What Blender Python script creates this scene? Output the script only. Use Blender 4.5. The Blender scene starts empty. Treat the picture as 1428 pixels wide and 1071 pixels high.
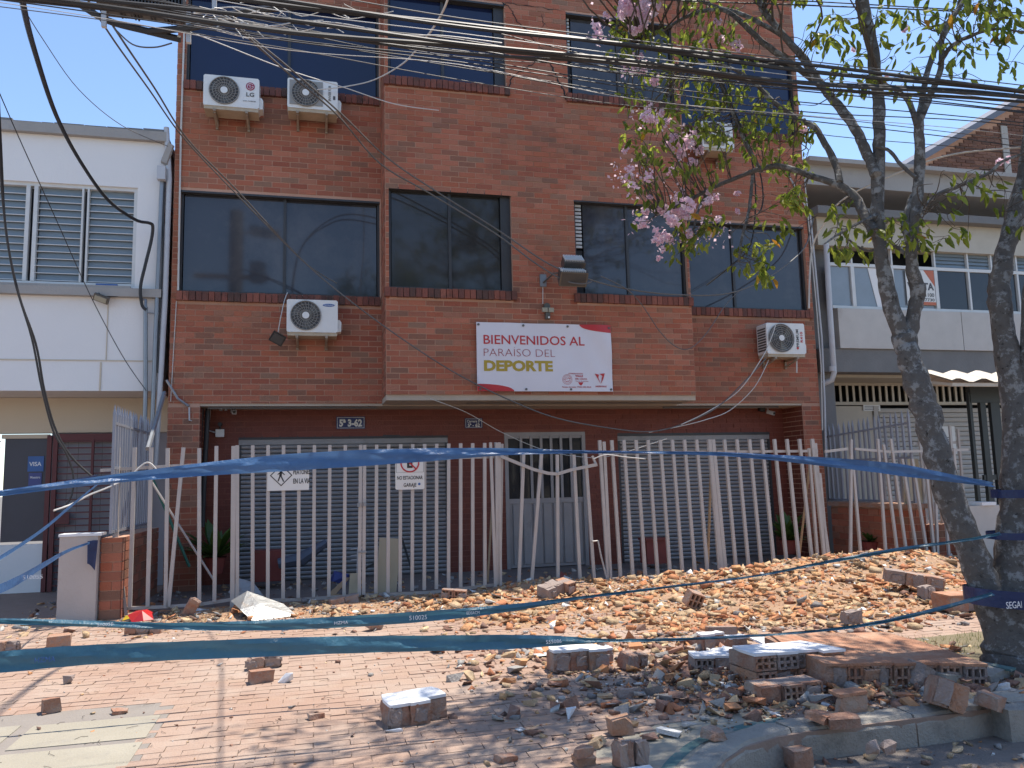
import bpy, bmesh, math, random
import numpy as np
from mathutils import Vector, Matrix
random.seed(7); rng = np.random.default_rng(7)
S = bpy.context.scene; COL = S.collection; R_ = math.radians

# ---------------------------------------------------------------- camera
FPX, YAW, PITCH, ROLL, CH = 1104.0, R_(14.05), R_(6.81), R_(-1.395), 1.45
_cy, _sy, _cp, _sp = math.cos(YAW), math.sin(YAW), math.cos(PITCH), math.sin(PITCH)
cf = Vector((_sy*_cp, _cy*_cp, _sp)); _r = Vector((_cy, -_sy, 0)); _u = _r.cross(cf)
cr = _r*math.cos(ROLL) + _u*math.sin(ROLL); cu = -_r*math.sin(ROLL) + _u*math.cos(ROLL)
CP = Vector((0, 0, CH))
cam = bpy.data.cameras.new('camera'); co = bpy.data.objects.new('camera', cam); COL.objects.link(co)
cam.sensor_width = 36; cam.lens = FPX/1428*36; cam.clip_start = .05; cam.clip_end = 600
m3 = Matrix((cr, cu, -cf)).transposed(); co.matrix_world = Matrix.Translation(CP) @ m3.to_4x4()
S.camera = co
def ray(x, y): return cf + cr*((x-714)/FPX) - cu*((y-535.5)/FPX)
def onY(x, y, Y): d = ray(x, y); return CP + d*(Y/d.y)
def onZ(x, y, z=0.): d = ray(x, y); return CP + d*((z-CH)/d.z)
def onX(x, y, X): d = ray(x, y); return CP + d*(X/d.x)
def px(p): d = Vector(p)-CP; k = d.dot(cf); return (714+FPX*d.dot(cr)/k, 535.5-FPX*d.dot(cu)/k, k)

# ---------------------------------------------------------------- light
SUN_EL, SUN_DIR = R_(72), Vector((.87, .5, 0)).normalized()
sdir = Vector((SUN_DIR.x*math.cos(SUN_EL), SUN_DIR.y*math.cos(SUN_EL), math.sin(SUN_EL)))
w = bpy.data.worlds.new('World'); S.world = w; w.use_nodes = True
nt = w.node_tree; bg = nt.nodes['Background']; sky = nt.nodes.new('ShaderNodeTexSky')
sky.sky_type = 'NISHITA'; sky.sun_disc = False; sky.sun_elevation = SUN_EL
sky.sun_rotation = math.atan2(SUN_DIR.x, SUN_DIR.y); sky.altitude = 1000; sky.air_density = 1.0; sky.dust_density = .35; sky.ozone_density = 2.2
nt.links.new(sky.outputs[0], bg.inputs[0]); bg.inputs[1].default_value = .15
sl = bpy.data.lights.new('sun', 'SUN'); so = bpy.data.objects.new('sun', sl); COL.objects.link(so)
sl.energy = 4.2; sl.angle = R_(.5); sl.color = (1, .94, .85); sl.color = (1, .925, .82); so.rotation_euler = (-sdir).to_track_quat('-Z', 'Y').to_euler(); so.location = (0, 0, 30)
vs = S.view_settings; vs.view_transform = 'Standard'; vs.look = 'None'; vs.gamma = 1; vs.use_curve_mapping = False; vs.exposure = .85
S.cycles.max_bounces = 6; S.cycles.diffuse_bounces = 3; S.cycles.transparent_max_bounces = 6
S.cycles.use_denoising = True

# ---------------------------------------------------------------- materials
def mat(name, c, rough=.8, c2=None, scale=3., amt=.5, bump=0., bscale=40., metal=0., rnd=None, dirt_or_sheen=None, spec=None, detail=6, coords='pos', mix3=None):
    """procedural: base colour c blended with c2 by noise; rnd = list of colours picked per brick/object; dirt = (colour, scale, lo, hi), on some glass a painted reflection"""
    m = bpy.data.materials.new(name); m.use_nodes = True; n = m.node_tree.nodes; l = m.node_tree.links
    b = n['Principled BSDF']; b.inputs['Roughness'].default_value = rough; b.inputs['Metallic'].default_value = metal
    if spec is not None: b.inputs['Specular IOR Level'].default_value = spec
    geo = n.new('ShaderNodeNewGeometry'); pos = geo.outputs['Position']
    if coords == 'obj': tc = n.new('ShaderNodeTexCoord'); pos = tc.outputs['Object']
    def noise(sc, det=detail, ro=.6):
        t = n.new('ShaderNodeTexNoise'); t.inputs['Scale'].default_value = sc; t.inputs['Detail'].default_value = det; t.inputs['Roughness'].default_value = ro
        l.new(pos, t.inputs['Vector']); return t.outputs['Fac']
    def mix(a, bb, f):
        x = n.new('ShaderNodeMix'); x.data_type = 'RGBA'
        for i, v in ((6, a), (7, bb)):
            if isinstance(v, tuple): x.inputs[i].default_value = (*v, 1)
            else: l.new(v, x.inputs[i])
        if isinstance(f, float): x.inputs[0].default_value = f
        else: l.new(f, x.inputs[0])
        return x.outputs[2]
    def ramp(f, lo, hi):
        x = n.new('ShaderNodeMapRange'); x.inputs[1].default_value = lo; x.inputs[2].default_value = hi; l.new(f, x.inputs[0]); return x.outputs[0]
    col = c
    if rnd:
        oi = n.new('ShaderNodeObjectInfo'); a = n.new('ShaderNodeMath'); a.operation = 'ADD'
        l.new(oi.outputs['Random'], a.inputs[0]); l.new(geo.outputs['Random Per Island'], a.inputs[1])
        fr = n.new('ShaderNodeMath'); fr.operation = 'FRACT'; l.new(a.outputs[0], fr.inputs[0])
        cr_ = n.new('ShaderNodeValToRGB'); e = cr_.color_ramp; e.interpolation = 'LINEAR'
        while len(e.elements) < len(rnd): e.elements.new(.5)
        for i, q in enumerate(rnd): e.elements[i].position = i/(len(rnd)-1); e.elements[i].color = (*q, 1)
        l.new(fr.outputs[0], cr_.inputs[0]); col = cr_.outputs[0]
    if c2: col = mix(col, c2, (lambda f: (lambda mm: mm)(ramp(f, .5-.5*amt, .5+.5/max(amt, .05)*.5)))(noise(scale)))
    if dirt_or_sheen:
        for (dc, ds, lo, hi) in (dirt_or_sheen if isinstance(dirt_or_sheen, list) else [dirt_or_sheen]): col = mix(col, dc, ramp(noise(ds, 8, .7), lo, hi))
    if isinstance(col, tuple): b.inputs['Base Color'].default_value = (*col, 1)
    else: l.new(col, b.inputs['Base Color'])
    if bump:
        bp = n.new('ShaderNodeBump'); bp.inputs['Strength'].default_value = bump; bp.inputs['Distance'].default_value = .02
        l.new(noise(bscale), bp.inputs['Height']); l.new(bp.outputs[0], b.inputs['Normal'])
    return m
M = {}
BR = [(.36, .115, .065), (.42, .14, .08), (.26, .145, .095), (.44, .16, .095), (.30, .09, .053), (.39, .12, .062), (.22, .11, .072), (.37, .115, .065)]
M['brick'] = mat('facade brick', (.3, .1, .07), .9, rnd=BR, bump=.35, bscale=60, dirt_or_sheen=[((.37, .125, .06), .45, .5, .8), ((.36, .17, .11), 1.6, .62, .95), ((.11, .06, .045), 1.3, .56, .9)])
M['mortar'] = mat('mortar', (.60, .38, .28), .95, (.36, .18, .11), .8, .7, .3, 80)
M['paintbrick'] = mat('painted brick', (.15, .035, .02), .6, rnd=[(.16, .037, .022), (.185, .045, .026), (.15, .034, .02), (.17, .04, .025)], bump=.3, bscale=50, dirt_or_sheen=((.10, .04, .03), 1.6, .55, .95))
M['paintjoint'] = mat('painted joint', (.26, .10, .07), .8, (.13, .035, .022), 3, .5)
M['sill'] = mat('sill brick', (.24, .08, .05), .9, rnd=[(.25, .08, .05), (.17, .06, .045), (.09, .05, .04), (.21, .07, .05), (.28, .10, .065)], bump=.4, bscale=50, dirt_or_sheen=((.035, .03, .025), 6, .5, .8))
M['soffit'] = mat('soffit paint', (.50, .42, .33), .85, (.36, .29, .22), 2, .5, .1)
M['roofslab'] = mat('roof slab', (.3, .28, .26), .9, (.2, .19, .18), 2, .5)
M['alu'] = mat('dark aluminium', (.045, .045, .048), .5, (.065, .065, .065), 5, .5, metal=.3)
M['glass'] = mat('tinted glass', (.022, .024, .028), .06, (.034, .036, .04), .9, .6, spec=.45, dirt_or_sheen=((.055, .055, .058), 2.2, .55, .95))
M['glassreflect'] = mat('painted reflection glass', (.030, .032, .040), .05, (.050, .052, .062), .6, .7, spec=.42, dirt_or_sheen=((.105, .10, .10), 1.1, .45, .85))  # pale grey patches painted into the pane colour in place of stronger reflections
M['glassreflect'].node_tree.nodes['Principled BSDF'].inputs['Specular IOR Level'].default_value = .6
M['glasssky'] = mat('navy tinted glass', (.008, .014, .045), .04, (.012, .02, .06), .8, .6, spec=.55)  # upper panes: blue sky reflection painted into the base colour
M['glassdark'] = mat('smoked glass', (.030, .030, .030), .07, (.045, .043, .04), 1.1, .6, spec=.5, dirt_or_sheen=((.07, .065, .06), 2.5, .55, .95))  # grey patches paint reflections into the smoked pane colour
M['blind'] = mat('blind slats', (.5, .5, .48), .6)
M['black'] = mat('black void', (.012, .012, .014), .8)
M['shutter'] = mat('steel shutter', (.31, .295, .29), .5, (.24, .23, .225), 2, .5, .15, 30, metal=.35, dirt_or_sheen=((.08, .075, .07), 3, .55, .9))
M['doormetal'] = mat('grey door metal', (.33, .31, .31), .5, (.25, .235, .23), 3, .5, .1, metal=.2, dirt_or_sheen=((.17, .15, .14), 4, .6, .9))
M['picket'] = mat('fence paint', (.48, .44, .41), .5, (.39, .35, .32), 4, .5, .1, 80, metal=.15, dirt_or_sheen=((.25, .16, .11), 14, .62, .85))
M['spike'] = mat('grey fence paint', (.30, .31, .35), .5, (.23, .24, .27), 6, .5, .1, metal=.2)
M['white'] = mat('white casing', (.74, .74, .72), .45, (.62, .62, .58), 5, .4, .05, dirt_or_sheen=((.45, .38, .28), 9, .62, .95))
M['casing2'] = mat('stained casing', (.50, .43, .32), .6, (.34, .26, .17), 12, .6, .1)
M['greyplastic'] = mat('grey grille', (.30, .29, .27), .5, (.24, .23, .21), 8, .5)
M['darkgrille'] = mat('dark grille', (.055, .052, .05), .5)
M['bracket'] = mat('rusty bracket', (.35, .3, .24), .6, (.22, .14, .09), 20, .6, .2)
M['wallwhite'] = mat('whitewash', (.80, .78, .75), .85, (.72, .70, .68), .9, .5, .15, 30, dirt_or_sheen=((.42, .40, .38), 1.1, .68, 1.))
M['wallcream'] = mat('cream wall', (.60, .52, .40), .85, (.54, .45, .34), .7, .5, .1)
M['concrete'] = mat('concrete', (.40, .38, .35), .9, (.29, .27, .25), 1.6, .6, .4, 30, dirt_or_sheen=((.17, .16, .15), 1.3, .58, .9))
M['concretedark'] = mat('grey render', (.21, .205, .195), .9, (.14, .135, .13), 2.5, .6, .3, 30)
M['concpanel'] = mat('exposed aggregate', (.60, .56, .51), .95, (.47, .44, .40), 3, .6, .6, 120, dirt_or_sheen=((.24, .21, .19), 1.3, .6, .95))
M['slab'] = mat('paving concrete', (.35, .315, .245), .9, (.27, .245, .195), 2, .6, .4, 60, dirt_or_sheen=[((.22, .20, .18), 3, .52, .8), ((.39, .36, .29), 1.1, .5, .8)])
M['kerb'] = mat('kerb concrete', (.38, .35, .30), .95, (.25, .23, .20), 4, .6, .7, 60, dirt_or_sheen=((.13, .12, .11), 5, .52, .8))
M['paver'] = mat('clay paver', (.4, .24, .18), .9, rnd=[(.345, .228, .168), (.325, .21, .155), (.365, .245, .182), (.34, .222, .165), (.355, .238, .17)], bump=.5, bscale=60, dirt_or_sheen=[((.40, .32, .26), 1.0, .42, .75), ((.27, .19, .15), 5, .55, .85), ((.44, .38, .31), 2.7, .6, .9)])
M['paverbed'] = mat('paving sand', (.25, .18, .14), .95, (.34, .25, .20), 6, .5, .4, 60)
M['road'] = mat('road', (.16, .135, .12), .95, (.23, .19, .16), 5, .6, .6, 60, dirt_or_sheen=((.09, .08, .07), 1.4, .5, .8))
M['ground'] = mat('ground', (.17, .15, .13), .95, (.12, .11, .10), .3, .5)
M['yard'] = mat('yard cement', (.20, .16, .14), .95, (.13, .105, .09), 3, .6, .5, 40)
M['dust'] = mat('brick dust', (.44, .27, .15), .98, (.33, .21, .15), 8, .6, 1., 70, dirt_or_sheen=[((.24, .165, .12), 13, .5, .75), ((.52, .36, .23), 3, .5, .8)])
M['soil'] = mat('soil', (.16, .13, .08), .98, (.24, .20, .12), 12, .6, .8, 60)
M['teal'] = mat('teal kerb paint', (.05, .14, .14), .85, (.12, .18, .17), 12, .6, .2, dirt_or_sheen=((.28, .26, .22), 9, .52, .66))
M['chunkbrick'] = mat('rubble brick', (.4, .18, .1), .95, rnd=[(.40, .19, .11), (.42, .23, .14), (.34, .17, .115), (.38, .20, .125), (.30, .16, .11)], bump=1., bscale=40, dirt_or_sheen=[((.36, .29, .24), 6, .44, .66), ((.17, .11, .085), 4, .55, .8)])
M['chunkmortar'] = mat('rubble mortar', (.34, .28, .25), .95, (.25, .18, .15), 8, .6, .9, 40, dirt_or_sheen=((.42, .38, .35), 10, .6, .8))
M['plaster'] = mat('white plaster', (.78, .78, .78), .8, (.66, .66, .66), 6, .5, .2, 40)
M['brickface'] = mat('brick slab face', (.46, .22, .125), .9, (.36, .18, .11), 3, .7, .9, 35, dirt_or_sheen=[((.48, .33, .23), 4, .48, .72), ((.27, .17, .12), 7, .55, .75)])
M['pinktile'] = M['brickface']
M['bark'] = mat('bark', (.085, .075, .068), .95, (.15, .135, .12), 14, .6, 1., 22, dirt_or_sheen=[((.26, .255, .245), 11, .52, .59), ((.018, .016, .014), 17, .58, .68), ((.17, .165, .155), 30, .6, .68)])
M['twig'] = mat('twig bark', (.075, .058, .045), .95, (.12, .10, .08), 20, .5, .4, 60)
M['cable'] = mat('black cable', (.022, .022, .024), .55, (.04, .04, .042), 3, .5)
M['cablegrey'] = mat('grey cable', (.10, .095, .09), .6, (.16, .15, .14), 3, .5)
M['wirewhite'] = mat('white wire', (.62, .60, .56), .5, (.5, .48, .44), 3, .5)
M['steel'] = mat('galvanised steel', (.30, .32, .34), .4, (.22, .23, .25), 6, .5, .1, metal=.5)
M['pvc'] = mat('pvc pipe', (.52, .53, .55), .5, (.42, .42, .43), 4, .5)
M['maroon'] = mat('maroon paint', (.12, .018, .02), .5, (.09, .02, .02), 5, .5)
M['darkpanel'] = mat('dark panel', (.055, .052, .07), .4, (.035, .034, .045), 2, .5)
M['greywall'] = mat('grey shutter wall', (.30, .29, .31), .7, (.22, .215, .23), 1.5, .5)
M['louvre'] = mat('frosted louvre glass', (.22, .27, .30), .3, (.16, .20, .23), 2, .5, spec=.4)
M['framewhite'] = mat('white frame', (.66, .66, .64), .5, (.55, .54, .5), 5, .5)
M['cream'] = mat('cream metal', (.50, .45, .36), .6, (.40, .35, .27), 4, .5)
M['creamdoor'] = mat('cream shutter', (.46, .43, .38), .6, (.37, .34, .30), 3, .5, dirt_or_sheen=((.25, .22, .19), 2, .6, .9))
M['clearglass'] = mat('old window glass', (.26, .29, .31), .12, (.13, .15, .16), 1.1, .6, spec=.8)
M['darkgreen'] = mat('dark green iron', (.018, .024, .024), .5, (.03, .035, .035), 5, .5)
M['tinroof'] = mat('tin roof', (.42, .39, .34), .6, (.30, .25, .19), 4, .5, metal=.2)
M['roofsheet'] = mat('grey roof sheet', (.14, .15, .18), .6, (.10, .10, .12), 2, .5)
M['metal'] = mat('aluminium scrap', (.40, .41, .41), .4, (.24, .24, .235), 7, .7, .4, 12, metal=.6, dirt_or_sheen=((.30, .24, .19), 9, .52, .75))
M['board'] = mat('beige board', (.52, .44, .30), .7, (.42, .34, .22), 3, .5, .1, 30)
M['wood'] = mat('raw wood', (.42, .29, .17), .8, (.30, .19, .11), 8, .6, .3)
M['pot'] = mat('terracotta pot', (.24, .05, .04), .7, (.16, .04, .03), 4, .5)
M['redplastic'] = mat('red plastic', (.5, .02, .02), .3, (.4, .02, .02), 4, .5)
M['yellowplastic'] = mat('yellow plastic', (.55, .38, .03), .35, (.45, .3, .03), 4, .5)
M['greenpole'] = mat('green pole', (.02, .16, .13), .4, (.02, .12, .10), 4, .5)
M['blueplastic'] = mat('blue plastic', (.05, .07, .25), .4, (.04, .05, .18), 4, .5)
M['navy'] = mat('navy enamel', (.012, .016, .09), .3, (.02, .025, .12), 8, .4)
M['signwhite'] = mat('sign white', (.72, .71, .67), .5, (.62, .60, .55), 3, .5, dirt_or_sheen=((.4, .35, .28), 7, .66, .95))
M['banner'] = mat('banner vinyl', (.70, .68, .72), .5, (.64, .62, .66), 2, .5, .15, 5)
M['bred'] = mat('banner red print', (.50, .03, .035), .5, (.45, .03, .035), 3, .5)
M['bmaroon'] = mat('banner maroon print', (.33, .03, .05), .5, (.30, .03, .05), 3, .5)
M['bgold'] = mat('banner gold print', (.42, .30, .035), .5, (.38, .27, .03), 3, .5)
M['ink'] = mat('black ink', (.02, .02, .02), .5, (.03, .03, .03), 3, .5)
M['lgred'] = mat('crimson logo', (.30, .015, .06), .4, (.27, .015, .06), 3, .5)
M['darkgrey'] = mat('dark grey print', (.07, .065, .07), .5, (.1, .1, .1), 3, .5)
M['orange'] = mat('orange print', (.5, .13, .06), .5, (.45, .12, .05), 3, .5)
M['stickerblue'] = mat('sticker blue', (.03, .12, .35), .4, (.03, .08, .25), 3, .5)
M['printwhite'] = mat('white print', (.75, .76, .78), .5, (.7, .7, .72), 3, .5)
M['lamphead'] = mat('lamp casting', (.10, .095, .085), .4, (.16, .155, .14), 6, .5, metal=.5)
M['finsilver'] = mat('lamp fins', (.78, .77, .74), .5, (.6, .59, .57), 6, .5, metal=.1)
M['lampglass'] = mat('lamp glass', (.35, .33, .25), .2, (.25, .23, .18), 6, .5)
def leafmat(name, c, c2, tr=.5):
    m = bpy.data.materials.new(name); m.use_nodes = True; n = m.node_tree.nodes; l = m.node_tree.links; b = n['Principled BSDF']
    g = n.new('ShaderNodeNewGeometry'); oi = n.new('ShaderNodeObjectInfo'); a = n.new('ShaderNodeMath'); a.operation = 'ADD'; f = n.new('ShaderNodeMath'); f.operation = 'FRACT'
    l.new(g.outputs['Random Per Island'], a.inputs[0]); l.new(oi.outputs['Random'], a.inputs[1]); l.new(a.outputs[0], f.inputs[0])
    r = n.new('ShaderNodeValToRGB'); r.color_ramp.elements[0].color = (*c, 1); r.color_ramp.elements[1].color = (*c2, 1); l.new(f.outputs[0], r.inputs[0])
    l.new(r.outputs[0], b.inputs['Base Color']); b.inputs['Roughness'].default_value = .45
    t = n.new('ShaderNodeBsdfTranslucent'); l.new(r.outputs[0], t.inputs[0]); x = n.new('ShaderNodeMixShader'); x.inputs[0].default_value = tr
    l.new(b.outputs[0], x.inputs[1]); l.new(t.outputs[0], x.inputs[2]); l.new(x.outputs[0], n['Material Output'].inputs[0]); return m
M['leaf'] = leafmat('leaf', (.10, .15, .022), (.36, .40, .06), .62)
M['leafy'] = leafmat('yellow leaf', (.45, .30, .03), (.5, .22, .03), .5)
M['petal'] = leafmat('pink petal', (.84, .58, .68), (.90, .76, .82), .55)
M['plant'] = leafmat('plant leaf', (.05, .10, .02), (.10, .16, .03), .3)
M['grass'] = leafmat('dry grass', (.12, .15, .04), (.30, .26, .11), .3)
def tapemat(name, c, c2):
    m = mat(name, c, .3, c2, 2.2, .9, .5, 22); b = m.node_tree.nodes['Principled BSDF']; n = m.node_tree.nodes; l = m.node_tree.links
    t = n.new('ShaderNodeBsdfTranslucent'); l.new(b.inputs['Base Color'].links[0].from_socket, t.inputs[0])
    x = n.new('ShaderNodeMixShader'); x.inputs[0].default_value = .35; l.new(b.outputs[0], x.inputs[1]); l.new(t.outputs[0], x.inputs[2]); l.new(x.outputs[0], n['Material Output'].inputs[0]); return m
M['tape'] = tapemat('blue tape', (.035, .10, .25), (.10, .21, .40)); M['tapeteal'] = tapemat('teal tape', (.025, .10, .18), (.08, .21, .28)); M['tapedark'] = tapemat('dark blue tape', (.02, .03, .09), (.03, .05, .14))
def colmat(name):
    m = mat(name, (.4, .3, .2), .95, bump=.8, bscale=70); n = m.node_tree.nodes; l = m.node_tree.links; a = n.new('ShaderNodeAttribute'); a.attribute_name = 'Col'
    nz = n.new('ShaderNodeTexNoise'); nz.inputs['Scale'].default_value = 45; g = n.new('ShaderNodeNewGeometry'); l.new(g.outputs['Position'], nz.inputs['Vector'])
    x = n.new('ShaderNodeMix'); x.data_type = 'RGBA'; x.blend_type = 'MULTIPLY'; x.inputs[0].default_value = .5; l.new(a.outputs['Color'], x.inputs[6]); l.new(nz.outputs['Color'], x.inputs[7]); 
    gm = n.new('ShaderNodeMapRange'); gm.inputs[3].default_value = .6; gm.inputs[4].default_value = 1.5; l.new(nz.outputs['Fac'], gm.inputs[0])
    vm = n.new('ShaderNodeVectorMath'); vm.operation = 'SCALE'; l.new(a.outputs['Color'], vm.inputs[0]); l.new(gm.outputs[0], vm.inputs['Scale'])
    l.new(vm.outputs[0], n['Principled BSDF'].inputs['Base Color']); return m
M['frag'] = colmat('rubble fragments')

# ---------------------------------------------------------------- builders
ROOT = {}
def tag(o, label=None, cat=None, group=None, kind=None):
    if label: o['label'] = label
    if cat: o['category'] = cat
    if group: o['group'] = group
    if kind: o['kind'] = kind
    return o
def thing(name, label, cat, loc=(0, 0, 0), group=None):
    o = bpy.data.objects.new(name, None); COL.objects.link(o); o.location = loc; ROOT[o] = Vector(loc); o.empty_display_size = .2
    return tag(o, label, cat, group)
def mesh(name, V, F, m, smooth=False):
    me = bpy.data.meshes.new(name); me.from_pydata([tuple(v) for v in V], [], F); me.materials.append(m)
    if smooth: me.polygons.foreach_set('use_smooth', [True]*len(me.polygons))
    me.update(); return me
def link(name, me, parent=None, loc=(0, 0, 0), rot=None, scale=None):
    o = bpy.data.objects.new(name, me); COL.objects.link(o); o.location = loc
    if rot is not None: o.rotation_euler = rot
    if scale is not None: o.scale = scale
    if parent is not None: o.parent = parent; ROOT[o] = ROOT[parent]
    return o
BOXF = [(0, 3, 2, 1), (4, 5, 6, 7), (0, 1, 5, 4), (1, 2, 6, 5), (2, 3, 7, 6), (3, 0, 4, 7)]
class MB:
    def __init__(s): s.v = []; s.f = []
    def add(s, V, F):
        k = len(s.v); s.v += [Vector(a) for a in V]; s.f += [tuple(i+k for i in q) for q in F]; return s
    def box(s, x0, y0, z0, x1, y1, z1):
        x0, x1 = min(x0, x1), max(x0, x1); y0, y1 = min(y0, y1), max(y0, y1); z0, z1 = min(z0, z1), max(z0, z1)
        return s.add([(x0, y0, z0), (x1, y0, z0), (x1, y1, z0), (x0, y1, z0), (x0, y0, z1), (x1, y0, z1), (x1, y1, z1), (x0, y1, z1)], BOXF)
    def obox(s, c, size, rot=(0, 0, 0), jit=0):
        from mathutils import Euler
        R = Euler(rot).to_matrix(); V = []
        for (a, b, d) in ((-1, -1, -1), (1, -1, -1), (1, 1, -1), (-1, 1, -1), (-1, -1, 1), (1, -1, 1), (1, 1, 1), (-1, 1, 1)):
            p = Vector((a*size[0]/2, b*size[1]/2, d*size[2]/2))
            if jit: p += Vector([random.uniform(-jit, jit) for _ in range(3)])
            V.append(R @ p + Vector(c))
        return s.add(V, BOXF)
    def bar(s, a, b, w, d=None, up=(0, 1, 0)):
        a = Vector(a); b = Vector(b); d = d or w; t = (b-a).normalized(); u = Vector(up); sd = t.cross(u)
        if sd.length < 1e-3: sd = t.cross(Vector((1, 0, 0)))
        sd.normalize(); n = sd.cross(t); V = []
        for q in (a, b):
            for (i, j) in ((-1, -1), (1, -1), (1, 1), (-1, 1)): V.append(q + sd*i*w/2 + n*j*d/2)
        return s.add(V, [(0, 1, 2, 3), (7, 6, 5, 4), (0, 4, 5, 1), (1, 5, 6, 2), (2, 6, 7, 3), (3, 7, 4, 0)])
    def tube(s, P, r, n=6, cap=True):
        P = [Vector(p) for p in P]; m = len(P); rr = r if isinstance(r, (list, tuple)) else [r]*m; V = []; prev = None
        for i, p in enumerate(P):
            t = (P[min(i+1, m-1)] - P[max(i-1, 0)]); t = t.normalized() if t.length > 1e-9 else Vector((0, 0, 1))
            if prev is None: u = t.cross(Vector((0, 0, 1)) if abs(t.z) < .9 else Vector((1, 0, 0))).normalized()
            else: u = (prev - t*prev.dot(t)); u = u.normalized() if u.length > 1e-6 else t.orthogonal().normalized()
            prev = u; w_ = t.cross(u)
            for k in range(n): a = 2*math.pi*k/n; V.append(p + (u*math.cos(a) + w_*math.sin(a))*rr[i])
        F = [(i*n+k, i*n+(k+1) % n, (i+1)*n+(k+1) % n, (i+1)*n+k) for i in range(m-1) for k in range(n)]
        if cap: F += [tuple(range(n))[::-1], tuple((m-1)*n+k for k in range(n))]
        return s.add(V, F)
    def extr(s, poly, y0, y1, axis='y', c=(0, 0, 0)):
        """poly of (a,b) -> (x,z) extruded along y (or (x,y) along z, (y,z) along x)"""
        f = {'y': lambda a, b, t: (a, t, b), 'z': lambda a, b, t: (a, b, t), 'x': lambda a, b, t: (t, a, b)}[axis]
        n = len(poly); V = [Vector(f(a, b, t)) + Vector(c) for t in (y0, y1) for a, b in poly]
        F = [tuple(range(n)), tuple(range(2*n-1, n-1, -1))] + [(i, i+n, (i+1) % n + n, (i+1) % n) for i in range(n)]
        return s.add(V, F)
    def build(s, name, m, parent=None, smooth=False, loc=None):
        off = Vector((0, 0, 0))
        if parent is not None: off = ROOT[parent]
        elif loc is not None: off = Vector(loc)
        else:
            xs = [v.x for v in s.v]; ys = [v.y for v in s.v]; zs = [v.z for v in s.v]; off = Vector(((min(xs)+max(xs))/2, (min(ys)+max(ys))/2, min(zs)))
        me = mesh(name, [v-off for v in s.v], s.f, m, smooth)
        bm = bmesh.new(); bm.from_mesh(me); bmesh.ops.recalc_face_normals(bm, faces=bm.faces); bm.to_mesh(me); bm.free()
        if smooth: me.set_sharp_from_angle(angle=R_(50))
        o = link(name, me, parent, (0, 0, 0) if parent is not None else off)
        if parent is None: ROOT[o] = off
        return o
def disc(cx, cz, r, n=24): return [(cx+r*math.cos(2*math.pi*k/n), cz+r*math.sin(2*math.pi*k/n)) for k in range(n)]
def crom(P, k=5):
    P = [Vector(p) for p in P]
    if len(P) < 3: return [P[0].lerp(P[-1], i/k) for i in range(k+1)]
    out = []
    for i in range(len(P)-1):
        a = P[max(i-1, 0)]; b = P[i]; c = P[i+1]; d = P[min(i+2, len(P)-1)]
        for j in range(k):
            t = j/k; out.append(.5*((2*b) + (c-a)*t + (2*a-5*b+4*c-d)*t*t + (3*b-a-3*c+d)*t**3))
    return out + [P[-1]]
def copy_tree(o, parent=None):
    c = o.copy(); COL.objects.link(c); c.parent = parent
    for ch in [q for q in ALLCH.get(o, [])]: copy_tree(ch, c)
    return c
ALLCH = {}
def text(parent, s, x, y, z, h, m, w=None, bold=0., name='lettering', rotz=0., vert=False, mirror=False, org=None, bend=None):
    """lettering lying in the plane Y=y, facing -Y; (x,z) lower left corner, cap height h, fitted to width w"""
    cu_ = bpy.data.curves.new('t', 'FONT'); cu_.body = s; cu_.size = 1; cu_.offset = bold; cu_.resolution_u = 3; cu_.extrude = .004
    ob = bpy.data.objects.new('t', cu_); me = bpy.data.meshes.new_from_object(ob); bpy.data.objects.remove(ob)
    n = len(me.vertices)
    if n == 0: return None
    a = np.empty(n*3); me.vertices.foreach_get('co', a); a = a.reshape(-1, 3)
    x0, x1 = a[:, 0].min(), a[:, 0].max(); k = h/.72; kx = k if w is None else w/(x1-x0)
    X = (a[:, 0]-x0)*kx; Z = a[:, 1]*k; D = -a[:, 2]*.25
    if mirror: X = X.max()-X
    if vert: X, Z = -Z, X
    off = ROOT[parent]; b = np.stack([x+X-off.x, y+D-off.y, z+Z-off.z], 1)
    if bend: b = bend(b)
    me.vertices.foreach_set('co', b.ravel()); me.materials.clear(); me.materials.append(m); me.update()
    return link(name, me, parent)
# ================================================================ SETTING
GZ = -.16
def sheet(name, pts, z, m, kind='structure', parent=None):
    o = MB().add([(x, y, z) for x, y in pts], [tuple(range(len(pts)))]).build(name, m, parent)
    if parent is None: tag(o, kind=kind)
    return o
b = MB(); b.box(-250, -250, -1.2, 250, 250, -.20); g = b.build('ground', M['ground']); tag(g, kind='structure')
KERB = [(16, 4.24), (5.0, 4.22), (4.22, 4.18), (3.8, 4.14), (3.27, 4.13), (2.72, 4.12), (2.5, 4.09), (2.25, 4.0), (2.06, 3.86), (1.88, 3.66), (1.74, 3.4), (1.66, 3.0), (1.62, 2.4)]
# road: right of the kerb return and in front of it
rb = MB(); rb.box(-30, -9, -.195, 30, 4.6, GZ); ro = rb.build('road', M['road']); tag(ro, kind='structure')
# walk slab underneath everything (left of the kerb return it runs to the camera side)
edge = [(x, y) for x, y in KERB]
poly = [(16, 14.5), (-14, 14.5), (-14, 2.4)] + [(x-.01, y+.01) for x, y in edge[::-1]]
wb = MB(); wb.extr([(x, y) for x, y in poly], -.19, -.0055, 'z'); wo = wb.build('sidewalk', M['paverbed'], loc=(0, 0, 0)); tag(wo, kind='structure')
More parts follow.
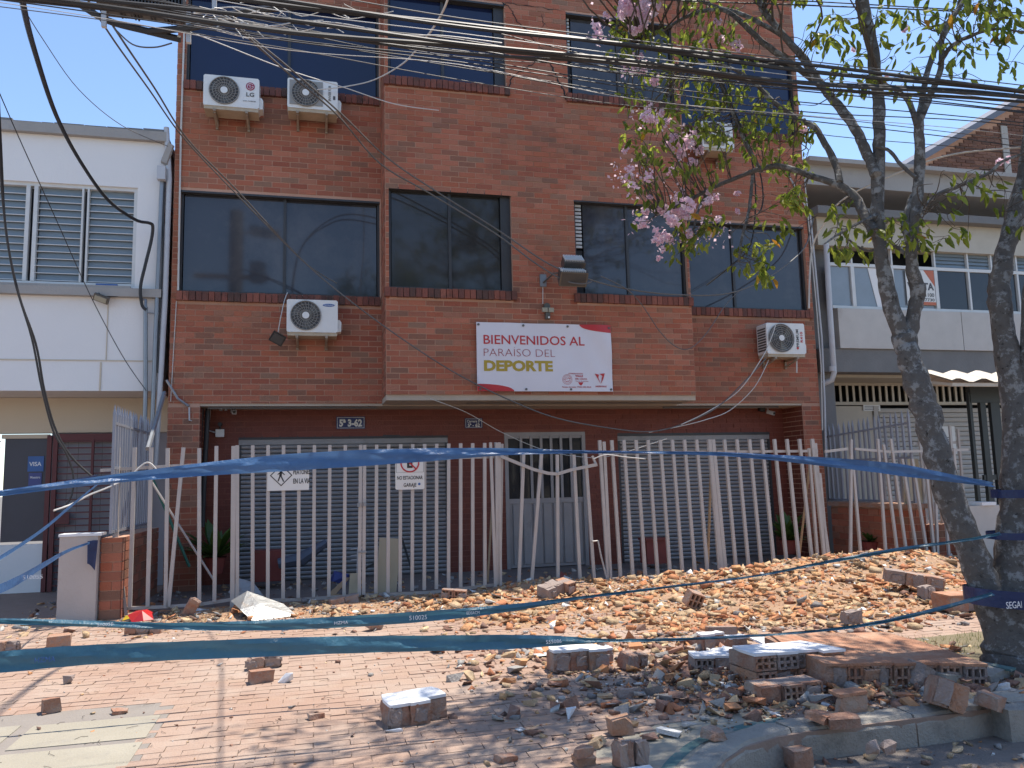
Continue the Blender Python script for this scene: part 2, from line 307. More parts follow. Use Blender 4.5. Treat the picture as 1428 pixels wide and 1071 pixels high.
# kerb stones, one by one along the line
def kerbstones():
    root = thing('kerb', None, None, (3.4, 4.2, GZ)); tag(root, kind='structure')
    P = crom([(x, y, 0) for x, y in KERB], 4); L = [0]
    for i in range(1, len(P)): L.append(L[-1] + (P[i]-P[i-1]).length)
    tot = L[-1]
    def at(s):
        s = max(0, min(tot-1e-4, s)); i = max(k for k in range(len(L)-1) if L[k] <= s); t = (s-L[i])/max(L[i+1]-L[i], 1e-6); p = P[i].lerp(P[i+1], t); d = (P[i+1]-P[i]).normalized(); return p, d
    s = 0
    while s < tot:
        s1 = min(tot, s + .82); b = MB(); n = 9; V = []
        prof = [(0, GZ-.03), (.005, -.035), (.035, 0.016), (.17, .02), (.175, GZ-.03)]
        rr = random.Random(int(s*100))
        for i in range(n):
            q, d = at(s+.006 + (s1-s-.012)*i/(n-1)); nrm = Vector((d.y, -d.x, 0))   # away from road
            nrm = Vector((-d.y, d.x, 0)) * -1
            for (a, z) in prof:
                j = rr.uniform(-.008, .008) if z > -.1 else 0
                V.append(q + nrm*(a+j) + Vector((0, 0, z + (rr.uniform(-.008, .004) if z > -.1 else 0))))
        m_ = len(prof); F = [(i*m_+k, (i+1)*m_+k, (i+1)*m_+k+1, i*m_+k+1) for i in range(n-1) for k in range(m_-1)] + [tuple(range(m_))[::-1], tuple((n-1)*m_+k for k in range(m_))]
        b.add(V, F); b.build('kerb_stone', M['kerb'], root, smooth=False); s = s1
    # teal painted line on top
    V = []; ks = [i for i in range(len(P)) if P[i].x < 2.75]
    for i in ks:
        p, d = P[i], (P[min(i+1, len(P)-1)]-P[max(i-1, 0)]).normalized(); nrm = Vector((-d.y, d.x, 0))*-1
        V += [p + nrm*.21 + Vector((0, 0, .0005)), p + nrm*.275 + Vector((0, 0, .0005))]
    F = [(2*i, 2*i+1, 2*i+3, 2*i+2) for i in range(len(ks)-1)]
    # cement apron behind the kerb return carries the line
    AV = []
    for i in ks:
        p, d = P[i], (P[min(i+1, len(P)-1)]-P[max(i-1, 0)]).normalized(); nrm = Vector((-d.y, d.x, 0))*-1
        AV += [p + nrm*.178 + Vector((0, 0, -.001)), p + nrm*(.62 + .05*math.sin(i*1.7)) + Vector((0, 0, -.001))]
    MB().add(AV, F).build('apron', M['slab'], root)
    MB().add(V, F).build('painted_line', M['teal'], root)
kerbstones()

# clay pavers: rows along X; concrete slabs lower left
SLABS = []
sx1, sy1 = -.93, 5.74
for (x0, y0, x1, y1) in [(-1.70, 5.19, -.93, 5.70), (-1.70, 4.64, -.93, 5.15), (-1.70, 4.09, -.93, 4.60), (-2.6, 5.19, -1.74, 5.74), (-2.6, 4.64, -1.74, 5.15), (-3.5, 5.19, -2.64, 5.74), (-1.70, 3.54, -.93, 4.05)]: SLABS.append((x0, y0, x1, y1))
sd_ = thing('paving_slabs', None, None, (-1.7, 5, 0)); tag(sd_, kind='structure')
for (x0, y0, x1, y1) in SLABS:
    b = MB(); b.box(x0+.02, y0+.02, -.011, x1-.02, y1-.02, .004); b.build('slab', M['slab'], sd_)
b = MB(); b.box(-3.6, 3.4, -.0115, -.905, 6.02, -.001); b.build('cement_border', M['concretedark'] if False else mat('grey cement joint', (.27, .24, .21), .95, (.20, .175, .155), 4, .6, .4, 40), sd_)
def inpoly(x, y):
    # inside walkway, behind kerb apron
    if y < 2.6: return False
    for i in range(len(KERB)-1):
        pass
    if x > 2.3: return y > 4.75
    if x > 1.5:
        ys = [(kx, ky) for kx, ky in KERB if kx <= 2.75]
        dmin = min(math.hypot(x-kx, y-ky) for kx, ky in ys); return dmin > .55 and (x < 1.5 or y > 4.35 or x < 1.62-.45)
    return x < 1.12 or y > 3.2
pav = []
yy = 3.3; row = 0
while yy < 10.6:
    off = (row % 2)*.1 + .0; x = -5.2+off
    while x < 9.4:
        cx, cy = x+.1, yy+.05
        if inpoly(cx, cy) and not (-3.6 < cx < -.90 and cy < 6.03) and not (4.2 < cx < 5.9 and 4.6 < cy < 6.0) and not (cy > 9.95):
            u, v, k = px((cx, cy, 0))
            if -60 < u < 1490 and v < 1110: pav.append((cx, cy, k))
        x += .2
    yy += .1; row += 1
pav.sort(key=lambda q: q[2])
pr = thing('brick_paving', None, None, (0, 5, 0)); tag(pr, kind='structure')
pm = []
for k in range(4):
    b = MB(); b.obox((0, 0, 0), (.1955, .0945, .03)); V = b.v
    for i in (4, 5, 6, 7): V[i] += Vector((random.uniform(-.003, .003), random.uniform(-.003, .003), random.uniform(-.002, .002)))
    pm.append(mesh('paver', V, b.f, M['paver']))
for (cx, cy, k) in pav[:300]: link('paver', pm[random.randrange(4)], pr, (cx, cy-5, -.0135 + random.uniform(-.002, .0025)), (random.gauss(0, .006), random.gauss(0, .006), random.gauss(0, .008)))
V = []; F = []
for (cx, cy, k) in pav[300:]:
    q = len(V); z = random.uniform(-.002, .0025)+.0015; a = .0977; c = .0472; t = [random.uniform(-.0015, .0015) for _ in range(4)]; jx = random.gauss(0, .0015); jy = random.gauss(0, .0015)
    V += [(cx-a+jx, cy-5-c+jy, -.012), (cx+a+jx, cy-5-c+jy, -.012), (cx+a+jx, cy-5+c+jy, -.012), (cx-a+jx, cy-5+c+jy, -.012), (cx-a+jx, cy-5-c+jy, z+t[0]), (cx+a+jx, cy-5-c+jy, z+t[1]), (cx+a+jx, cy-5+c+jy, z+t[2]), (cx-a+jx, cy-5+c+jy, z+t[3])]
    F += [tuple(i+q for i in f) for f in BOXF[1:]]
o = link('paver_field', mesh('paver_field', V, F, M['paver']), pr); o['kind'] = 'stuff'
# yard floor behind the fence
b = MB(); b.box(-2.1, 10.02, -.01, 8.55, 12.75, .006); tag(b.build('yard_floor', M['yard']), kind='structure')
# tree pit
b = MB(); b.extr([(4.05, 4.75), (6.3, 4.75), (6.5, 6.05), (4.3, 5.9), (4.0, 5.3)], -.01, .012, 'z'); tag(b.build('tree_pit_soil', M['soil'], loc=(0, 0, 0)), kind='structure')

# ================================================================ BRICK BUILDING
YM, YB, YG, HR = 12.0, 11.3, 12.6, 10.3
XL, XR, BX0, BX1 = -2.02, 8.50, .98, 5.80
bb = thing('brick_building', 'three-storey red brick building with dark windows, a projecting bay and two garage shutters', 'building', (3.2, 12.6, 0))
def cells(rects, x0, x1, z0, z1):
    xs = sorted({x0, x1} | {min(max(v, x0), x1) for r in rects for v in (r[0], r[1])}); zs = sorted({z0, z1} | {min(max(v, z0), z1) for r in rects for v in (r[2], r[3])})
    for i in range(len(xs)-1):
        for j in range(len(zs)-1):
            cx, cz = (xs[i]+xs[i+1])/2, (zs[j]+zs[j+1])/2
            if xs[i+1]-xs[i] > 1e-4 and zs[j+1]-zs[j] > 1e-4 and not any(r[0] < cx < r[1] and r[2] < cz < r[3] for r in rects): yield xs[i], xs[i+1], zs[j], zs[j+1]
PB, LB, JB = .083, .26, .0125
BRK = []      # (center, size, matkey)
def bricks(axis, plane, a0, a1, z0, z1, holes, key='brick', sgn=-1, phase=0):
    """axis 'x': wall in XZ facing -Y at Y=plane; axis 'y': wall in YZ facing -X (sgn -1) / +X at X=plane"""
    n0 = math.floor(z0/PB); r = n0
    while r*PB < z1-.01:
        zz0 = max(r*PB, z0)+JB/2; zz1 = min((r+1)*PB, z1)-JB/2
        if zz1-zz0 < .02: r += 1; continue
        x = math.floor(a0/LB)*LB - (LB/2 if (r+phase) % 2 else 0)
        while x < a1:
            s0, s1 = max(x, a0)+JB/2, min(x+LB, a1)-JB/2
            segs = [(s0, s1)]
            for (h0, h1, k0, k1) in holes:
                if k0 < (zz0+zz1)/2 < k1:
                    ns = []
                    for (p, q) in segs:
                        if q <= h0 or p >= h1: ns.append((p, q))
                        else:
                            if p < h0: ns.append((p, h0-.002))
                            if q > h1: ns.append((h1+.002, q))
                    segs = ns
            for (p, q) in segs:
                if q-p > .02:
                    pr_ = .006 + random.uniform(-.002, .003)
                    if axis == 'x': BRK.append((((p+q)/2, plane-pr_/2+.001, (zz0+zz1)/2), (q-p, pr_+.002, zz1-zz0), key))
                    else: BRK.append(((plane+sgn*(pr_/2-.001), (p+q)/2, (zz0+zz1)/2), (pr_+.002, q-p, zz1-zz0), key))
            x += LB
        r += 1
WIN = {'L1': (-1.93, .955, 4.25, 5.77), 'L2': (-1.90, .955, 7.46, 8.90), 'R1': (5.98, 8.42, 4.25, 5.77), 'R2': (5.98, 8.44, 7.46, 8.88),
       'B1': (1.03, 2.88, 4.24, 5.76), 'B2': (3.89, 5.76, 4.24, 5.74), 'C1': (1.03, 2.85, 7.47, 8.85), 'C2': (3.86, 5.72, 7.47, 8.85)}
SH = .145
hM = [WIN[k] for k in ('L1', 'L2', 'R1', 'R2')]; hB = [WIN[k] for k in ('B1', 'B2', 'C1', 'C2')]
# backing wall (mortar) with real openings
b = MB()
for (x0, x1) in ((XL, BX0), (BX1, XR)):
    for c in cells([h for h in hM if h[0] >= x0-.2 and h[1] <= x1+.2], x0, x1, 2.62, HR): b.box(c[0], YM, c[2], c[1], YM+.25, c[3])
for c in cells(hB, BX0, BX1, 2.68, HR): b.box(c[0], YB, c[2], c[1], YB+.25, c[3])
b.box(BX0, YB+.25, 2.68, BX0+.05, YM+.25, HR); b.box(BX1-.05, YB+.25, 2.68, BX1, YM+.25, HR)
b.box(XL, YM, 0, -1.6, YG+.2, 2.62); b.box(8.15, YM, 0, XR, YG+.2, 2.62)
b.box(XL, YM+.25, 2.62, XL+.2, 20, HR); b.box(XR-.2, YM+.25, 2.62, XR, 20, HR)
b.box(XL, YG+.2, 0, XL+.2, 20, 2.62); b.box(XR-.2, YG+.2, 0, XR, 20, 2.62); b.box(XL+.2, 19.8, 0, XR-.2, 20, HR)
b.build('wall', M['mortar'], bb)
DO = [(-1.12, 2.07, 0, 2.18), (3.0, 4.39, 0, 2.20), (4.97, 7.86, 0, 2.17)]
b = MB()
for c in cells(DO, -1.6, 8.15, 0, 2.6): b.box(c[0], YG, c[2], c[1], YG+.2, c[3])
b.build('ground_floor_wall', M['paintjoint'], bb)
b = MB(); b.box(XL+.01, YM+.01, 2.585, XR-.01, YG+.21, 2.619); b.box(BX0, YB+.02, 2.60, BX1, YM+.01, 2.679); b.build('soffit', M['soffit'], bb)
b = MB(); b.box(XL-.03, YM-.03, HR, XR+.03, 20.05, HR+.12); b.box(BX0-.03, YB-.03, HR, BX1+.03, YM-.03, HR+.12); b.build('roof', M['roofslab'], bb)
# interior floors/back so nothing shows through
b = MB()
for z in (2.62, 5.95, 9.3): b.box(XL+.21, YM+.6, z, XR-.21, 19.7, z+.1)
b.build('floor_slab', M['concretedark'], bb)
bricks('x', YM, XL, BX0, 2.62, HR, [(h[0], h[1], h[2]-SH, h[3]) for h in hM]); bricks('x', YM, BX1, XR, 2.62, HR, [(h[0], h[1], h[2]-SH, h[3]) for h in hM])
bricks('x', YB, BX0, BX1, 2.68, HR, [(h[0], h[1], h[2]-SH, h[3]) for h in hB])
bricks('y', BX0, YB, YM, 2.68, HR, [], sgn=-1, phase=1); bricks('y', BX1, YB, YM, 2.68, HR, [], sgn=1, phase=1)
bricks('x', YM, XL, -1.6, 0, 2.6, []); bricks('x', YM, 8.15, XR, 0, 2.6, [])
bricks('y', XL, YM, 14.5, 0, HR, [], sgn=-1)
bricks('y', XR, YM, 14.5, 0, HR, [], sgn=1)
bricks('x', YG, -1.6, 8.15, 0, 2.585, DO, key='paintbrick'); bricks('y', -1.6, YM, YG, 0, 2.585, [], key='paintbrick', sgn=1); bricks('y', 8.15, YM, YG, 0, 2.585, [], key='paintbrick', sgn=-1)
# upright sill bricks
def sill(plane, x0, x1, ztop):
    n = round((x1-x0)/.088)
    for i in range(n):
        a = x0+(x1-x0)*i/n; c = x0+(x1-x0)*(i+1)/n; o_ = random.uniform(-.006, .006)
        BRK.append((((a+c)/2, plane-.025+o_, ztop-SH/2+random.uniform(-.004, .004)), (c-a-.009, .075, SH-.012), 'sill'))
for k in ('L1', 'L2', 'R1', 'R2'): h = WIN[k]; sill(YM, h[0]-.02, h[1]+(.0 if 'L' in k else .05), h[2])
sill(YB, BX0-.02, 2.93, 4.24); sill(YB, 3.84, BX1+.02, 4.24); sill(YB, BX0-.02, 2.90, 7.47); sill(YB, 3.82, BX1+.02, 7.47)
def shown(c):
    u, v, k = px(c); return -5 < u < 1433 and -5 < v < 1076 and c[0] > -2.1
vis = sorted([q for q in BRK if shown(q[0]) and max(q[1][0], q[1][1]) > .12 or q[2] == 'sill' and shown(q[0])], key=lambda q: -(q[1][0]*q[1][2])/px(q[0])[2]**2 * (0.3 if q[0][0] > BX1 + .01 or q[2] == 'paintbrick' else 1))
first = set(id(q) for q in vis[:300])
unit = {}
for k in ('brick', 'paintbrick', 'sill'):
    bm_ = MB(); bm_.box(-.5, -.5, -.5, .5, .5, .5); unit[k] = mesh('brick', bm_.v, bm_.f, M[k])
for q in vis[:300]: link('brick', unit[q[2]], bb, Vector(q[0])-ROOT[bb], (random.gauss(0, .002), random.gauss(0, .004), 0), q[1])
for key in ('brick', 'paintbrick', 'sill'):
    V = []; F = []
    for q in BRK:
        if q[2] != key or id(q) in first: continue
        n = len(V); c = q[0]; s_ = q[1]
        for (a, bq, d) in ((-1, -1, -1), (1, -1, -1), (1, 1, -1), (-1, 1, -1), (-1, -1, 1), (1, -1, 1), (1, 1, 1), (-1, 1, 1)): V.append((c[0]+a*s_[0]/2-3.2, c[1]+bq*s_[1]/2-12.6, c[2]+d*s_[2]/2))
        F += [tuple(i+n for i in f) for f in BOXF]
    o = link({'brick': 'brickwork', 'paintbrick': 'painted_brickwork', 'sill': 'sill_brickwork'}[key], mesh('brickwork', V, F, M[key]), bb); o['kind'] = 'stuff'
# windows
GL = {'L1': 'glassreflect', 'R1': 'glassreflect', 'B2': 'glassreflect', 'B1': 'glassdark', 'L2': 'glasssky', 'C1': 'glasssky', 'C2': 'glassreflect', 'R2': 'glasssky'}
def window(k, plane, mulls, jamb=.0, lead=0, gap=None):
    x0, x1, z0, z1 = WIN[k]; f = .035; y = plane+.06
    fr = MB(); fr.box(x0, y, z0, x0+f, y+.09, z1); fr.box(x1-f-jamb, y, z0, x1, y+.09, z1); fr.box(x0+f, y, z0, x1-f-jamb, y+.09, z0+f); fr.box(x0+f, y, z1-f, x1-f-jamb, y+.09, z1)
    wo_ = fr.build('window', M['alu'], bb); 
    # reveal
    edges = [x0+f+lead] + mulls + [x1-f-jamb]
    for i in range(len(edges)-1):
        a, c = edges[i], edges[i+1]
        MB().box(a+.012, y+.035 + .012*(i % 2), z0+f+.003, c-.012, y+.043+.012*(i % 2), z1-f-.003).build('pane', M[GL[k]], wo_)
        if i: MB().box(a-.022, y+.006, z0+f, a+.022, y+.078, z1-f).build('mullion', M['alu'], wo_)
    if lead:
        MB().box(x0+f, y+.04, z0+f, x0+f+lead-.01, y+.05, z1-f-.75).build('opening', M['black'], wo_)
        for j in range(12): MB().box(x0+f+.005, y+.03, z1-f-.06*j-.05, x0+f+lead-.012, y+.045, z1-f-.06*j-.012).build('blind_slat', M['blind'], wo_)
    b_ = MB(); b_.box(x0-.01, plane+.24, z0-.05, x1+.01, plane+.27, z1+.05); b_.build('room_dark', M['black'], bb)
window('L1', YM, [-.46]); window('L2', YM, [-.42]); window('R1', YM, [7.03]); window('R2', YM, [7.2])
window('B1', YB, [1.94], jamb=.12); window('B2', YB, [4.78], lead=.12); window('C1', YB, [1.87], jamb=.13); window('C2', YB, [4.75], lead=.06)
# dark lintel line over windows and gap between bay and wall
for k, p in (('L1', YM), ('L2', YM), ('R1', YM), ('R2', YM), ('B1', YB), ('B2', YB), ('C1', YB), ('C2', YB)):
    h = WIN[k]; MB().box(h[0], p-.004, h[3]-.03, h[1], p+.055, h[3]-.001).build('lintel', M['alu'], bb)
# cracks in the upper bay
def crack(pts, wd):
    P = []; 
    for i in range(len(pts)-1):
        a = onY(*pts[i], YB-.0125); c = onY(*pts[i+1], YB-.0125); n = 5
        for j in range(n): P.append(a.lerp(c, j/n) + Vector((random.uniform(-.02, .02), 0, random.uniform(-.02, .02))))
    P.append(onY(*pts[-1], YB-.0125)); V = []
    for i, p in enumerate(P):
        t = (P[min(i+1, len(P)-1)]-P[max(i-1, 0)]).normalized(); s_ = Vector((-t.z, 0, t.x)); ww = wd*random.uniform(.3, 1.2)*(1 if 0 < i < len(P)-1 else .2)
        V += [p+s_*ww, p-s_*ww]
    return V, [(2*i, 2*i+1, 2*i+3, 2*i+2) for i in range(len(P)-1)]
b = MB()
for pts, wd in (([(700, 3), (712, 12), (722, 30), (735, 42), (745, 56)], .011), ([(702, 5), (735, 7), (785, 16)], .006), ([(757, 20), (758, 36), (750, 55)], .005), ([(708, 130), (712, 112), (728, 98), (745, 88), (748, 72)], .008), ([(758, 75), (770, 95), (776, 108), (785, 125), (790, 140)], .012), ([(738, 45), (752, 66), (770, 74)], .006)): b.add(*crack(pts, wd))
b.build('crack', M['black'], bb)
# pale patched render between bays
# conduit and soffit details
cs = MB(); cs.tube([(-1.5, YM+.05, 2.56), (.9, YM+.06, 2.565)], .012); cs.tube([(2.2, YB+.3, 2.585), (5.7, YB+.3, 2.585)], .009); cs.tube([(5.6, YM+.1, 2.56), (7.75, YM+.1, 2.57)], .018); cs.build('conduit', M['cablegrey'], bb)
# white conduit along the left corner
MB().tube([onY(259, -20, YM-.03), onY(252, 200, YM-.03), onY(248.5, 405, YM-.03)], .014).build('conduit', M['wirewhite'], bb)
MB().tube([onY(246, 420, YM-.02), onY(238, 560, YM-.02)], .006).build('conduit', M['wirewhite'], bb)
MB().tube([onY(1100, 245, YM-.03), onY(1130, 300, YM-.03), onY(1146, 470, YM-.04), onY(1150, 560, YM-.04), onY(1152, 640, YM-.05)], .016).build('conduit', M['pvc'], bb)
MB().tube([onY(1122, 250, YM-.03), onY(1138, 420, YM-.03), onY(1145, 510, YM-.04), onY(1147, 600, YM-.05)], .010).build('conduit', M['wirewhite'], bb)
# downpipes by the left pier
for (x0, x1) in ((277, 272), (286, 282)): MB().tube([onY(x0+4, 570, 12.25), onY(x0, 640, 12.25), onY(x1, 735, 12.25)], .035, 8).build('downpipe', M['cable'], bb, smooth=True)
MB().tube([onY(232, 530, YM-.08), onY(248, 556, YM-.06), onY(262, 566, YM-.02), onY(268, 566, 12.1)], .018, 6).build('conduit', M['steel'], bb)
MB().tube([onY(264, 568, YM-.03), onY(264, 586, YM-.03), onY(277, 590, 12.1)], .012, 6).build('conduit', M['pvc'], bb)
MB().tube([onY(293, 572, YG-.04), onY(290, 600, YG-.04), onY(300, 603, YG-.04)], .014, 6).build('conduit', M['pvc'], bb)
# vertical joint crack and streaks on ground wall
# garage shutters
def shutter(name, x0, x1, z0, z1, y, label, cat='garage shutter'):
    t = thing(name, label, cat, ((x0+x1)/2, y, 0)) if label else None
    par = t or bb; n = int((z1-.13-z0)/.064); ph = (z1-.13-z0)/n
    prof = [(y+.03, 0), (y+.004, .004), (y-.008, ph*.3), (y-.010, ph*.62), (y-.002, ph*.9), (y+.012, ph-.003), (y+.03, ph-.003)]
    mb = MB(); mb.extr([(a-y, c) for a, c in prof], x0+.04-(x0+x1)/2, x1-.04-(x0+x1)/2, 'x'); me = mesh('slat', mb.v, mb.f, M['shutter'])
    for i in range(n): link('slat', me, par, Vector(((x0+x1)/2, y, z0+i*ph)) - ROOT[par] + Vector((0, random.uniform(-.003, .003), 0)), (random.gauss(0, .03), 0, random.gauss(0, .0006)))
    MB().box(x0, y-.03, z0, x0+.04, y+.05, z1-.13).build('guide_rail', M['alu'], par); MB().box(x1-.04, y-.03, z0, x1, y+.05, z1-.13).build('guide_rail', M['alu'], par)
    MB().box(x0, y-.02, z1-.13, x1, y+.05, z1-.05).build('roller_cover', M['shutter'], par)
    MB().box(x0, y-.035, z1-.05, x1, y+.05, z1).build('top_frame', M['alu'], par)
    MB().box(x0, y+.06, z0, x1, y+.1, z1).build('backing', M['black'], par)
shutter('garage_door', -1.12, 2.07, .01, 2.18, YG+.03, None); shutter('garage_door', 4.97, 7.86, .01, 2.17, YG+.03, None)
# entrance door
d = MB(); x0, x1, z1 = 3.0, 4.39, 2.20; y = YG+.01
d.extr([(x0, 0), (x0+.06, 0), (x0+.06, z1-.06), (x1-.06, z1-.06), (x1-.06, 0), (x1, 0), (x1, z1), (x0, z1)], y-.02, y+.06); do = d.build('entrance_door', M['doormetal'], bb)
MB().box(x0+.06, y+.03, 1.12, x1-.06, y+.035, z1-.06).build('pane', M['glass'], do)
for q_ in ((x0+.06, y, 1.04, x1-.06, y+.04, 1.12), (x0+.06, y, .02, x1-.06, y+.04, .06), (x0+.06, y+.02, .06, x1-.06, y+.04, 1.04), (x0+.06, y, z1-.10, x1-.06, y+.03, z1-.06)): MB().box(*q_).build('rail', M['doormetal'], do)
n = 7
for i in range(n):
    a = x0+.11 + (x1-x0-.19)*i/n; c = x0+.11+(x1-x0-.19)*(i+1)/n
    MB().extr([(a+.004, y+.02), (a+.02, y-.004), (c-.02, y-.004), (c-.004, y+.02)], .07, 1.03, 'z').build('panel', M['doormetal'], do)
    if i: MB().box(a-.022, y-.012, 1.12, a+.022, y+.012, z1-.06).build('bar', M['doormetal'], do)
# ================================================================ LEFT WHITE BUILDING
LY, LG = 12.0, 12.9
lb = thing('white_building', 'whitewashed two-storey building with barred louvre window, left of the brick building', 'building', (-5, 12.9, 0))
RX = -2.16
LW = (-5.6, -2.51, 4.29, 5.76)
b = MB()
for c in cells([LW], -9, RX, 2.80, 6.46): b.box(c[0], LY, c[2], c[1], LY+.2, c[3])
b.box(RX-.2, LY+.2, 2.80, RX, 19, 6.46); b.box(-9, LY+.2, 2.80, RX-.2, 19, 2.9)
b.build('upper_wall', M['wallwhite'], lb)
b = MB(); b.box(-9, LG, 2.28, RX-.01, LG+.2, 2.795); b.box(-9, LG+.01, 0, -4.62, LG+.2, 2.28); b.box(RX-.2, LG+.2, 0, RX-.01, 19, 2.79); b.build('lower_wall', M['wallcream'], lb)
b = MB(); b.box(-9.1, LY-.09, 6.46, RX+.03, 19, 6.60)
b.build('roof_coping', M['concrete'], lb)
rr = random.Random(3); b = MB(); x = -9.1
while x < RX: 
    x2 = min(x+rr.uniform(.12, .4), RX+.02); b.box(x, LY-.07, 6.60, x2-.01, LY+.1, 6.60+rr.uniform(.012, .045)); x = x2
b.build('coping_edge', M['concretedark'], lb)
b = MB(); b.box(-9, LY-.10, 4.13, RX+.02, LY-.001, 4.25); b.build('ledge', M['concrete'], lb)
b = MB(); b.box(-9, LY-.012, 3.22, RX-.02, LY-.001, 3.235); b.box(-2.92, LY-.012, 2.8, -2.90, LY-.001, 3.20); b.box(-2.85, LY-.012, 3.24, -2.84, LY-.001, 4.12); b.build('render_joint', M['wallcream'], lb)
x0, x1, z0, z1 = LW
fr = MB(); fr.box(x0, LY+.03, z1-.05, x1, LY+.1, z1).box(x0, LY+.03, z0, x1, LY+.1, z0+.05).box(x1-.05, LY+.03, z0+.05, x1, LY+.1, z1-.05).box(x0, LY+.03, z0+.05, x0+.05, LY+.1, z1-.05)
wf = fr.build('window', M['framewhite'], lb)
for cx, ww in ((-3.93, .05), (-3.83, .05), (-3.23, .025), (-3.16, .025), (-4.6, .05)): MB().box(cx-ww/2, LY+.02, z0+.05, cx+ww/2, LY+.10, z1-.05).build('mullion', M['framewhite'], wf)
MB().box(x0+.05, LY+.16, z0+.05, x1-.05, LY+.18, z1-.05).build('pane_backing', M['darkpanel'], wf)
for (a, c) in ((x0+.06, -4.64), (-4.57, -3.96), (-3.79, -3.255), (-3.14, x1-.06)):
    n = 13
    for i in range(n):
        z = z0+.07+(z1-z0-.13)*i/n; MB().add([(a, LY+.075, z), (c, LY+.075, z), (c, LY+.100, z+.118), (a, LY+.100, z+.118), (a, LY+.080, z-.002), (c, LY+.080, z-.002), (c, LY+.105, z+.116), (a, LY+.105, z+.116)], BOXF).build('louvre', M['louvre'], wf)
        MB().box(a-.03, LY+.045, z-.005, c+.03, LY+.057, z+.005).build('security_bar', M['framewhite'], wf)
MB().box(-4.9, LY-.08, 4.255, -2.55, LY-.02, 4.285).build('sill', M['concrete'], wf)
MB().box(-3.0, LY-.07, 4.286, -2.72, LY-.03, 4.31).build('sill_cloth', M['stickerblue'], wf)
# ground floor: dark door with sticker, maroon grille before grey shutter, low white wall
lg = LG-.02
MB().box(-4.36, LG+.02, .72, -3.80, LG+.06, 2.20).build('dark_window', M['darkpanel'], lb)
MB().box(-4.62, LG, 0, -3.76, LG+.08, .68).build('parapet', M['wallwhite'], lb)
MB().box(-3.76, LG+.05, 0, RX-.02, LG+.10, 2.28).build('rolling_shutter', M['greywall'], lb)
MB().box(-5.2, LG+.05, 0.68, -4.62, LG+.10, 2.28).build('rolling_shutter', M['greywall'], lb)
MB().box(-4.40, LG-.01, 2.20, -3.78, LG+.06, 2.26).build('window_head', M['wallcream'], lb)
gr = thing('window_grille', 'maroon burglar grille of thin bars over the grey shutter of the white building', 'grille', (-3, lg, 0))
for x in (-3.76, -3.68): MB().box(x-.03, lg-.04, 0, x+.03, lg, 2.24).build('post', M['maroon'], gr)
MB().box(-3.2, lg-.035, 0, -3.165, lg, 2.20).build('post', M['maroon'], gr); MB().box(-3.66, lg-.03, 2.16, RX-.2, lg+.0, 2.26).build('top_rail', M['maroon'], gr)
z = .08
while z < 2.15: MB().box(-3.65, lg-.02, z-.009, RX-.2, lg-.004, z+.009).build('bar', M['maroon'], gr); z += .094
for x in (-3.52, -3.38, -3.06, -2.92, -2.78, -2.64, -2.5): MB().box(x-.004, lg-.004, 0, x+.004, lg+.004, 2.16).build('thin_bar', M['cablegrey'], gr)
gr2 = thing('window_grille', 'maroon grille bars left of the dark shop window at the frame edge', 'grille', (-4.6, lg, .68)); z = .75
MB().box(-4.50, lg-.03, .68, -4.46, lg, 2.24).build('post', M['maroon'], gr2)
while z < 2.2: MB().box(-5.1, lg-.02, z-.009, -4.40, lg-.004, z+.009).build('bar', M['maroon'], gr2); z += .094
MB().box(-3.66, lg-.03, .95, -3.46, lg-.02, 1.12).build('plate', M['maroon'], gr)
st = MB().box(-4.05, LG+.008, 1.72, -3.84, LG+.016, 1.94).build('card_sticker', M['stickerblue'], None); tag(st, 'blue card payment sticker on the dark window of the white building', 'sticker')
text(st, 'VISA', -4.03, LG+.006, 1.80, .06, M['printwhite'], .16, .02)
st2 = MB().box(-4.03, LG+.008, 1.50, -3.86, LG+.016, 1.70).build('card_sticker', M['blueplastic'], None); tag(st2, 'indigo sticker just below the blue card sticker on the dark window', 'sticker')
text(st2, 'Maestro', -4.01, LG+.006, 1.62, .035, M['printwhite'], .13, .01)
# conduits between the buildings
pr = thing('pipe_cluster', 'grey conduits and white pipe climbing between white and brick buildings', 'pipes', (-2.2, 11.9, 0))
def pipe(pts, r, m, name='pipe', y=11.93): MB().tube([onY(a, c, y) for a, c in pts], r, 8).build(name, m, pr, smooth=True)
pipe([(232, 178), (236, 250), (230, 420), (222, 560), (216, 650)], .038, M['pvc'], y=11.95); pipe([(226, 250), (224, 300), (218, 440), (212, 600)], .030, M['steel']); pipe([(220, 430), (216, 500), (210, 640)], .018, M['steel'])
pipe([(203, 428), (203, 540), (201, 640)], .030, M['steel']); pipe([(203, 428), (203, 418), (198, 418)], .022, M['steel']); pipe([(205, 436), (222, 438)], .012, M['steel']); pipe([(229, 250), (226, 380), (221, 470), (220, 520)], .012, M['cable'])
p = onY(226, 243, 11.9); MB().box(p.x-.055, 11.82, p.z-.1, p.x+.055, 11.92, p.z+.1).build('junction_box', M['pvc'], pr)
p = onY(234, 215, 11.9); MB().obox((p.x, 11.9, p.z), (.08, .08, .3), (0, .3, 0), .015).build('mortar_lump', M['concrete'], pr)
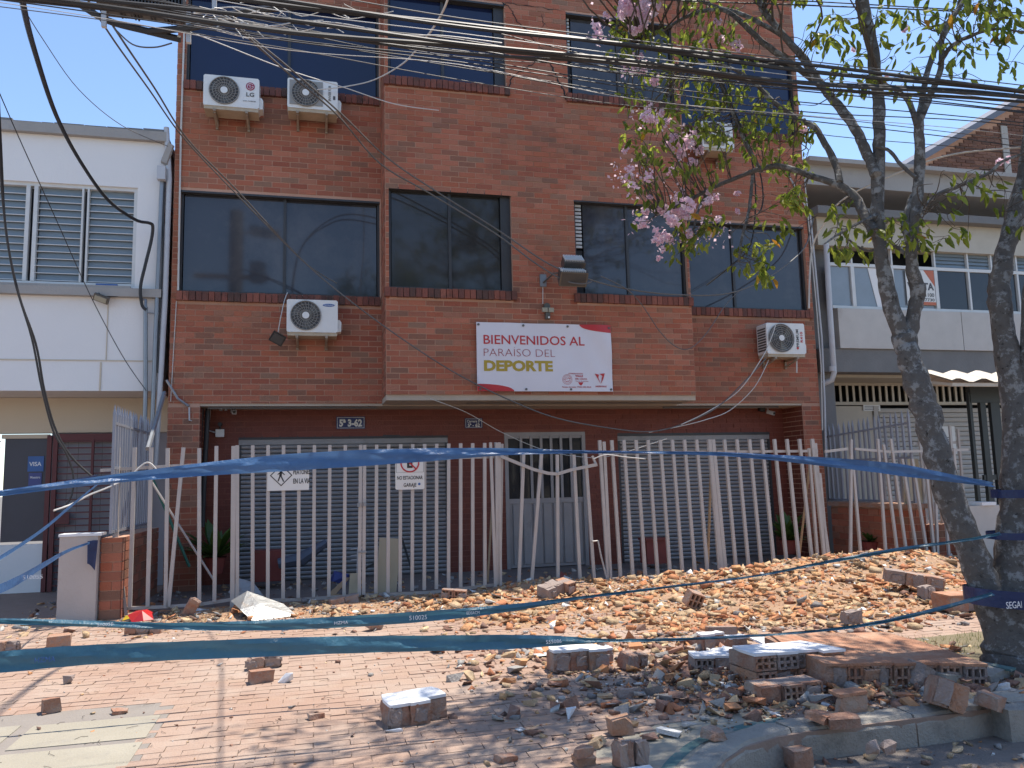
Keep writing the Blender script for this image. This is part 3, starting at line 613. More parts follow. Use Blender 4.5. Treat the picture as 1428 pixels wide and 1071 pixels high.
# small floodlight under the ledge
t = thing('wall_floodlight', 'small dark floodlight hanging below the ledge of the white building', 'lamp', onY(140, 415, 11.9)); c = ROOT[t]
MB().tube([c+Vector((-.02, .1, .08)), c+Vector((-.02, 0, .06)), c], .012).build('bracket', M['cable'], t); MB().obox(c+Vector((.02, -.03, -.02)), (.20, .05, .10), (.5, .35, 0)).build('housing', M['lamphead'], t); MB().obox(c+Vector((.015, -.055, -.035)), (.16, .02, .07), (.5, .35, 0)).build('lens', M['lampglass'], t)
MB().tube(crom([onY(146, 413, 11.93), onY(165, 413, 11.93), onY(185, 402, 11.93)]), .008).build('cord', M['cable'], t)

# ================================================================ RIGHT GREY BUILDING
RB0, RY, RG = 8.92, 12.0, 13.2
rbld = thing('concrete_building', 'old grey concrete two-storey building with broken band window, right of the brick building', 'building', (12, 13, 0))
PL = []
b = MB(); b.box(8.56, 12.25, 0, 9.0, 12.6, 5.46); b.build('corner_column', M['concretedark'], rbld)
b = MB(); b.box(8.56, RY+.05, 6.6, 30, 20, 6.98); b.box(8.56, RY-.12, 6.98, 30, 20.1, 7.06); b.build('parapet', M['concrete'], rbld)
b = MB(); b.box(8.6, RY-.20, 5.98, 30, RY+.05, 6.12); b.build('eave', M['concretedark'], rbld)
b = MB(); b.box(8.7, RY+.0, 5.46, 30, RY+.25, 5.98); b.build('fascia', M['cream'], rbld)
b = MB()
for x0, x1 in ((9.0, 11.62), (11.635, 14.3), (14.315, 18), (18.01, 30)): b.box(x0, RY, 3.60, x1, RY+.15, 4.32)
b.build('spandrel', M['concpanel'], rbld)
b = MB(); b.box(8.60, RY+.04, 3.18, 30, RY+.4, 3.595); b.build('beam', M['concretedark'], rbld)
b = MB(); b.box(8.6, RY+.4, 3.13, 30, RG+.2, 3.2); b.box(9.0, 12.7, 3.3, 30, 20, 3.4); b.build('soffit', M['cream'], rbld)
# window band
wy = RY+.06; wz0, wz1, wt = 4.33, 5.46, 5.14
band = thing('band_window', 'long steel framed window band of the grey building with old panes', 'window', (12, wy, wz0)); 
MB().box(8.95, wy, wz0, 22, wy+.06, wz0+.05).build('bottom_rail', M['framewhite'], band); MB().box(8.95, wy, wt-.03, 22, wy+.06, wt+.03).build('transom', M['framewhite'], band)
xs = [onY(x, 400, wy).x for x in (1157, 1190, 1246, 1306, 1352, 1385, 1420)]+[14.2, 15, 15.8, 16.6, 17.4, 18.2]
for i, x in enumerate(xs):
    w_ = .035 if i in (1, 3) else .02
    MB().box(x-w_, wy-.01, wz0+.05, x+w_, wy+.07, wt-.03).build('mullion', M['framewhite'], band); MB().box(x-.015, wy-.01, wt+.03, x+.015, wy+.05, wz1).build('mullion', M['framewhite'], band)
    if i < len(xs)-1:
        MB().box(x+w_+.003, wy+.03, wz0+.052, xs[i+1]-.04, wy+.036, wt-.034).build('pane', M['clearglass'] if i < 3 else M['glass'], band)
        if i in (3, 4, 5, 6, 7, 8):
            for k in range(4): z = wt+.045+k*.07; MB().add([(x+.02, wy+.03, z), (xs[i+1]-.02, wy+.03, z), (xs[i+1]-.02, wy+.06, z+.075), (x+.02, wy+.06, z+.075), (x+.02, wy+.034, z-.002), (xs[i+1]-.02, wy+.034, z-.002), (xs[i+1]-.02, wy+.064, z+.073), (x+.02, wy+.064, z+.073)], BOXF).build('louvre', M['louvre'], band)
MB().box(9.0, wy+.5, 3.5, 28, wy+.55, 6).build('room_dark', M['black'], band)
MB().bar((9.25, wy+.12, 4.35), (9.0, wy+.12, 5.1), .05).bar((9.55, wy+.12, 4.35), (9.95, wy+.12, 5.1), .05).build('fallen_slat', M['framewhite'], band)
MB().add([(9.9, wy+.02, 4.38), (10.25, wy+.02, 4.38), (10.3, wy+.02, 5.1), (9.75, wy+.02, 5.1), (9.9, wy+.024, 4.38), (10.25, wy+.024, 4.38), (10.3, wy+.024, 5.1), (9.75, wy+.024, 5.1)], BOXF).build('curtain', M['wallwhite'], band)
# poster
pX0 = onY(1271, 400, wy).x; pX1 = onY(1305, 400, wy).x-.03
po = MB().box(pX1-.62, wy-.006, 4.44, pX1, wy+.002, 5.10).build('sale_poster', M['signwhite'], None); tag(po, 'white sale poster with orange corners in the band window behind the tree fork', 'poster')
MB().extr([(pX1-.22, 5.099), (pX1-.001, 5.099), (pX1-.001, 4.80)], wy-.010, wy-.006).build('print', M['orange'], po); MB().box(pX1-.4, wy-.010, 4.441, pX1-.001, wy-.006, 4.50).build('print', M['orange'], po)
text(po, 'VENTA', pX1-.60, wy-.008, 4.73, .13, M['darkgrey'], .58, .04); text(po, '311 1100', pX1-.42, wy-.008, 4.60, .07, M['ink'], .39, .01); text(po, '305.7730', pX1-.42, wy-.008, 4.515, .055, M['ink'], .39, .01)
# white downpipe
MB().tube([onY(1152, 340, 11.92), onY(1157, 430, 11.92), onY(1163, 520, 11.92), onY(1160, 530, 12.0), onY(1148, 535, 12.1)], .05, 10).build('downpipe', M['pvc'], rbld, smooth=True)
MB().tube([onY(1161, 511, 11.92), onY(1161.3, 518, 11.92)], .058, 10).build('pipe_collar', M['pvc'], rbld)
# ground floor
b = MB(); b.box(8.55, RG+.08, 0, 30, RG+.12, 2.3); b.box(8.55, RG+.5, 2.2, 30, RG+.55, 3.2); b.build('backing_wall', M['black'], rbld)
gt = thing('vent_grating', 'row of cream vertical vent slats under the soffit of the grey building', 'grating', (12, RG, 2.8)); x = 9.2
MB().box(8.56, RG-.02, 3.08, 16, RG+.05, 3.13).build('top_rail', M['cream'], gt); MB().box(8.56, RG-.03, 2.70, 16, RG+.05, 2.76).build('bottom_rail', M['cream'], gt)
i = 0
while x < 15.5:
    a = .09; MB().add([(x, RG-.01, 2.76), (x+.05, RG-.01, 2.76), (x+.11, RG+a, 2.76), (x+.06, RG+a, 2.76), (x, RG-.01, 3.08), (x+.05, RG-.01, 3.08), (x+.11, RG+a, 3.08), (x+.06, RG+a, 3.08)], BOXF).build('slat', M['cream'], gt); x += .148; i += 1
MB().box(9.25, RG, .02, 10.5, RG+.06, 2.68).build('side_door', M['cream'], rbld); MB().box(10.52, RG-.03, .02, 10.62, RG+.06, 2.68).build('door_post', M['creamdoor'], rbld)
sh = thing('shop_shutter', 'pale cream roller shutter of the grey building', 'shutter', (12, RG, 0)); z = .1
mb = MB(); mb.extr([(.02, 0), (-.01, .01), (-.018, .05), (-.005, .088), (.02, .092)], -2.6, 2.6, 'x'); me = mesh('slat', mb.v, mb.f, M['creamdoor'])
while z < 2.6: link('slat', me, sh, (1.25, 0, z)); z += .094
bx = onY(1324, 612, RG-.05); pn = MB().box(bx.x-.2, RG-.035, bx.z-.30, bx.x+.16, RG-.030, bx.z+.25).build('paper_notice', M['signwhite'], None); tag(pn, 'white paper notice taped on the cream shutter behind the dark gate', 'notice'); text(pn, 'SE', bx.x-.14, RG-.037, bx.z-.05, .09, M['darkgrey'], .16, .01)
q = onY(1205, 566, RG-.02); pn = MB().box(q.x-.02, RG-.02, q.z-.1, q.x+.36, RG-.016, q.z+.05).build('paper_notice', M['signwhite'], None); tag(pn, 'small printed notice at the top of the cream side door', 'notice')
for k in range(4): MB().box(q.x+.01, RG-.022, q.z-.08+k*.033, q.x+.33, RG-.0205, q.z-.068+k*.033).build('print', M['darkgrey'], pn)
# far brick gable behind
gb = thing('gabled_house', 'tall brick house with a sloping grey roof edge behind the grey building', 'house', (17, 16, 0))
YG2 = 16.0; a1 = onY(1275, 230, YG2); a2 = onY(1428, 140, YG2); dx = (a2.z-a1.z)/(a2.x-a1.x); xe = a2.x+5
b = MB(); b.extr([(a1.x, 6), (xe, 6), (xe, a1.z+dx*(xe-a1.x)), (a1.x, a1.z)], YG2, YG2+.3); b.build('wall', M['mortar'], gb)
V = []; F = []; z = 6.9; r = 0; hs = random.Random(5)
while z < a1.z+dx*(xe-a1.x):
    x = a1.x - (r % 2)*.14
    while x < xe:
        if z+.08 < a1.z + dx*(x-a1.x) - .05 and x > a1.x:
            n = len(V); e = hs.uniform(.01, .03); V += [(p[0], p[1], p[2]) for p in [(x+.01, YG2-e, z+.008), (x+.27, YG2-e, z+.008), (x+.27, YG2+.02, z+.008), (x+.01, YG2+.02, z+.008), (x+.01, YG2-e, z+.082), (x+.27, YG2-e, z+.082), (x+.27, YG2+.02, z+.082), (x+.01, YG2+.02, z+.082)]]; F += [tuple(i+n for i in f) for f in BOXF]
        x += .28
    z += .09; r += 1
mbk = MB(); mbk.add(V, F); o = mbk.build('brickwork', mat('old brown brick', (.15, .075, .05), .95, rnd=[(.16, .075, .05), (.11, .055, .04), (.20, .10, .07)], bump=.5, dirt_or_sheen=((.06, .045, .04), 2, .5, .8)), gb); o['kind'] = 'stuff'
b = MB(); n_ = Vector((-dx, 0, 1)).normalized()
p0 = Vector((a1.x-1.2, 0, a1.z-1.2*dx)); p1 = Vector((xe, 0, a1.z+dx*(xe-a1.x)))
b.add([(p0.x, YG2-.35, p0.z), (p1.x, YG2-.35, p1.z), (p1.x, YG2+4, p1.z), (p0.x, YG2+4, p0.z), (p0.x, YG2-.35, p0.z+.16), (p1.x, YG2-.35, p1.z+.16), (p1.x, YG2+4, p1.z+.16), (p0.x, YG2+4, p0.z+.16)], BOXF); b.build('roof', M['roofsheet'], gb)
MB().box(a2.x-.9, YG2-.06, 7.0, a2.x-.7, YG2-.03, a2.z-.8).build('pilaster', M['concrete'], gb)

# ================================================================ AIR CONDITIONERS
def ac(label, tl, br, Y, kind, fan=.36, wall=YM):
    p = onY(*tl, Y); q = onY(*br, Y); x0, x1, z1, z0 = p.x, q.x, p.z, q.z; W_ = x1-x0; H_ = z1-z0
    d = wall-Y-.10; t = thing('air_conditioner', label, 'air conditioner', ((x0+x1)/2, wall, z0), 'air conditioner condensers hung on the brick facade')
    r = .02; pts = [(x0+r, z0), (x1-r, z0), (x1, z0+r), (x1, z1-r), (x1-r, z1), (x0+r, z1), (x0, z1-r), (x0, z0+r)]
    MB().extr(pts, Y, Y+d).build('casing', M['white'], t)
    MB().box(x0+.01, Y+.012, z0-.05, x1-.01, Y+d, z0-.001).build('base_tray', M['casing2'], t)
    fr_ = H_*fan/.72; cx = x0+W_*(.37 if kind != 'grey' else .36); cz = (z0+z1)/2+.005
    if kind == 'grey': MB().extr([(x0+.03, z0+.05), (x0+W_*.70, z0+.05), (x0+W_*.70, z1-.03), (x0+.03, z1-.03)], Y-.012, Y-.001).build('front_grille', M['greyplastic'], t); 
    yo = Y-(.016 if kind == 'grey' else .004)
    fr_ = H_*.455
    MB().extr(disc(cx, cz, fr_, 32), yo-.001, yo+.0005).build('fan_opening', M['darkgrille'], t)
    g = MB(); n = 24 if kind != 'ring' else 10
    for k in range(n):
        a = 2*math.pi*k/n; c, s = math.cos(a), math.sin(a); tw = .35 if kind != 'grey' else 0; P = [Vector((cx+c*.045, yo-.016, cz+s*.045)), Vector((cx+math.cos(a+tw*.6)*fr_*.6, yo-.016, cz+math.sin(a+tw*.6)*fr_*.6)), Vector((cx+math.cos(a+tw)*fr_*.98, yo-.006, cz+math.sin(a+tw)*fr_*.98))]
        g.tube(P, .0035, 4, False)
    for k in ((.35, .55, .75, .97) if kind != 'ring' else (.3, .45, .6, .75, .9, 1.0)):
        g.tube([Vector((cx+math.cos(2*math.pi*j/28)*fr_*k, yo-.014, cz+math.sin(2*math.pi*j/28)*fr_*k)) for j in range(29)], .004 if k < .9 else .007, 4, False)
    go = g.build('fan_guard', M['greyplastic'], t); go['kind'] = 'stuff'
    bl = MB()
    for k in range(3 if kind != 'x' else 5):
        a = 2*math.pi*k/3+.3; V = [Vector((cx+math.cos(a+e)*rr_*fr_, yo-.003+zz, cz+math.sin(a+e)*rr_*fr_)) for (e, rr_, zz) in ((-.25, .15, 0), (.25, .15, -.004), (.75, .92, -.004), (.05, .92, 0))]
        bl.add(V, [(0, 1, 2, 3)])
    bl.build('fan_blade', M['lamphead'], t)
    MB().extr(disc(cx, cz, .05, 16), yo-.024, yo-.012).build('hub', M['white'], t)
    for bx_ in (x0+W_*.2, x0+W_*.78): MB().box(bx_-.018, Y-.01, z0-.085, bx_+.018, wall-.015, z0-.052).bar((bx_, Y+.03, z0-.09), (bx_, wall-.03, z0-.17), .03, .02).box(bx_-.018, wall-.04, z0-.20, bx_+.018, wall-.013, z0-.05).build('bracket', M['bracket'], t)
    MB().extr([(x1, z0+.02), (x1+.05, z0+.03), (x1+.055, z0+.16), (x1+.03, z0+.2), (x1, z0+.2)], Y+.06, Y+d*.9).build('valve_cover', M['white'], t)
    if kind == 'ring' or kind == 'grey':
        s_ = MB()
        for k in range(9): s_.box(x0-.006, Y+.03, z0+.06+k*(H_-.12)/9, x0-.001, Y+d-.03, z0+.085+k*(H_-.12)/9)
        s_.build('side_louvre', M['darkgrille'], t)
    return t, x0, x1, z0, z1
t, x0, x1, z0, z1 = ac('white air conditioner with crimson round logo, leftmost of the upper pair', (284, 103), (361, 152), 11.6, 'spoke'); Y = 11.6
lx, lz = x0+(x1-x0)*.84, z1-.13; MB().extr(disc(lx, lz, .062, 24), Y-.006, Y-.001).build('logo', M['lgred'], t)
g = MB(); g.tube([(lx+.043*math.cos(a), Y-.008, lz+.043*math.sin(a)) for a in np.linspace(.6, 2*math.pi, 16)], .004, 4); g.tube([(lx+.043, Y-.008, lz), (lx+.015, Y-.008, lz)], .004, 4); g.tube([(lx-.004, Y-.008, lz+.025), (lx-.004, Y-.008, lz-.022), (lx+.014, Y-.008, lz-.022)], .004, 4); g.extr(disc(lx-.02, lz+.015, .006, 8), Y-.009, Y-.006); g.build('logo_mark', M['printwhite'], t)
text(t, 'LG', lx-.055, Y-.004, lz-.155, .062, M['darkgrey'], .11, .02); text(t, 'DUAL INVERTER', lx-.10, Y-.004, lz-.235, .016, M['darkgrey'], .18)
t, x0, x1, z0, z1 = ac('white air conditioner with grey grille panel, right one of the upper left pair', (401, 108), (471, 155), 11.6, 'grey'); text(t, 'INVERTER', x1-.10, Y-.004, z0+.15, .04, M['darkgrey'], .24, vert=True); MB().box(x1-.07, Y-.003, z0+.17, x1-.035, Y-.001, z0+.23).build('label', M['darkgrey'], t)
t, x0, x1, z0, z1 = ac('lone white air conditioner below the left first-floor window', (400, 417), (471, 464), 11.6, 'spoke'); lx = x0+(x1-x0)*.82
MB().extr([(lx+.085*math.cos(a)*1, z1-.075+.022*math.sin(a)) for a in np.linspace(0, 2*math.pi, 21)[:-1]], Y-.004, Y-.001).build('logo', M['stickerblue'], t); text(t, 'SAMSUNG', lx-.065, Y-.006, z1-.084, .018, M['printwhite'], .13)
t, x0, x1, z0, z1 = ac('dirty white air conditioner with red vertical lettering at the right pier', (1068, 450), (1124, 494), 11.6, 'ring'); text(t, 'PREMIUM', x1-.12, Y-.004, z0+.12, .05, M['darkgrey'], .30, .01, vert=True); text(t, 'R410', x1-.045, Y-.004, z0+.2, .045, M['bred'], .18, .02, vert=True); MB().extr(disc(x1-.15, z0+.10, .022, 12), Y-.004, Y-.001).build('logo', M['bred'], t)
ac5 = ac('white air conditioner high behind the pink blossoms on the right', (978, 168), (1023, 208), 11.6, 'grey'); text(ac5[0], 'AIRE', ac5[2]-.06, Y-.004, ac5[3]+.13, .05, M['darkgrey'], .2, vert=True)
# drain stub below the pier conditioner and its hanging wires
MB().tube([onY(1111, 494, 11.7), onY(1111, 520, 11.7)], .012).build('drain_pipe', M['wirewhite'], t)

# ================================================================ BANNER, PLATES, LAMPS
BY = YB-.05; p = onY(664, 449, BY); q = onY(855, 546, BY); bx0, bx1, bz0, bz1 = p.x, q.x, q.z, p.z
ban = thing('banner', 'white vinyl banner with red, maroon and gold lettering on the brick bay', 'banner', ((bx0+bx1)/2, BY, bz0))
NX, NZ = 40, 20; V = []; F = []
def wav(x, z): u = (x-bx0)/(bx1-bx0); v = (z-bz0)/(bz1-bz0); return .010*math.sin(u*19)*math.exp(-((v-.95)**2)*14) + .008*math.sin(u*31+v*9)*(u > .6)*(u-.6)*2.4 + .006*math.sin(u*7+v*5)
def bend(b_):
    off = ROOT[ban]
    for i in range(len(b_)): b_[i, 1] += wav(b_[i, 0]+off.x, b_[i, 2]+off.z)
    return b_
for j in range(NZ+1):
    for i in range(NX+1): x = bx0+(bx1-bx0)*i/NX; z = bz0+(bz1-bz0)*j/NZ; V.append((x, BY+wav(x, z), z))
F = [(j*(NX+1)+i, j*(NX+1)+i+1, (j+1)*(NX+1)+i+1, (j+1)*(NX+1)+i) for j in range(NZ) for i in range(NX)]
n = len(V); V += [(v[0], v[1]+.004, v[2]) for v in V]; F += [tuple(i+n for i in f[::-1]) for f in F]
MB().add(V, F).build('sheet', M['banner'], ban, smooth=True)
W_ = bx1-bx0; H_ = bz1-bz0
def bprint(pl, m, name='print'):
    # dense strip fill following the wave: pl = list of (u, v_low, v_high)
    V = []; 
    for (u, a, c) in pl:
        x = bx0+u*W_
        for k in range(4): z = bz0+(a+(c-a)*k/3)*H_; V.append((x, BY-.0035+wav(x, z), z))
    F = [(i*4+k, (i+1)*4+k, (i+1)*4+k+1, i*4+k+1) for i in range(len(pl)-1) for k in range(3)]
    MB().add(V, F).build(name, m, ban)
bprint([(u, .0, .105*math.sqrt(max(0, 1-(u/.265)**2.2))+.001) for u in np.linspace(0, .262, 14)], M['bred'])
bprint([(u, 1-.115*math.sqrt(max(0, 1-((1-u)/.24)**1.8))-.002 + .0, 1.0) for u in np.linspace(.762, 1.0, 14)], M['bred'])
TY = BY-.003
text(ban, 'BIENVENIDOS AL', bx0+.05*W_, TY, bz0+.685*H_, .135*H_, M['bred'], .745*W_, .008, bend=bend)
text(ban, 'PARAÍSO DEL', bx0+.05*W_, TY, bz0+.505*H_, .118*H_, M['bmaroon'], .52*W_, -.022, bend=bend)
text(ban, 'DEPORTE', bx0+.05*W_, TY, bz0+.30*H_, .145*H_, M['bgold'], .50*W_, .045, bend=bend)
text(ban, 'GOBERNACIÓN', bx0+.665*W_, TY, bz0+.255*H_, .018*H_, M['bred'], .11*W_, bend=bend); text(ban, 'VALLE', bx0+.715*W_, TY, bz0+.215*H_, .03*H_, M['bred'], .06*W_, .03, bend=bend); text(ban, 'DEL CAUCA', bx0+.715*W_, TY, bz0+.175*H_, .022*H_, M['bred'], .09*W_, .02, bend=bend); text(ban, 'Tierra de paraíso', bx0+.715*W_, TY, bz0+.145*H_, .014*H_, M['bred'], .10*W_, bend=bend)
text(ban, 'Paraíso de todos  PARA SER FELIZ', bx0+.615*W_, TY, bz0+.055*H_, .02*H_, M['bred'], .22*W_, .01, bend=bend); text(ban, 'INDERVALLE', bx0+.868*W_, TY, bz0+.065*H_, .022*H_, M['bred'], .082*W_, .02, bend=bend)
g = MB(); cx, cz = bx0+.655*W_, bz0+.175*H_
for rr_ in (.036, .028, .018): g.tube([(cx+rr_*W_*math.cos(a), TY-.003, cz+rr_*W_*math.sin(a)) for a in np.linspace(0, 2*math.pi, 20)], .0022, 4)
g.bar((cx-.05, TY-.002, cz), (cx+.05, TY-.002, cz+.02), .006, .002).bar((cx-.03, TY-.002, cz-.03), (cx+.03, TY-.002, cz-.02), .006, .002); g.build('seal', M['bred'], ban)
g = MB(); g.extr([(bx0+a*W_, bz0+c*H_) for a, c in ((.735, .135), (.775, .135), (.765, .10), (.755, .085), (.745, .10))], TY-.004, TY-.001); cx = bx0+.91*W_
g.extr([(cx-.045*W_, bz0+.265*H_), (cx-.015*W_, bz0+.25*H_), (cx-.02*W_, bz0+.20*H_), (cx-.008*W_, bz0+.14*H_), (cx-.004*W_, bz0+.115*H_)], TY-.004, TY-.001); g.extr([(cx-.01*W_, bz0+.262*H_), (cx+.03*W_, bz0+.27*H_), (cx+.018*W_, bz0+.19*H_), (cx, bz0+.12*H_), (cx+.006*W_, bz0+.20*H_), (cx+.012*W_, bz0+.23*H_)], TY-.004, TY-.001); g.build('emblem', M['bred'], ban)
for u, v in ((.015, .965), (.34, .965), (.67, .965), (.985, .955), (.02, .03), (.35, .03), (.68, .03), (.985, .03)): MB().extr(disc(bx0+u*W_, bz0+v*H_, .018, 10), BY-.012, BY+.02).build('fixing', M['cablegrey'], ban)
def plate(name, label, cat, tl, br, Yp, lines, m='navy', border='signwhite'):
    p = onY(*tl, Yp); q = onY(*br, Yp); o = MB().box(p.x, Yp-.006, q.z, q.x, Yp, p.z).build(name, M[m], None); tag(o, label, cat)
    w_ = q.x-p.x; h_ = p.z-q.z
    if border: MB().box(p.x+.012, Yp-.008, q.z+.012, q.x-.012, Yp-.0065, q.z+.018).box(p.x+.012, Yp-.008, p.z-.018, q.x-.012, Yp-.0065, p.z-.012).box(p.x+.012, Yp-.008, q.z+.018, p.x+.018, Yp-.0065, p.z-.018).box(q.x-.018, Yp-.008, q.z+.018, q.x-.012, Yp-.0065, p.z-.018).build('border', M[border], o)
    for (s_, u, v, h__, ww, bd) in lines: text(o, s_, p.x+u*w_, Yp-.008, q.z+v*h_, h__*h_, M['signwhite'], ww*w_, bd)
    return o
plate('house_number_plate', 'large navy enamel house number plate above the left garage', 'sign', (469, 581), (509, 598), YG-.012, [('5ª 3-62', .10, .22, .55, .80, .045)])
plate('house_number_plate', 'small navy address plate left of the entrance door', 'sign', (648, 583), (673, 597), YG-.012, [('Carrera 5ª', .12, .56, .25, .76, .02), ('5ª - 62', .16, .14, .32, .68, .03)])
# big floodlight pair on arm
fl = thing('floodlight', 'pair of heavy finned floodlights on an arm between the bay windows', 'floodlight', onY(757, 392, YB-.01)); c = ROOT[fl]
MB().box(c.x-.05, YB-.035, c.z-.09, c.x+.05, YB-.009, c.z+.10).build('base_plate', M['steel'], fl)
e = onY(786, 380, 10.95); MB().tube([c+Vector((0, -.03, -.03)), Vector((c.x+.10, 11.05, c.z+.06)), e], .014).build('arm', M['lamphead'], fl)
def lamp(c, w_, h_, d_, rot):
    r = Matrix.Rotation(rot, 3, 'X'); T = lambda v: r @ Vector(v) + c
    hb = MB(); hb.add([T(v) for v in [(-w_/2, -d_/2, -h_/2), (w_/2, -d_/2, -h_/2), (w_*.42, d_/2, -h_*.3), (-w_*.42, d_/2, -h_*.3), (-w_/2, -d_/2, h_/2), (w_/2, -d_/2, h_/2), (w_*.42, d_/2, h_*.3), (-w_*.42, d_/2, h_*.3)]], BOXF); h = hb.build('housing', M['lamphead'], fl)
    for k in range(12): x = -w_*.42+w_*.84*k/11; fb = MB(); fb.add([T(v) for v in [(x-.005, -d_*.35, h_*.47), (x+.005, -d_*.35, h_*.47), (x+.005, d_*.45, h_*.33), (x-.005, d_*.45, h_*.33), (x-.005, -d_*.35, h_*.47+.028), (x+.005, -d_*.35, h_*.47+.028), (x+.005, d_*.45, h_*.33+.028), (x-.005, d_*.45, h_*.33+.028)]], BOXF); fb.build('fin', M['finsilver'], h)
    gb_ = MB(); gb_.add([T(v) for v in [(-w_*.44, -d_/2-.006, -h_*.42), (w_*.44, -d_/2-.006, -h_*.42), (w_*.44, -d_/2-.001, -h_*.42), (-w_*.44, -d_/2-.001, -h_*.42), (-w_*.44, -d_/2-.006, h_*.42), (w_*.44, -d_/2-.006, h_*.42), (w_*.44, -d_/2-.001, h_*.42), (-w_*.44, -d_/2-.001, h_*.42)]], BOXF); gb_.build('lens', M['darkgrille'], h)
lamp(onY(798, 368, 10.95), .33, .20, .22, R_(50)); lamp(onY(797, 386, 10.85), .42, .22, .24, R_(35))
# little motion-sensor lamp
sl_ = thing('sensor_lamp', 'small black twin motion lamp just above the banner', 'lamp', onY(762, 435, YB-.02)); c = ROOT[sl_]
MB().extr(disc(c.x, c.z+.08, .05, 14), YB-.07, YB-.009).build('base', M['lamphead'], sl_); MB().box(c.x-.09, YB-.12, c.z-.02, c.x-.008, YB-.08, c.z+.045).box(c.x+.008, YB-.12, c.z-.02, c.x+.09, YB-.08, c.z+.045).build('lamp_head', M['lampglass'], sl_); MB().box(c.x-.035, YB-.10, c.z-.12, c.x+.035, YB-.03, c.z-.02).build('sensor', M['lamphead'], sl_); MB().extr(disc(c.x+.01, c.z-.10, .014, 8), YB-.115, YB-.10).build('sensor_eye', M['white'], sl_)
MB().tube([onY(757, 400, YB-.02), onY(757, 424, YB-.02)], .006).build('cord', M['wirewhite'], sl_)
# dangling small floodlight left of the lone conditioner
df = thing('dangling_floodlight', 'black floodlight dangling from its wire beside the lone air conditioner', 'floodlight', onY(387, 472, 11.75)); c = ROOT[df]
MB().obox(c, (.20, .05, .16), (.4, .45, .3)).build('housing', M['ink'], df); MB().tube(crom([c+Vector((0, 0, .05)), onY(392, 440, 11.75), onY(397, 418, 11.85), onY(401, 408, 11.9)]), .007).build('cord', M['wirewhite'], df); MB().obox(c+Vector((.0, -.03, -.01)), (.16, .01, .12), (.4, .45, .3)).build('lens', M['darkgrille'], df)
# soffit cameras and bits
def camera_obj(label, pxy, Yc):
    c = onY(*pxy, Yc); t = thing('security_camera', label, 'camera', c); MB().tube([c+Vector((0, .03, .07)), c+Vector((0, 0, .02)), c], .01).build('mount', M['pvc'], t); MB().obox(c+Vector((.01, -.05, -.01)), (.06, .14, .06), (.3, 0, .3)).build('body', M['pvc'], t); MB().obox(c+Vector((.03, -.125, -.03)), (.04, .01, .04), (.3, 0, .3)).build('lens', M['ink'], t)
camera_obj('white security camera under the soffit above the left garage', (325, 573), 12.4); camera_obj('white camera and loose wires under the soffit by the right pier', (1072, 575), 12.4)
jb = thing('junction_box', 'white wall box with a black knob left of the left garage', 'junction box', onY(307, 604, YG-.02)); c = ROOT[jb]; MB().box(c.x-.06, YG-.07, c.z-.06, c.x+.06, YG-.013, c.z+.055).build('box', M['white'], jb); MB().extr(disc(c.x, c.z+.13, .03, 12), YG-.09, YG-.012).build('knob', M['ink'], jb); MB().tube([(c.x, YG-.03, c.z+.05), (c.x, YG-.03, c.z+.1)], .012).build('stem', M['cable'], jb)
ls = thing('soffit_lamps', 'two small pale lamp holders under the soffit left of the left garage', 'lamp', onY(308, 570, 12.45)); c = ROOT[ls]
for k in (0, .07): MB().tube([c+Vector((k, 0, .05)), c+Vector((k, 0, -.03))], .022, 8).build('lamp_holder', M['pvc'], ls)
c = onY(1062, 571, 12.5); o = MB().obox(c, (.10, .08, .07), (0, .2, 0)).build('bell_box', M['ink'], None); tag(o, 'black box at the conduit end under the right soffit', 'box')

# ================================================================ FENCES
FY = 10.0
def pick(root, top, bot, w_=.041, Y0=FY, Y1=None, name='picket', m='picket'):
    a = onY(*bot, Y0) if Y1 is None else onY(*bot, Y1); c = onY(*top, Y0); MB().bar(a, c, w_, w_*.9).build(name, M[m], root)
def rail(root, pts, w_=.035, dy=.0, name='rail', m='picket'):
    P = [onY(x, y, FY+dy) for x, y in pts]
    for i in range(len(P)-1): MB().bar(P[i], P[i+1], w_, w_*.8).build(name, M[m], root)
f1 = thing('fence_panel', 'fixed left panel of the pale picket fence beside the brick pillar', 'fence', (-1.5, FY, 0))
for (t_, b_) in zip([(165, 624), (188, 624), (211, 624), (234, 625), (256, 625), (278, 625), (302, 622)], [(160, 850), (181, 847), (206, 846), (231, 848), (0, 0), (278, 843), (299, 839)]):
    if b_[0]: pick(f1, t_, (b_[0], b_[1]))
pick(f1, (256, 624), (235, 846)); pick(f1, (162, 742), (176, 858), .03); rail(f1, [(157, 849), (232, 846), (277, 843), (329, 835)], dy=.03); rail(f1, [(140, 656), (235, 650), (330, 646)], dy=.03)
pick(f1, (161, 745), (160, 872), .05); pick(f1, (326, 622), (324, 858), .05)
f2 = thing('gate_leaf', 'left driveway gate leaf carrying the pedestrian sign', 'gate', (-.1, FY, 0))
f3 = thing('gate_leaf', 'right driveway gate leaf carrying the no parking sign', 'gate', (1.5, FY, 0))
for i in range(9): u = i/8; pick(f2, (331+u*172, 621+u*-.5), (331+u*170, 838-u*8))
for i in range(12): u = i/11; pick(f3, (508.5+u*184, 620.5-u*3), (507+u*186, 829-u*14))
rail(f2, [(331, 838), (420, 836), (502, 830)], dy=.03); rail(f2, [(331, 645), (502, 641)], dy=.03); rail(f3, [(508, 830), (600, 826), (693, 815)], dy=.03); rail(f3, [(508, 641), (693, 637)], dy=.03)
for q in ((500, 704), (509, 703)): c = onY(q[0], q[1], FY-.04); MB().obox(c, (.03, .04, .05)).build('latch', M['steel'], f2)
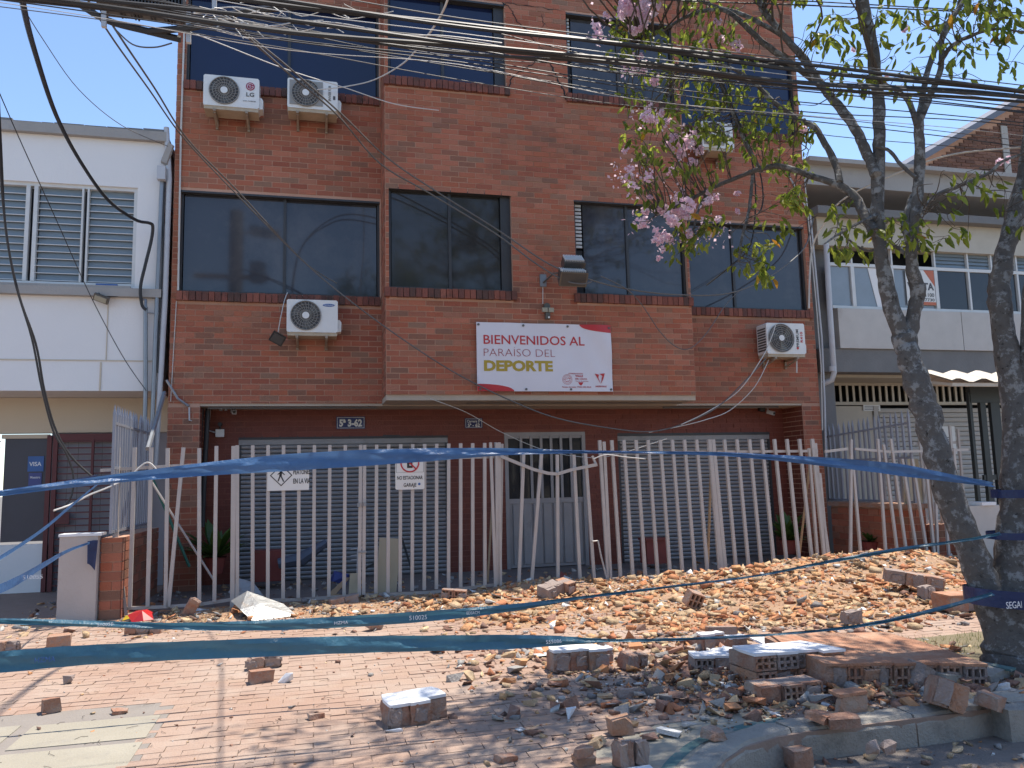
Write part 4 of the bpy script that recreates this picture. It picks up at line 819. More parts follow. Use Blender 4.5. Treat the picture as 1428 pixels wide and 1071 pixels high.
c = onY(505, 770, FY-.02); MB().obox(c, (.10, .03, .02)).build('latch', M['steel'], f2); 
f4 = thing('gate_leaf', 'collapsed pedestrian gate with sagging top rail and leaning bars before the door', 'gate', (3, FY, 0))
for (t_, b_) in (((730, 634), (723, 824)), ((755, 633), (741, 815)), ((777, 634), (778, 816)), ((800, 634), (809, 814)), ((816, 631), (829, 816))): pick(f4, t_, b_)
for i_, q in enumerate((((684, 617), (691, 818)), ((691, 617), (693.5, 826)), ((696, 617), (698, 828)), ((700, 619), (697, 815)))): pick(f4, *q, .036, Y0=FY-.02+.045*(i_ % 2)+.012*i_, name='gate_post')
rail(f4, [(698, 636), (722, 646), (745, 655), (764, 660), (777, 661), (797, 655), (822, 650), (832, 648)], .04, -.03, 'sagging_rail'); rail(f4, [(826, 636), (832, 650)], .03)
MB().tube([onY(826, 755, 9.97), onY(834, 754, 9.97), onY(838, 775, 9.97), onY(848, 815, 9.97)], .012, 5).build('bent_rod', M['picket'], f4)
f5 = thing('gate_leaf', 'right garage gate leaf with bars leaning left, nearest the door', 'gate', (4.6, FY, 0)); f6 = thing('gate_leaf', 'right garage gate leaf with bars leaning left, nearest the cluster of bent bars', 'gate', (6.2, FY, 0))
for i in range(10): u = i/9; pick(f5, (836+u*152, 614-u*1), (849+u*156 + (0 if i else 0), 824-u*14))
pick(f5, (842, 616), (852, 824)); rail(f5, [(850, 808), (930, 803), (1004, 799)], dy=.03); rail(f5, [(838, 632), (990, 630)], dy=.03)
for q in (((989, 613), (1008, 812)), ((994, 613), (1013, 812))): pick(f5, *q, .05, name='gate_post')
for i in range(8): u = i/7; pick(f6, (1010+u*122, 613-u*1), (1027+u*124, 799-u*9))
rail(f6, [(1010, 799), (1080, 795), (1150, 788)], dy=.03); rail(f6, [(1000, 630), (1140, 629)], dy=.03)
f7 = thing('fence_panel', 'broken right end of the picket fence with missing and splayed bars by the tree', 'fence', (8, FY, 0))
for q in (((1133, 612), (1158, 792)), ((1137, 618), (1151, 792)), ((1128, 625), (1141, 790)), ((1143, 660), (1155, 790)), ((1187, 613), (1186, 785)), ((1190, 655), (1201, 782)), ((1224, 612), (1236, 782)), ((1232, 620), (1253, 783)), ((1242, 612), (1266, 785)), ((1258, 640), (1281, 786)), ((1272, 640), (1295, 785)), ((1290, 640), (1304, 786)), ((1305, 700), (1308, 784)), ((1310, 625), (1324, 782)), ((1330, 625), (1341, 782))): pick(f7, *q, .036, Y0=FY+.02)
rail(f7, [(1150, 630), (1182, 626)], dy=.03); rail(f7, [(1192, 626), (1240, 630), (1290, 629), (1350, 627)], dy=.03); rail(f7, [(1236, 784), (1290, 784), (1350, 778)], dy=.03)
# spiked side fence, left, on a low brick wall with pillar
sf = thing('spiked_fence', 'spiked grey side fence on the low wall between white and brick buildings', 'fence', (-2.25, 11, .9))
def spikes(root, X, y0, y1, n, zb, zt, zr, m='spike'):
    for i in range(n):
        y = y0+(y1-y0)*i/(n-1); j = random.uniform(-.015, .015)
        mb = MB(); mb.bar((X, y, zb), (X+j, y, zt(i/(n-1))-.12), .035, .03, up=(1, 0, 0)); mb.build('bar', M[m], root)
        z = zt(i/(n-1))-.12; MB().add([(X+j-.017, y-.016, z), (X+j+.017, y-.016, z), (X+j+.017, y+.016, z), (X+j-.017, y+.016, z), (X+j, y, z+.12)], [(0, 3, 2, 1), (0, 1, 4), (1, 2, 4), (2, 3, 4), (3, 0, 4)]).build('spike', M[m], root)
    for z in zr: MB().bar((X, y0, z(0)), (X, y1, z(1)), .03, .03, up=(1, 0, 0)).build('rail', M[m], root)
spikes(sf, -2.2, 9.75, 11.9, 19, .95, lambda u: 2.40, [lambda u: 2.18, lambda u: 1.68, lambda u: .97])
def lowwall(label, x0, x1, y0, y1, z1, cap=True):
    t = thing('low_wall', label, 'wall', ((x0+x1)/2, (y0+y1)/2, 0)); MB().box(x0+.008, y0+.008, -.01, x1-.008, y1-.008, z1-.005).build('core', M['mortar'], t)
    me = MB().box(-.5, -.5, -.5, .5, .5, .5); mm = mesh('brick', me.v, me.f, M['brick']); r = 0; z = 0.0; PBW = .105 if cap else .09
    while z < z1-.03:
        h_ = min(PBW, z1-z); 
        for (axis, p, s_) in (('x', y0, -1), ('y', x0, -1), ('y', x1, 1)):
            a0, a1 = (x0, x1) if axis == 'x' else (y0+.012, y1); a = a0 - (r % 2)*.125
            while a < a1-.01:
                s0, s1 = max(a, a0), min(a+.25, a1)
                if s1-s0 > .03:
                    if axis == 'x': link('brick', mm, t, Vector(((s0+s1)/2, p+.012, z+h_/2))-ROOT[t], None, (s1-s0-.01, .024+random.uniform(0, .006), h_-.012))
                    else: link('brick', mm, t, Vector((p-s_*.008, (s0+s1)/2, z+h_/2))-ROOT[t], None, (.024+random.uniform(0, .006), s1-s0-.01, h_-.012))
                a += .25
        z += h_; r += 1
    return t
lw = lowwall('low brick wall with cream panel pillar end under the left spiked fence', -2.32, -2.10, 9.86, 11.98, .90)
MB().box(-2.72, 9.78, 0, -2.335, 9.90, .93).build('pillar_panel', M['concpanel'] if False else mat('pale pillar render', (.50, .44, .40), .9, (.42, .37, .33), 3, .6, .3, 30, dirt_or_sheen=((.3, .24, .2), 5, .62, .9)), lw)
MB().box(-2.73, 9.77, .932, -2.30, 9.99, .96).build('coping', M['plaster'], lw)
rw = lowwall('red brick planter wall beside the right neighbour, behind the splayed bars', 8.56, 8.86, 10.15, 11.98, .86)
MB().box(8.50, 10.08, .862, 8.92, 11.98, .93).build('coping', M['chunkbrick'], rw)
# front return of the planter wall
rw2 = lowwall('plain brick planter front closing the right neighbour yard behind the tree', 8.88, 9.9, 10.12, 10.4, .62)
sf2 = thing('spiked_fence', 'spiked grey side fence rising behind the trunk on the right planter wall', 'fence', (8.7, 11, .9))
spikes(sf2, 8.70, 10.15, 12.2, 17, .94, lambda u: 2.36-.10*u, [lambda u: 2.14-.1*u, lambda u: 1.62, lambda u: .96])
# dark iron gate with tin awning
ig = thing('iron_gate', 'dark green iron gate under a tin awning behind the big tree', 'gate', (10.2, 10.3, 0)); y = 10.2
gx = lambda a, c=600: onY(a, c, y).x
for (xa, xb, w_) in ((1345, 1352, .05), (1362, 1372, .10), (1379, 1396, .17), (1400, 1408, .06), (1425, 1432, .08), (1450, 1460, .1), (1480, 1490, .1)): 
    a = onY(xa, 540, y); MB().box(gx(xa+10)-w_/2, y-.03, .3, gx(xa+10)+w_/2, y+.03, 2.62).build('bar', M['darkgreen'], ig)
z = onY(1390, 540, y).z
MB().box(gx(1355), y-.04, 2.45, gx(1500), y+.04, 2.70).build('head', M['darkgreen'], ig); MB().box(gx(1365), y-.02, 1.25, gx(1480), y+.02, 1.33).build('rail', M['darkgreen'], ig); MB().box(gx(1365), y-.025, .55, gx(1480), y+.025, .66).build('rail', M['darkgreen'], ig)
aw = thing('awning', 'small corrugated tin awning over the dark iron gate', 'awning', (10.4, 9.9, 2.8)); V = []; n = 40; ax0 = onY(1312, 522, 9.75).x; ax1 = ax0+3
for i in range(n+1):
    x = ax0+(ax1-ax0)*i/n; c_ = .028*math.sin(i*1.05)
    for (yy_, zz_) in ((9.55, 2.72), (10.1, 2.92), (10.5, 2.80)): V.append((x, yy_, zz_+c_))
F = [(i*3+k, (i+1)*3+k, (i+1)*3+k+1, i*3+k+1) for i in range(n) for k in range(2)]; m_ = len(V); V += [(v[0], v[1], v[2]-.012) for v in V]; F += [tuple(i+m_ for i in f[::-1]) for f in F]
MB().add(V, F).build('roof_sheet', M['tinroof'], aw); MB().box(ax0+.02, 9.57, 2.63, ax1, 9.61, 2.68).box(ax0+.3, 10.16, 2.71, ax1, 10.24, 2.76).bar((ax0+.04, 9.6, 2.66), (ax0+.04, 10.2, 2.78), .04, .04).build('frame', M['cream'], aw)
# pedestal behind the tree
pd = thing('gate_pedestal', 'rendered pedestal with pale tile top beside the iron gate', 'pedestal', onY(1370, 770, 10.0)); c = ROOT[pd]; MB().box(c.x-.25, 9.9, 0, c.x+.35, 10.3, .88).build('body', M['concpanel'], pd); MB().box(c.x-.05, 9.87, .882, c.x+.2, 10.2, .93).build('top_tile', M['plaster'], pd)
for k in range(7):
    x = 9.15+k*.17; 
ng = thing('picket_gate', 'low pale picket gate between the leaning trunk and the iron gate', 'gate', (9.6, 10.3, .5))
for k in range(6): x = gx(1292+k*11, 650); MB().box(x-.018, 10.28, .55, x+.018, 10.31, 2.1-.05*(k % 2)).build('picket', M['picket'], ng)
MB().box(gx(1280), 10.315, 1.82, gx(1350), 10.34, 1.86).box(gx(1280), 10.315, .62, gx(1350), 10.34, .66).build('rail', M['picket'], ng)
# signs wired to the gate
sg = thing('warning_sign', 'white sign with pedestrian diamond wired to the left gate leaf', 'sign', onY(403, 683, FY-.05)); p = onY(373, 642, FY-.04); q = onY(431, 683, FY-.04); Ys = FY-.04
MB().box(p.x, Ys-.004, q.z, q.x, Ys, p.z).build('plate', M['signwhite'], sg); cx, cz, rr_ = p.x+.16, q.z+.18, .13
MB().extr([(cx-rr_, cz), (cx, cz-rr_), (cx+rr_, cz), (cx, cz+rr_)], Ys-.006, Ys-.0045).build('diamond', M['ink'], sg); k_ = .016; MB().extr([(cx-rr_+k_, cz), (cx, cz-rr_+k_), (cx+rr_-k_, cz), (cx, cz+rr_-k_)], Ys-.008, Ys-.0065).build('diamond_field', M['signwhite'], sg)
g = MB(); yb = Ys-.009; g.extr(disc(cx+.005, cz+.075, .016, 10), yb-.001, yb); g.bar((cx, yb, cz+.055), (cx-.008, yb, cz-.005), .03, .002).bar((cx-.006, yb, cz), (cx+.03, yb, cz-.075), .015, .002).bar((cx-.01, yb, cz), (cx-.035, yb, cz-.07), .015, .002).bar((cx, yb, cz+.045), (cx+.04, yb, cz+.005), .011, .002).bar((cx, yb, cz+.045), (cx-.04, yb, cz+.01), .011, .002); g.build('walker', M['ink'], sg)
text(sg, 'PEATONES', p.x+.30, Ys-.006, q.z+.19, .055, M['ink'], .20, .02); text(sg, 'EN LA VIA', p.x+.30, Ys-.006, q.z+.08, .06, M['ink'], .20, .02)
sg = thing('parking_sign', 'white no parking sign wired to the right gate leaf', 'sign', onY(572, 680, FY-.05)); p = onY(551, 627, FY-.04); q = onY(592, 682, FY-.04)
MB().extr([(p.x+.015, q.z), (q.x-.015, q.z), (q.x, q.z+.015), (q.x, p.z-.015), (q.x-.015, p.z), (p.x+.015, p.z), (p.x, p.z-.015), (p.x, q.z+.015)], Ys-.004, Ys).build('plate', M['signwhite'], sg); w_ = q.x-p.x; h_ = p.z-q.z; cx, cz = (p.x+q.x)/2, q.z+.66*h_
g = MB(); g.tube([(cx+.11*math.cos(a), Ys-.008, cz+.11*math.sin(a)) for a in np.linspace(0, 2*math.pi, 32)], .009, 4); g.bar((cx-.075, Ys-.008, cz+.075), (cx+.075, Ys-.008, cz-.075), .018, .002); g.build('ring', M['bred'], sg); 
t_ = text(sg, 'E', cx-.035, Ys-.0055, cz-.055, .11, M['ink'], .07, .05); g = MB(); yb = Ys-.005
for (a, c, d_, e_) in ((.03, .43, .97, .425), (.03, .94, .97, .935), (.03, .43, .035, .94), (.965, .43, .97, .94)): g.box(p.x+a*w_, yb-.001, q.z+min(c, e_)*h_, p.x+d_*w_+(0.002), yb, q.z+max(c, e_)*h_)
g.build('frame_line', M['darkgrey'], sg); text(sg, 'NO ESTACIONAR', p.x+.06*w_, Ys-.005, q.z+.25*h_, .09*h_, M['ink'], .88*w_, .02); text(sg, 'GARAJE', p.x+.28*w_, Ys-.005, q.z+.07*h_, .09*h_, M['ink'], .44*w_, .02); MB().extr(disc(p.x+.82*w_, q.z+.13*h_, .016, 10), Ys-.007, Ys-.0045).build('sticker', M['stickerblue'], sg)
# ================================================================ RUBBLE
def gz(x, y):
    """height of the settled rubble bed"""
    z = 0.
    for (cx, cy, sx, sy, h) in ((7.2, 9.5, 1.5, .75, .26), (8.3, 9.3, 1.0, .6, .10), (4.2, 9.5, 1.6, .6, .10), (5.6, 9.1, 1.5, .8, .08), (1.6, 9.9, 1.6, .35, .05), (-.4, 9.7, .9, .3, .03), (6.2, 8.2, 1.8, .8, .06), (2.9, 10.0, .6, .4, .08), (3.4, 5.2, 1.1, .5, .03)):
        z += h*math.exp(-((x-cx)/sx)**2-((y-cy)/sy)**2)
    return z
def dens(x, y):
    d = 0
    # main heap in front of the fence
    edge_y = 9.0-.25*max(x+1, 0) if x < 1.0 else 8.5-(x-1.0)*.55 if x < 4.2 else 6.75
    t = (y-edge_y)/.55
    if y < 10.35: d = max(d, 1/(1+math.exp(-t*2.0)) * (1.0 if x > 1.5 else .85 if x > -1.6 else .35) * (.75+.5*math.sin(x*2.3+y*1.7)*math.sin(x*1.1-y*2.9)))
    if y >= 10.2: d = .10
    if y >= 10.0 and x < 2.3: d = .16
    # heap by the kerb
    k = math.exp(-(((x-3.55)/1.3)**2)-(((y-5.15)/.72)**2)); d = max(d, 1.0*k)
    k = math.exp(-(((x-2.6)/1.7)**2)-(((y-6.2)/1.0)**2)); d = max(d, .32*k)
    k = math.exp(-(((x-1.3)/1.3)**2)-(((y-5.0)/1.2)**2)); d = max(d, .11*k)
    d = max(d, .035)
    if x < -2.8 and y > 8.2: d = max(d, .10)
    return d
def lin(c): return c
PAL = {'orange': [(.47, .20, .09), (.53, .27, .125), (.42, .165, .08), (.57, .34, .17), (.50, .24, .11)], 'dusty': [(.52, .36, .205), (.47, .33, .20), (.58, .42, .25), (.42, .30, .18)], 'grey': [(.30, .28, .26), (.38, .36, .33), (.22, .20, .19), (.46, .43, .39)], 'brown': [(.26, .14, .10), (.31, .17, .12), (.20, .12, .09)], 'white': [(.72, .71, .69), (.62, .61, .58)]}
def pickcol(x, y, r):
    q = r.random()
    if y > 10.15: w_ = (.15, .25, .3, .28, .02)
    elif y > 6.9: w_ = (.52, .32, .06, .07, .03) if x > 1.2 else (.28, .35, .24, .08, .05)
    else: w_ = (.26, .20, .20, .31, .03)
    for k, n in zip(w_, ('orange', 'dusty', 'grey', 'brown', 'white')):
        if q < k: c = r.choice(PAL[n]); s = r.uniform(.85, 1.15); return tuple(min(.85, v*s) for v in c), n
        q -= k
    return PAL['dusty'][0], 'dusty'
def hull(seed, flat=.6, n=11, boxy=.5):
    r = random.Random(seed); bm = bmesh.new()
    for i in range(n):
        p = [r.uniform(-1, 1) for _ in range(3)]
        if r.random() < boxy: p = [math.copysign(r.uniform(.75, 1), v) for v in p]
        bm.verts.new((p[0]*.5, p[1]*.5*.75, p[2]*.5*flat))
    res = bmesh.ops.convex_hull(bm, input=bm.verts)
    bmesh.ops.delete(bm, geom=[v for v in bm.verts if not v.link_faces], context='VERTS')
    bmesh.ops.dissolve_limit(bm, angle_limit=R_(12), verts=bm.verts, edges=bm.edges); bmesh.ops.triangulate(bm, faces=bm.faces)
    bm.verts.index_update(); V = np.array([v.co[:] for v in bm.verts]); F = np.array([[v.index for v in f.verts] for f in bm.faces]); bm.free(); return V, F
HULLS = [hull(i, flat=random.choice([.22, .35, .5, .7]), n=random.choice([7, 8, 10]), boxy=random.choice([.5, .8, 1.])) for i in range(24)]
rr = random.Random(11)
pieces = []
def scatter(n, box, smin, smax, power=2.2):
    k = 0
    while k < n:
        x = rr.uniform(box[0], box[1]); y = rr.uniform(box[2], box[3]); k += 1
        if rr.random() > dens(x, y): continue
        if y < 4.3 and x > 2.0: continue
        if (x-4.85)**2 + (y-5.0)**2 < .09: continue
        if not inpoly(x, max(y, 4.8) if x > 2.3 else y) and y < 4.25: continue
        s = smin + (smax-smin)*rr.random()**power
        pieces.append((x, y, s))
scatter(15000, (-3.4, 9.9, 8.4, 12.3), .016, .12, 3.2); scatter(17000, (1.0, 9.9, 6.2, 9.6), .018, .14, 3.2); scatter(11000, (1.0, 5.2, 4.2, 7.0), .014, .13, 2.9); scatter(9000, (-4, 5, 3.6, 9), .010, .07, 3.)
scatter(34000, (2.2, 9.6, 6.6, 10.3), .008, .03, 2.); scatter(15000, (-2.4, 4.2, 8.9, 10.2), .012, .035, 2.)
scatter(16000, (1.8, 5.0, 4.2, 6.2), .008, .028, 2.)
def big(n, box, s0, s1):
    for _ in range(n):
        x = rr.uniform(box[0], box[1]); y = rr.uniform(box[2], box[3])
        if rr.random() < dens(x, y)+.1: pieces.append((x, y, rr.uniform(s0, s1)))
big(150, (2.4, 9.4, 8.6, 10.1), .08, .17); big(90, (-1.9, 2.4, 9.2, 10.15), .07, .14); big(70, (1.5, 8, 6.8, 9), .07, .13); big(40, (2.4, 4.8, 4.4, 5.9), .07, .13); big(40, (-1.9, 7, 10.1, 12.2), .06, .14)
scatter(9000, (-2.6, 3.2, 3.6, 9), .006, .03, 2.)
# road bits beyond the kerb
for _ in range(420):
    x = rr.uniform(2.3, 5.6); y = rr.uniform(3.0, 4.1); pieces.append((x, y, -(.012+.07*rr.random()**2.5)))
seen = []
for (x, y, s) in pieces:
    u, v, k = px((x, y, .02))
    if -40 < u < 1470 and v < 1100: seen.append((abs(s)/k, x, y, s))
seen.sort(reverse=True); NI = 285
fm = {}
def kindzone(x, y, s, n):
    if s < 0: z = ('lying on the road below the kerb', 'rubble on the road')
    elif y > 10.15: z = ('lying in the shaded yard behind the picket fence', 'rubble in the yard')
    elif y > 6.9 and x > 4.6: z = ('on the sunlit rubble heap before the right garage gates', 'rubble of the right heap')
    elif y > 6.9 and x > 1.2: z = ('strewn before the collapsed gate in the middle', 'rubble before the door')
    elif y > 6.9: z = ('strewn at the foot of the left gates', 'rubble before the left gates')
    elif x > 2.4: z = ('in the shaded debris behind the kerb near the tree', 'rubble behind the kerb')
    else: z = ('lying loose on the pink brick paving', 'rubble on the brick paving')
    a = {'orange': 'orange broken brick piece ', 'dusty': 'dusty tan brick chip ', 'grey': 'grey mortar lump ', 'brown': 'dark brown brick piece ', 'white': 'white plaster flake '}[n]
    return a+z[0], {'orange': 'orange', 'dusty': 'tan', 'grey': 'grey', 'brown': 'brown', 'white': 'white'}[n]+' '+z[1]
FM = {k: mat('fragment '+k, PAL[k][0], .95, rnd=PAL[k], bump=.8, bscale=60, dirt_or_sheen=[((.42, .33, .27), 15, .56, .8), ((.2, .13, .1), 11, .62, .85)]) for k in PAL}
for i, (_, x, y, s) in enumerate(seen[:NI]):
    c, n = pickcol(x, y, rr); hi = rr.randrange(len(HULLS)); key = (hi, n)
    if key not in fm: V, F = HULLS[hi]; fm[key] = mesh('brick_fragment', V, [tuple(int(a) for a in f) for f in F], FM[n])
    z = (GZ if s < 0 else gz(x, y)) + abs(s)*.16; lab, grp = kindzone(x, y, s, n)
    o = link('brick_fragment' if n in ('orange', 'dusty', 'brown') else 'mortar_lump' if n == 'grey' else 'plaster_flake', fm[key], None, (x, y, z), (rr.gauss(0, .2), rr.gauss(0, .2), rr.uniform(0, 6.28)), (abs(s)*1.15, abs(s), abs(s)*.95))
    tag(o, lab, 'brick piece' if n in ('orange', 'dusty', 'brown') else 'mortar' if n == 'grey' else 'plaster', grp)
AV, AF, AC = [], [], []; base = 0
for (_, x, y, s) in seen[NI:]:
    V, F = HULLS[rr.randrange(len(HULLS))]; c, n = pickcol(x, y, rr); s_ = abs(s)
    a, b_, g_ = rr.uniform(0, 6.28), rr.gauss(0, .26), rr.gauss(0, .26)
    Rm = np.array(Matrix.Rotation(a, 3, 'Z') @ Matrix.Rotation(b_, 3, 'X') @ Matrix.Rotation(g_, 3, 'Y'))
    z = (GZ if s < 0 else gz(x, y)) + s_*.15 + (rr.random()**2*.035 if dens(x, y) > .5 and s > 0 else 0)
    AV.append((V*s_) @ Rm.T + np.array([x, y, z])); AF.append(F+base); AC.append(np.tile(np.array([*c, 1]), (len(V), 1))); base += len(V)
V = np.concatenate(AV); F = np.concatenate(AF); Cc = np.concatenate(AC)
me = bpy.data.meshes.new('rubble'); me.vertices.add(len(V)); me.vertices.foreach_set('co', V.ravel()); me.loops.add(len(F)*3); me.loops.foreach_set('vertex_index', F.ravel().astype(np.int32)); me.polygons.add(len(F)); me.polygons.foreach_set('loop_start', np.arange(0, len(F)*3, 3, dtype=np.int32)); me.update(calc_edges=True); me.validate()
ca = me.color_attributes.new('Col', 'FLOAT_COLOR', 'POINT'); ca.data.foreach_set('color', Cc.ravel().astype(np.float32)); me.materials.append(M['frag'])
o = link('small_rubble', me); tag(o, 'fine brick and mortar rubble strewn between fence and kerb', 'rubble', kind='stuff')
# dust bed where rubble is dense
NXg, NYg = 260, 110; gx0, gx1, gy0, gy1 = -2.6, 9.8, 5.9, 10.9; V = []; idx = {}; F = []
for j in range(NYg+1):
    for i in range(NXg+1):
        x = gx0+(gx1-gx0)*i/NXg; y = gy0+(gy1-gy0)*j/NYg; d = dens(x, y) if y < 10.2 else .72*max(0, 1-(y-10.2)/.35); zz = gz(x, y) + (d-.32)*.045 + .006*math.sin(x*23+y*11)*math.sin(y*31-x*7) + rr.uniform(-.004, .004)
        V.append((x, y, zz))
for j in range(NYg):
    for i in range(NXg):
        q = [j*(NXg+1)+i, j*(NXg+1)+i+1, (j+1)*(NXg+1)+i+1, (j+1)*(NXg+1)+i]
        if max(V[k][2] for k in q) > 0.006: F.append(tuple(q))
o = MB().add(V, F).build('rubble_dust', M['dust'], None, smooth=True, loc=(0, 0, 0)); tag(o, kind='stuff'); o['label'] = 'bed of orange brick dust under the rubble heap'; o['category'] = 'dust'

# ---- larger masonry chunks
def hollow(mb, x0, y0, z0, x1, y1, z1, nx=3, nz=2, dep=.06):
    """hollow clay block, holes open to -Y at y0"""
    t = .016; xs = [x0]; zs = [z0]
    cw = (x1-x0-t*(nx+1))/nx; ch = (z1-z0-t*(nz+1))/nz
    for i in range(nx): xs += [x0+t*(i+1)+cw*i, x0+t*(i+1)+cw*(i+1)]
    for i in range(nz): zs += [z0+t*(i+1)+ch*i, z0+t*(i+1)+ch*(i+1)]
    xs.append(x1); zs.append(z1); V = []; F = []
    for i in range(len(xs)-1):
        for j in range(len(zs)-1):
            a, b_, c, d = xs[i], xs[i+1], zs[j], zs[j+1]; hole = i % 2 == 1 and j % 2 == 1; k = len(V)
            if not hole: V += [(a, y0, c), (b_, y0, c), (b_, y0, d), (a, y0, d)]; F.append((k, k+1, k+2, k+3))
            else:
                V += [(a, y0, c), (b_, y0, c), (b_, y0, d), (a, y0, d), (a, y0+dep, c), (b_, y0+dep, c), (b_, y0+dep, d), (a, y0+dep, d)]
                F += [(k, k+1, k+5, k+4), (k+1, k+2, k+6, k+5), (k+2, k+3, k+7, k+6), (k+3, k, k+4, k+7), (k+4, k+5, k+6, k+7)]
    k = len(V); V += [(x0, y0, z0), (x1, y0, z0), (x1, y1, z0), (x0, y1, z0), (x0, y0, z1), (x1, y0, z1), (x1, y1, z1), (x0, y1, z1)]; F += [tuple(q+k for q in f) for f in BOXF if f != (0, 1, 5, 4)]
    return mb.add(V, F)
def roughen(me, r, amp, chip=.0):
    bm = bmesh.new(); bm.from_mesh(me)
    if chip:
        vs_ = [v for v in bm.verts if r.random() < chip*.5]
        if vs_: bmesh.ops.bevel(bm, geom=vs_, offset=r.uniform(.015, .045), affect='VERTICES', segments=1)
    bmesh.ops.subdivide_edges(bm, edges=bm.edges, cuts=2, use_grid_fill=True)
    for v in bm.verts: v.co += Vector([r.uniform(-amp, amp) for _ in range(3)])
    bm.to_mesh(me); bm.free()
def place(o, bpx, z=0., rot=(0, 0, 0)):
    p = onZ(bpx[0], bpx[1], z); o.location = (p.x, p.y, z); o.rotation_euler = rot; return o
def chunk(label, bpx, W_, D_, H_, nx, nz, top='plaster', rot=(0, 0, 0), z=0., holes=(3, 2), solid=False, seed=0, jag=.05):
    """piece of broken wall: bricks of uneven length side by side, a facing sheet on top"""
    t = thing('wall_chunk', label, 'rubble', (0, 0, 0)); r = random.Random(seed+len(label)); outline = []
    bw = W_/nx; bh = H_/nz
    for j in range(nz):
        for i in range(nx):
            y0 = -D_/2 + r.uniform(0, jag) + (jag*.6 if j < nz-1 else 0); x0 = -W_/2+i*bw+.004; x1 = x0+bw-.010; z0 = j*bh+.003; z1 = z0+bh-.008
            y1 = D_/2 - r.uniform(0, jag*1.5)
            m = MB()
            if solid or r.random() < .25: m.box(x0, y0, z0, x1, y1, z1)
            else: hollow(m, x0, y0, z0, x1, y1, z1, *holes)
            hol_ = len(m.v) > 8
            for v in m.v:
                if r.random() < .3: v += Vector((r.uniform(-.006, .006), r.uniform(-.006, .006), r.uniform(-.003, .003)))
            ob_ = m.build('brick', M['chunkbrick'] if r.random() < .62 else M['chunkmortar'], t)
            if not hol_: roughen(ob_.data, r, .008, .5)
            if r.random() < .5 and j == 0:  # mortar smear squeezed on the front
                sm = MB().obox(((x0+x1)/2+r.uniform(-.04, .04), y0-.004, (z0+z1)/2), (bw*r.uniform(.3, .8), .016, bh*r.uniform(.4, .9)), (0, r.uniform(-.2, .2), 0)).build('mortar', M['chunkmortar'], t); roughen(sm.data, r, .007, .2)
            if j == nz-1: outline += [(x0-.006, y0-.004), (x1+.004, y0-.004)]
    b_ = MB(); b_.box(-W_/2+.02, -D_/2+jag*1.1, .006, W_/2-.02, D_/2-jag*1.6, H_-.003); b_.build('mortar', M['chunkmortar'], t)
    if top:
        ol = [(x+r.uniform(-.008, .008), y+r.uniform(-.006, .006)) for x, y in outline]
        back = [(W_/2+r.uniform(-.03, .0), D_/2*.3), (W_/2*.8, D_/2+r.uniform(-.03, .0)), (W_*.15, D_/2+r.uniform(-.05, .0)), (-W_*.2, D_/2+r.uniform(-.03, .0)), (-W_/2*.9, D_/2*.9), (-W_/2, D_*.1)]
        MB().extr(ol+back, H_-.004, H_+.014, 'z').build({'plaster': 'plaster', 'brickface': 'brick_face'}[top], M[top], t)
    return place(t, bpx, z, rot)
chunk('large wall chunk with white plaster top and hollow brick rows, centre of the kerb heap', (1098, 949), .68, .42, .21, 4, 2, rot=(-.03, .02, .05), seed=1, jag=.09)
chunk('wide tilted wall slab with orange brick face, largest piece, left of the big tree', (1207, 936), 1.16, 1.0, .16, 7, 1, top='brickface', rot=(.03, .05, -.10), seed=2, jag=.06)
chunk('wall chunk with torn white plaster top lying alone on the pavement, left', (578, 1003), .38, .26, .13, 3, 1, rot=(.06, -.03, .22), seed=3, solid=True, jag=.06)
chunk('plaster topped wall chunk just under the end of the long low tape', (804, 934), .42, .22, .15, 3, 1, rot=(0, .02, .03), seed=4, solid=True, jag=.05)
chunk('small plaster topped block touching the chunk under the tape', (843, 927), .12, .14, .12, 1, 1, rot=(0, 0, .1), seed=5, solid=True)
chunk('plaster topped chunk with hollow bricks, left end of the kerb heap', (990, 937), .30, .20, .12, 2, 1, rot=(0, .05, -.12), seed=6)
chunk('upright whitish block topped with plaster, left behind the large chunk', (1029, 918), .16, .16, .16, 1, 1, rot=(0, 0, .1), seed=7, solid=True)
chunk('pair of bricks with bright plaster caps, farthest left in the kerb heap', (992, 905), .22, .14, .12, 2, 1, rot=(0, 0, .05), seed=8, solid=True)
chunk('bare brown brick block behind the plaster capped pair', (1008, 893), .28, .12, .12, 1, 1, top=None, rot=(0, .03, -.15), seed=9, solid=True)
chunk('rounded plaster capped block between large chunk and left chunk', (1010, 928), .18, .14, .11, 1, 1, rot=(.05, -.05, .4), seed=10, solid=True)
chunk('grey brown broken block standing right of the large chunk', (1181, 944), .26, .20, .15, 2, 1, top=None, rot=(.1, -.2, -.3), seed=11, solid=True)
chunk('lower hidden brick row wedged under the large plaster chunk', (1092, 972), .46, .26, .11, 3, 1, top=None, rot=(0, 0, .02), seed=12)
chunk('brown block leaning on its edge near the broken kerb', (1279, 957), .15, .18, .15, 1, 1, top=None, rot=(.1, .4, .35), seed=13, solid=True)
chunk('wedge of bricks with plaster edge tipped over beside the kerb top', (1315, 988), .20, .22, .17, 2, 1, top=None, rot=(-.25, .35, -.5), z=.02, seed=14, solid=True)
chunk('squat mortared block with orange top in the middle of the kerb debris', (1186, 996), .21, .15, .12, 1, 1, top='brickface', rot=(.03, .0, .08), seed=15, solid=True)
chunk('long sunlit block lying on the rubble mound before the splayed bars', (1273, 816), .62, .24, .14, 3, 1, top=None, rot=(.05, .17, -.5), z=.14, seed=16, solid=True, jag=.03)
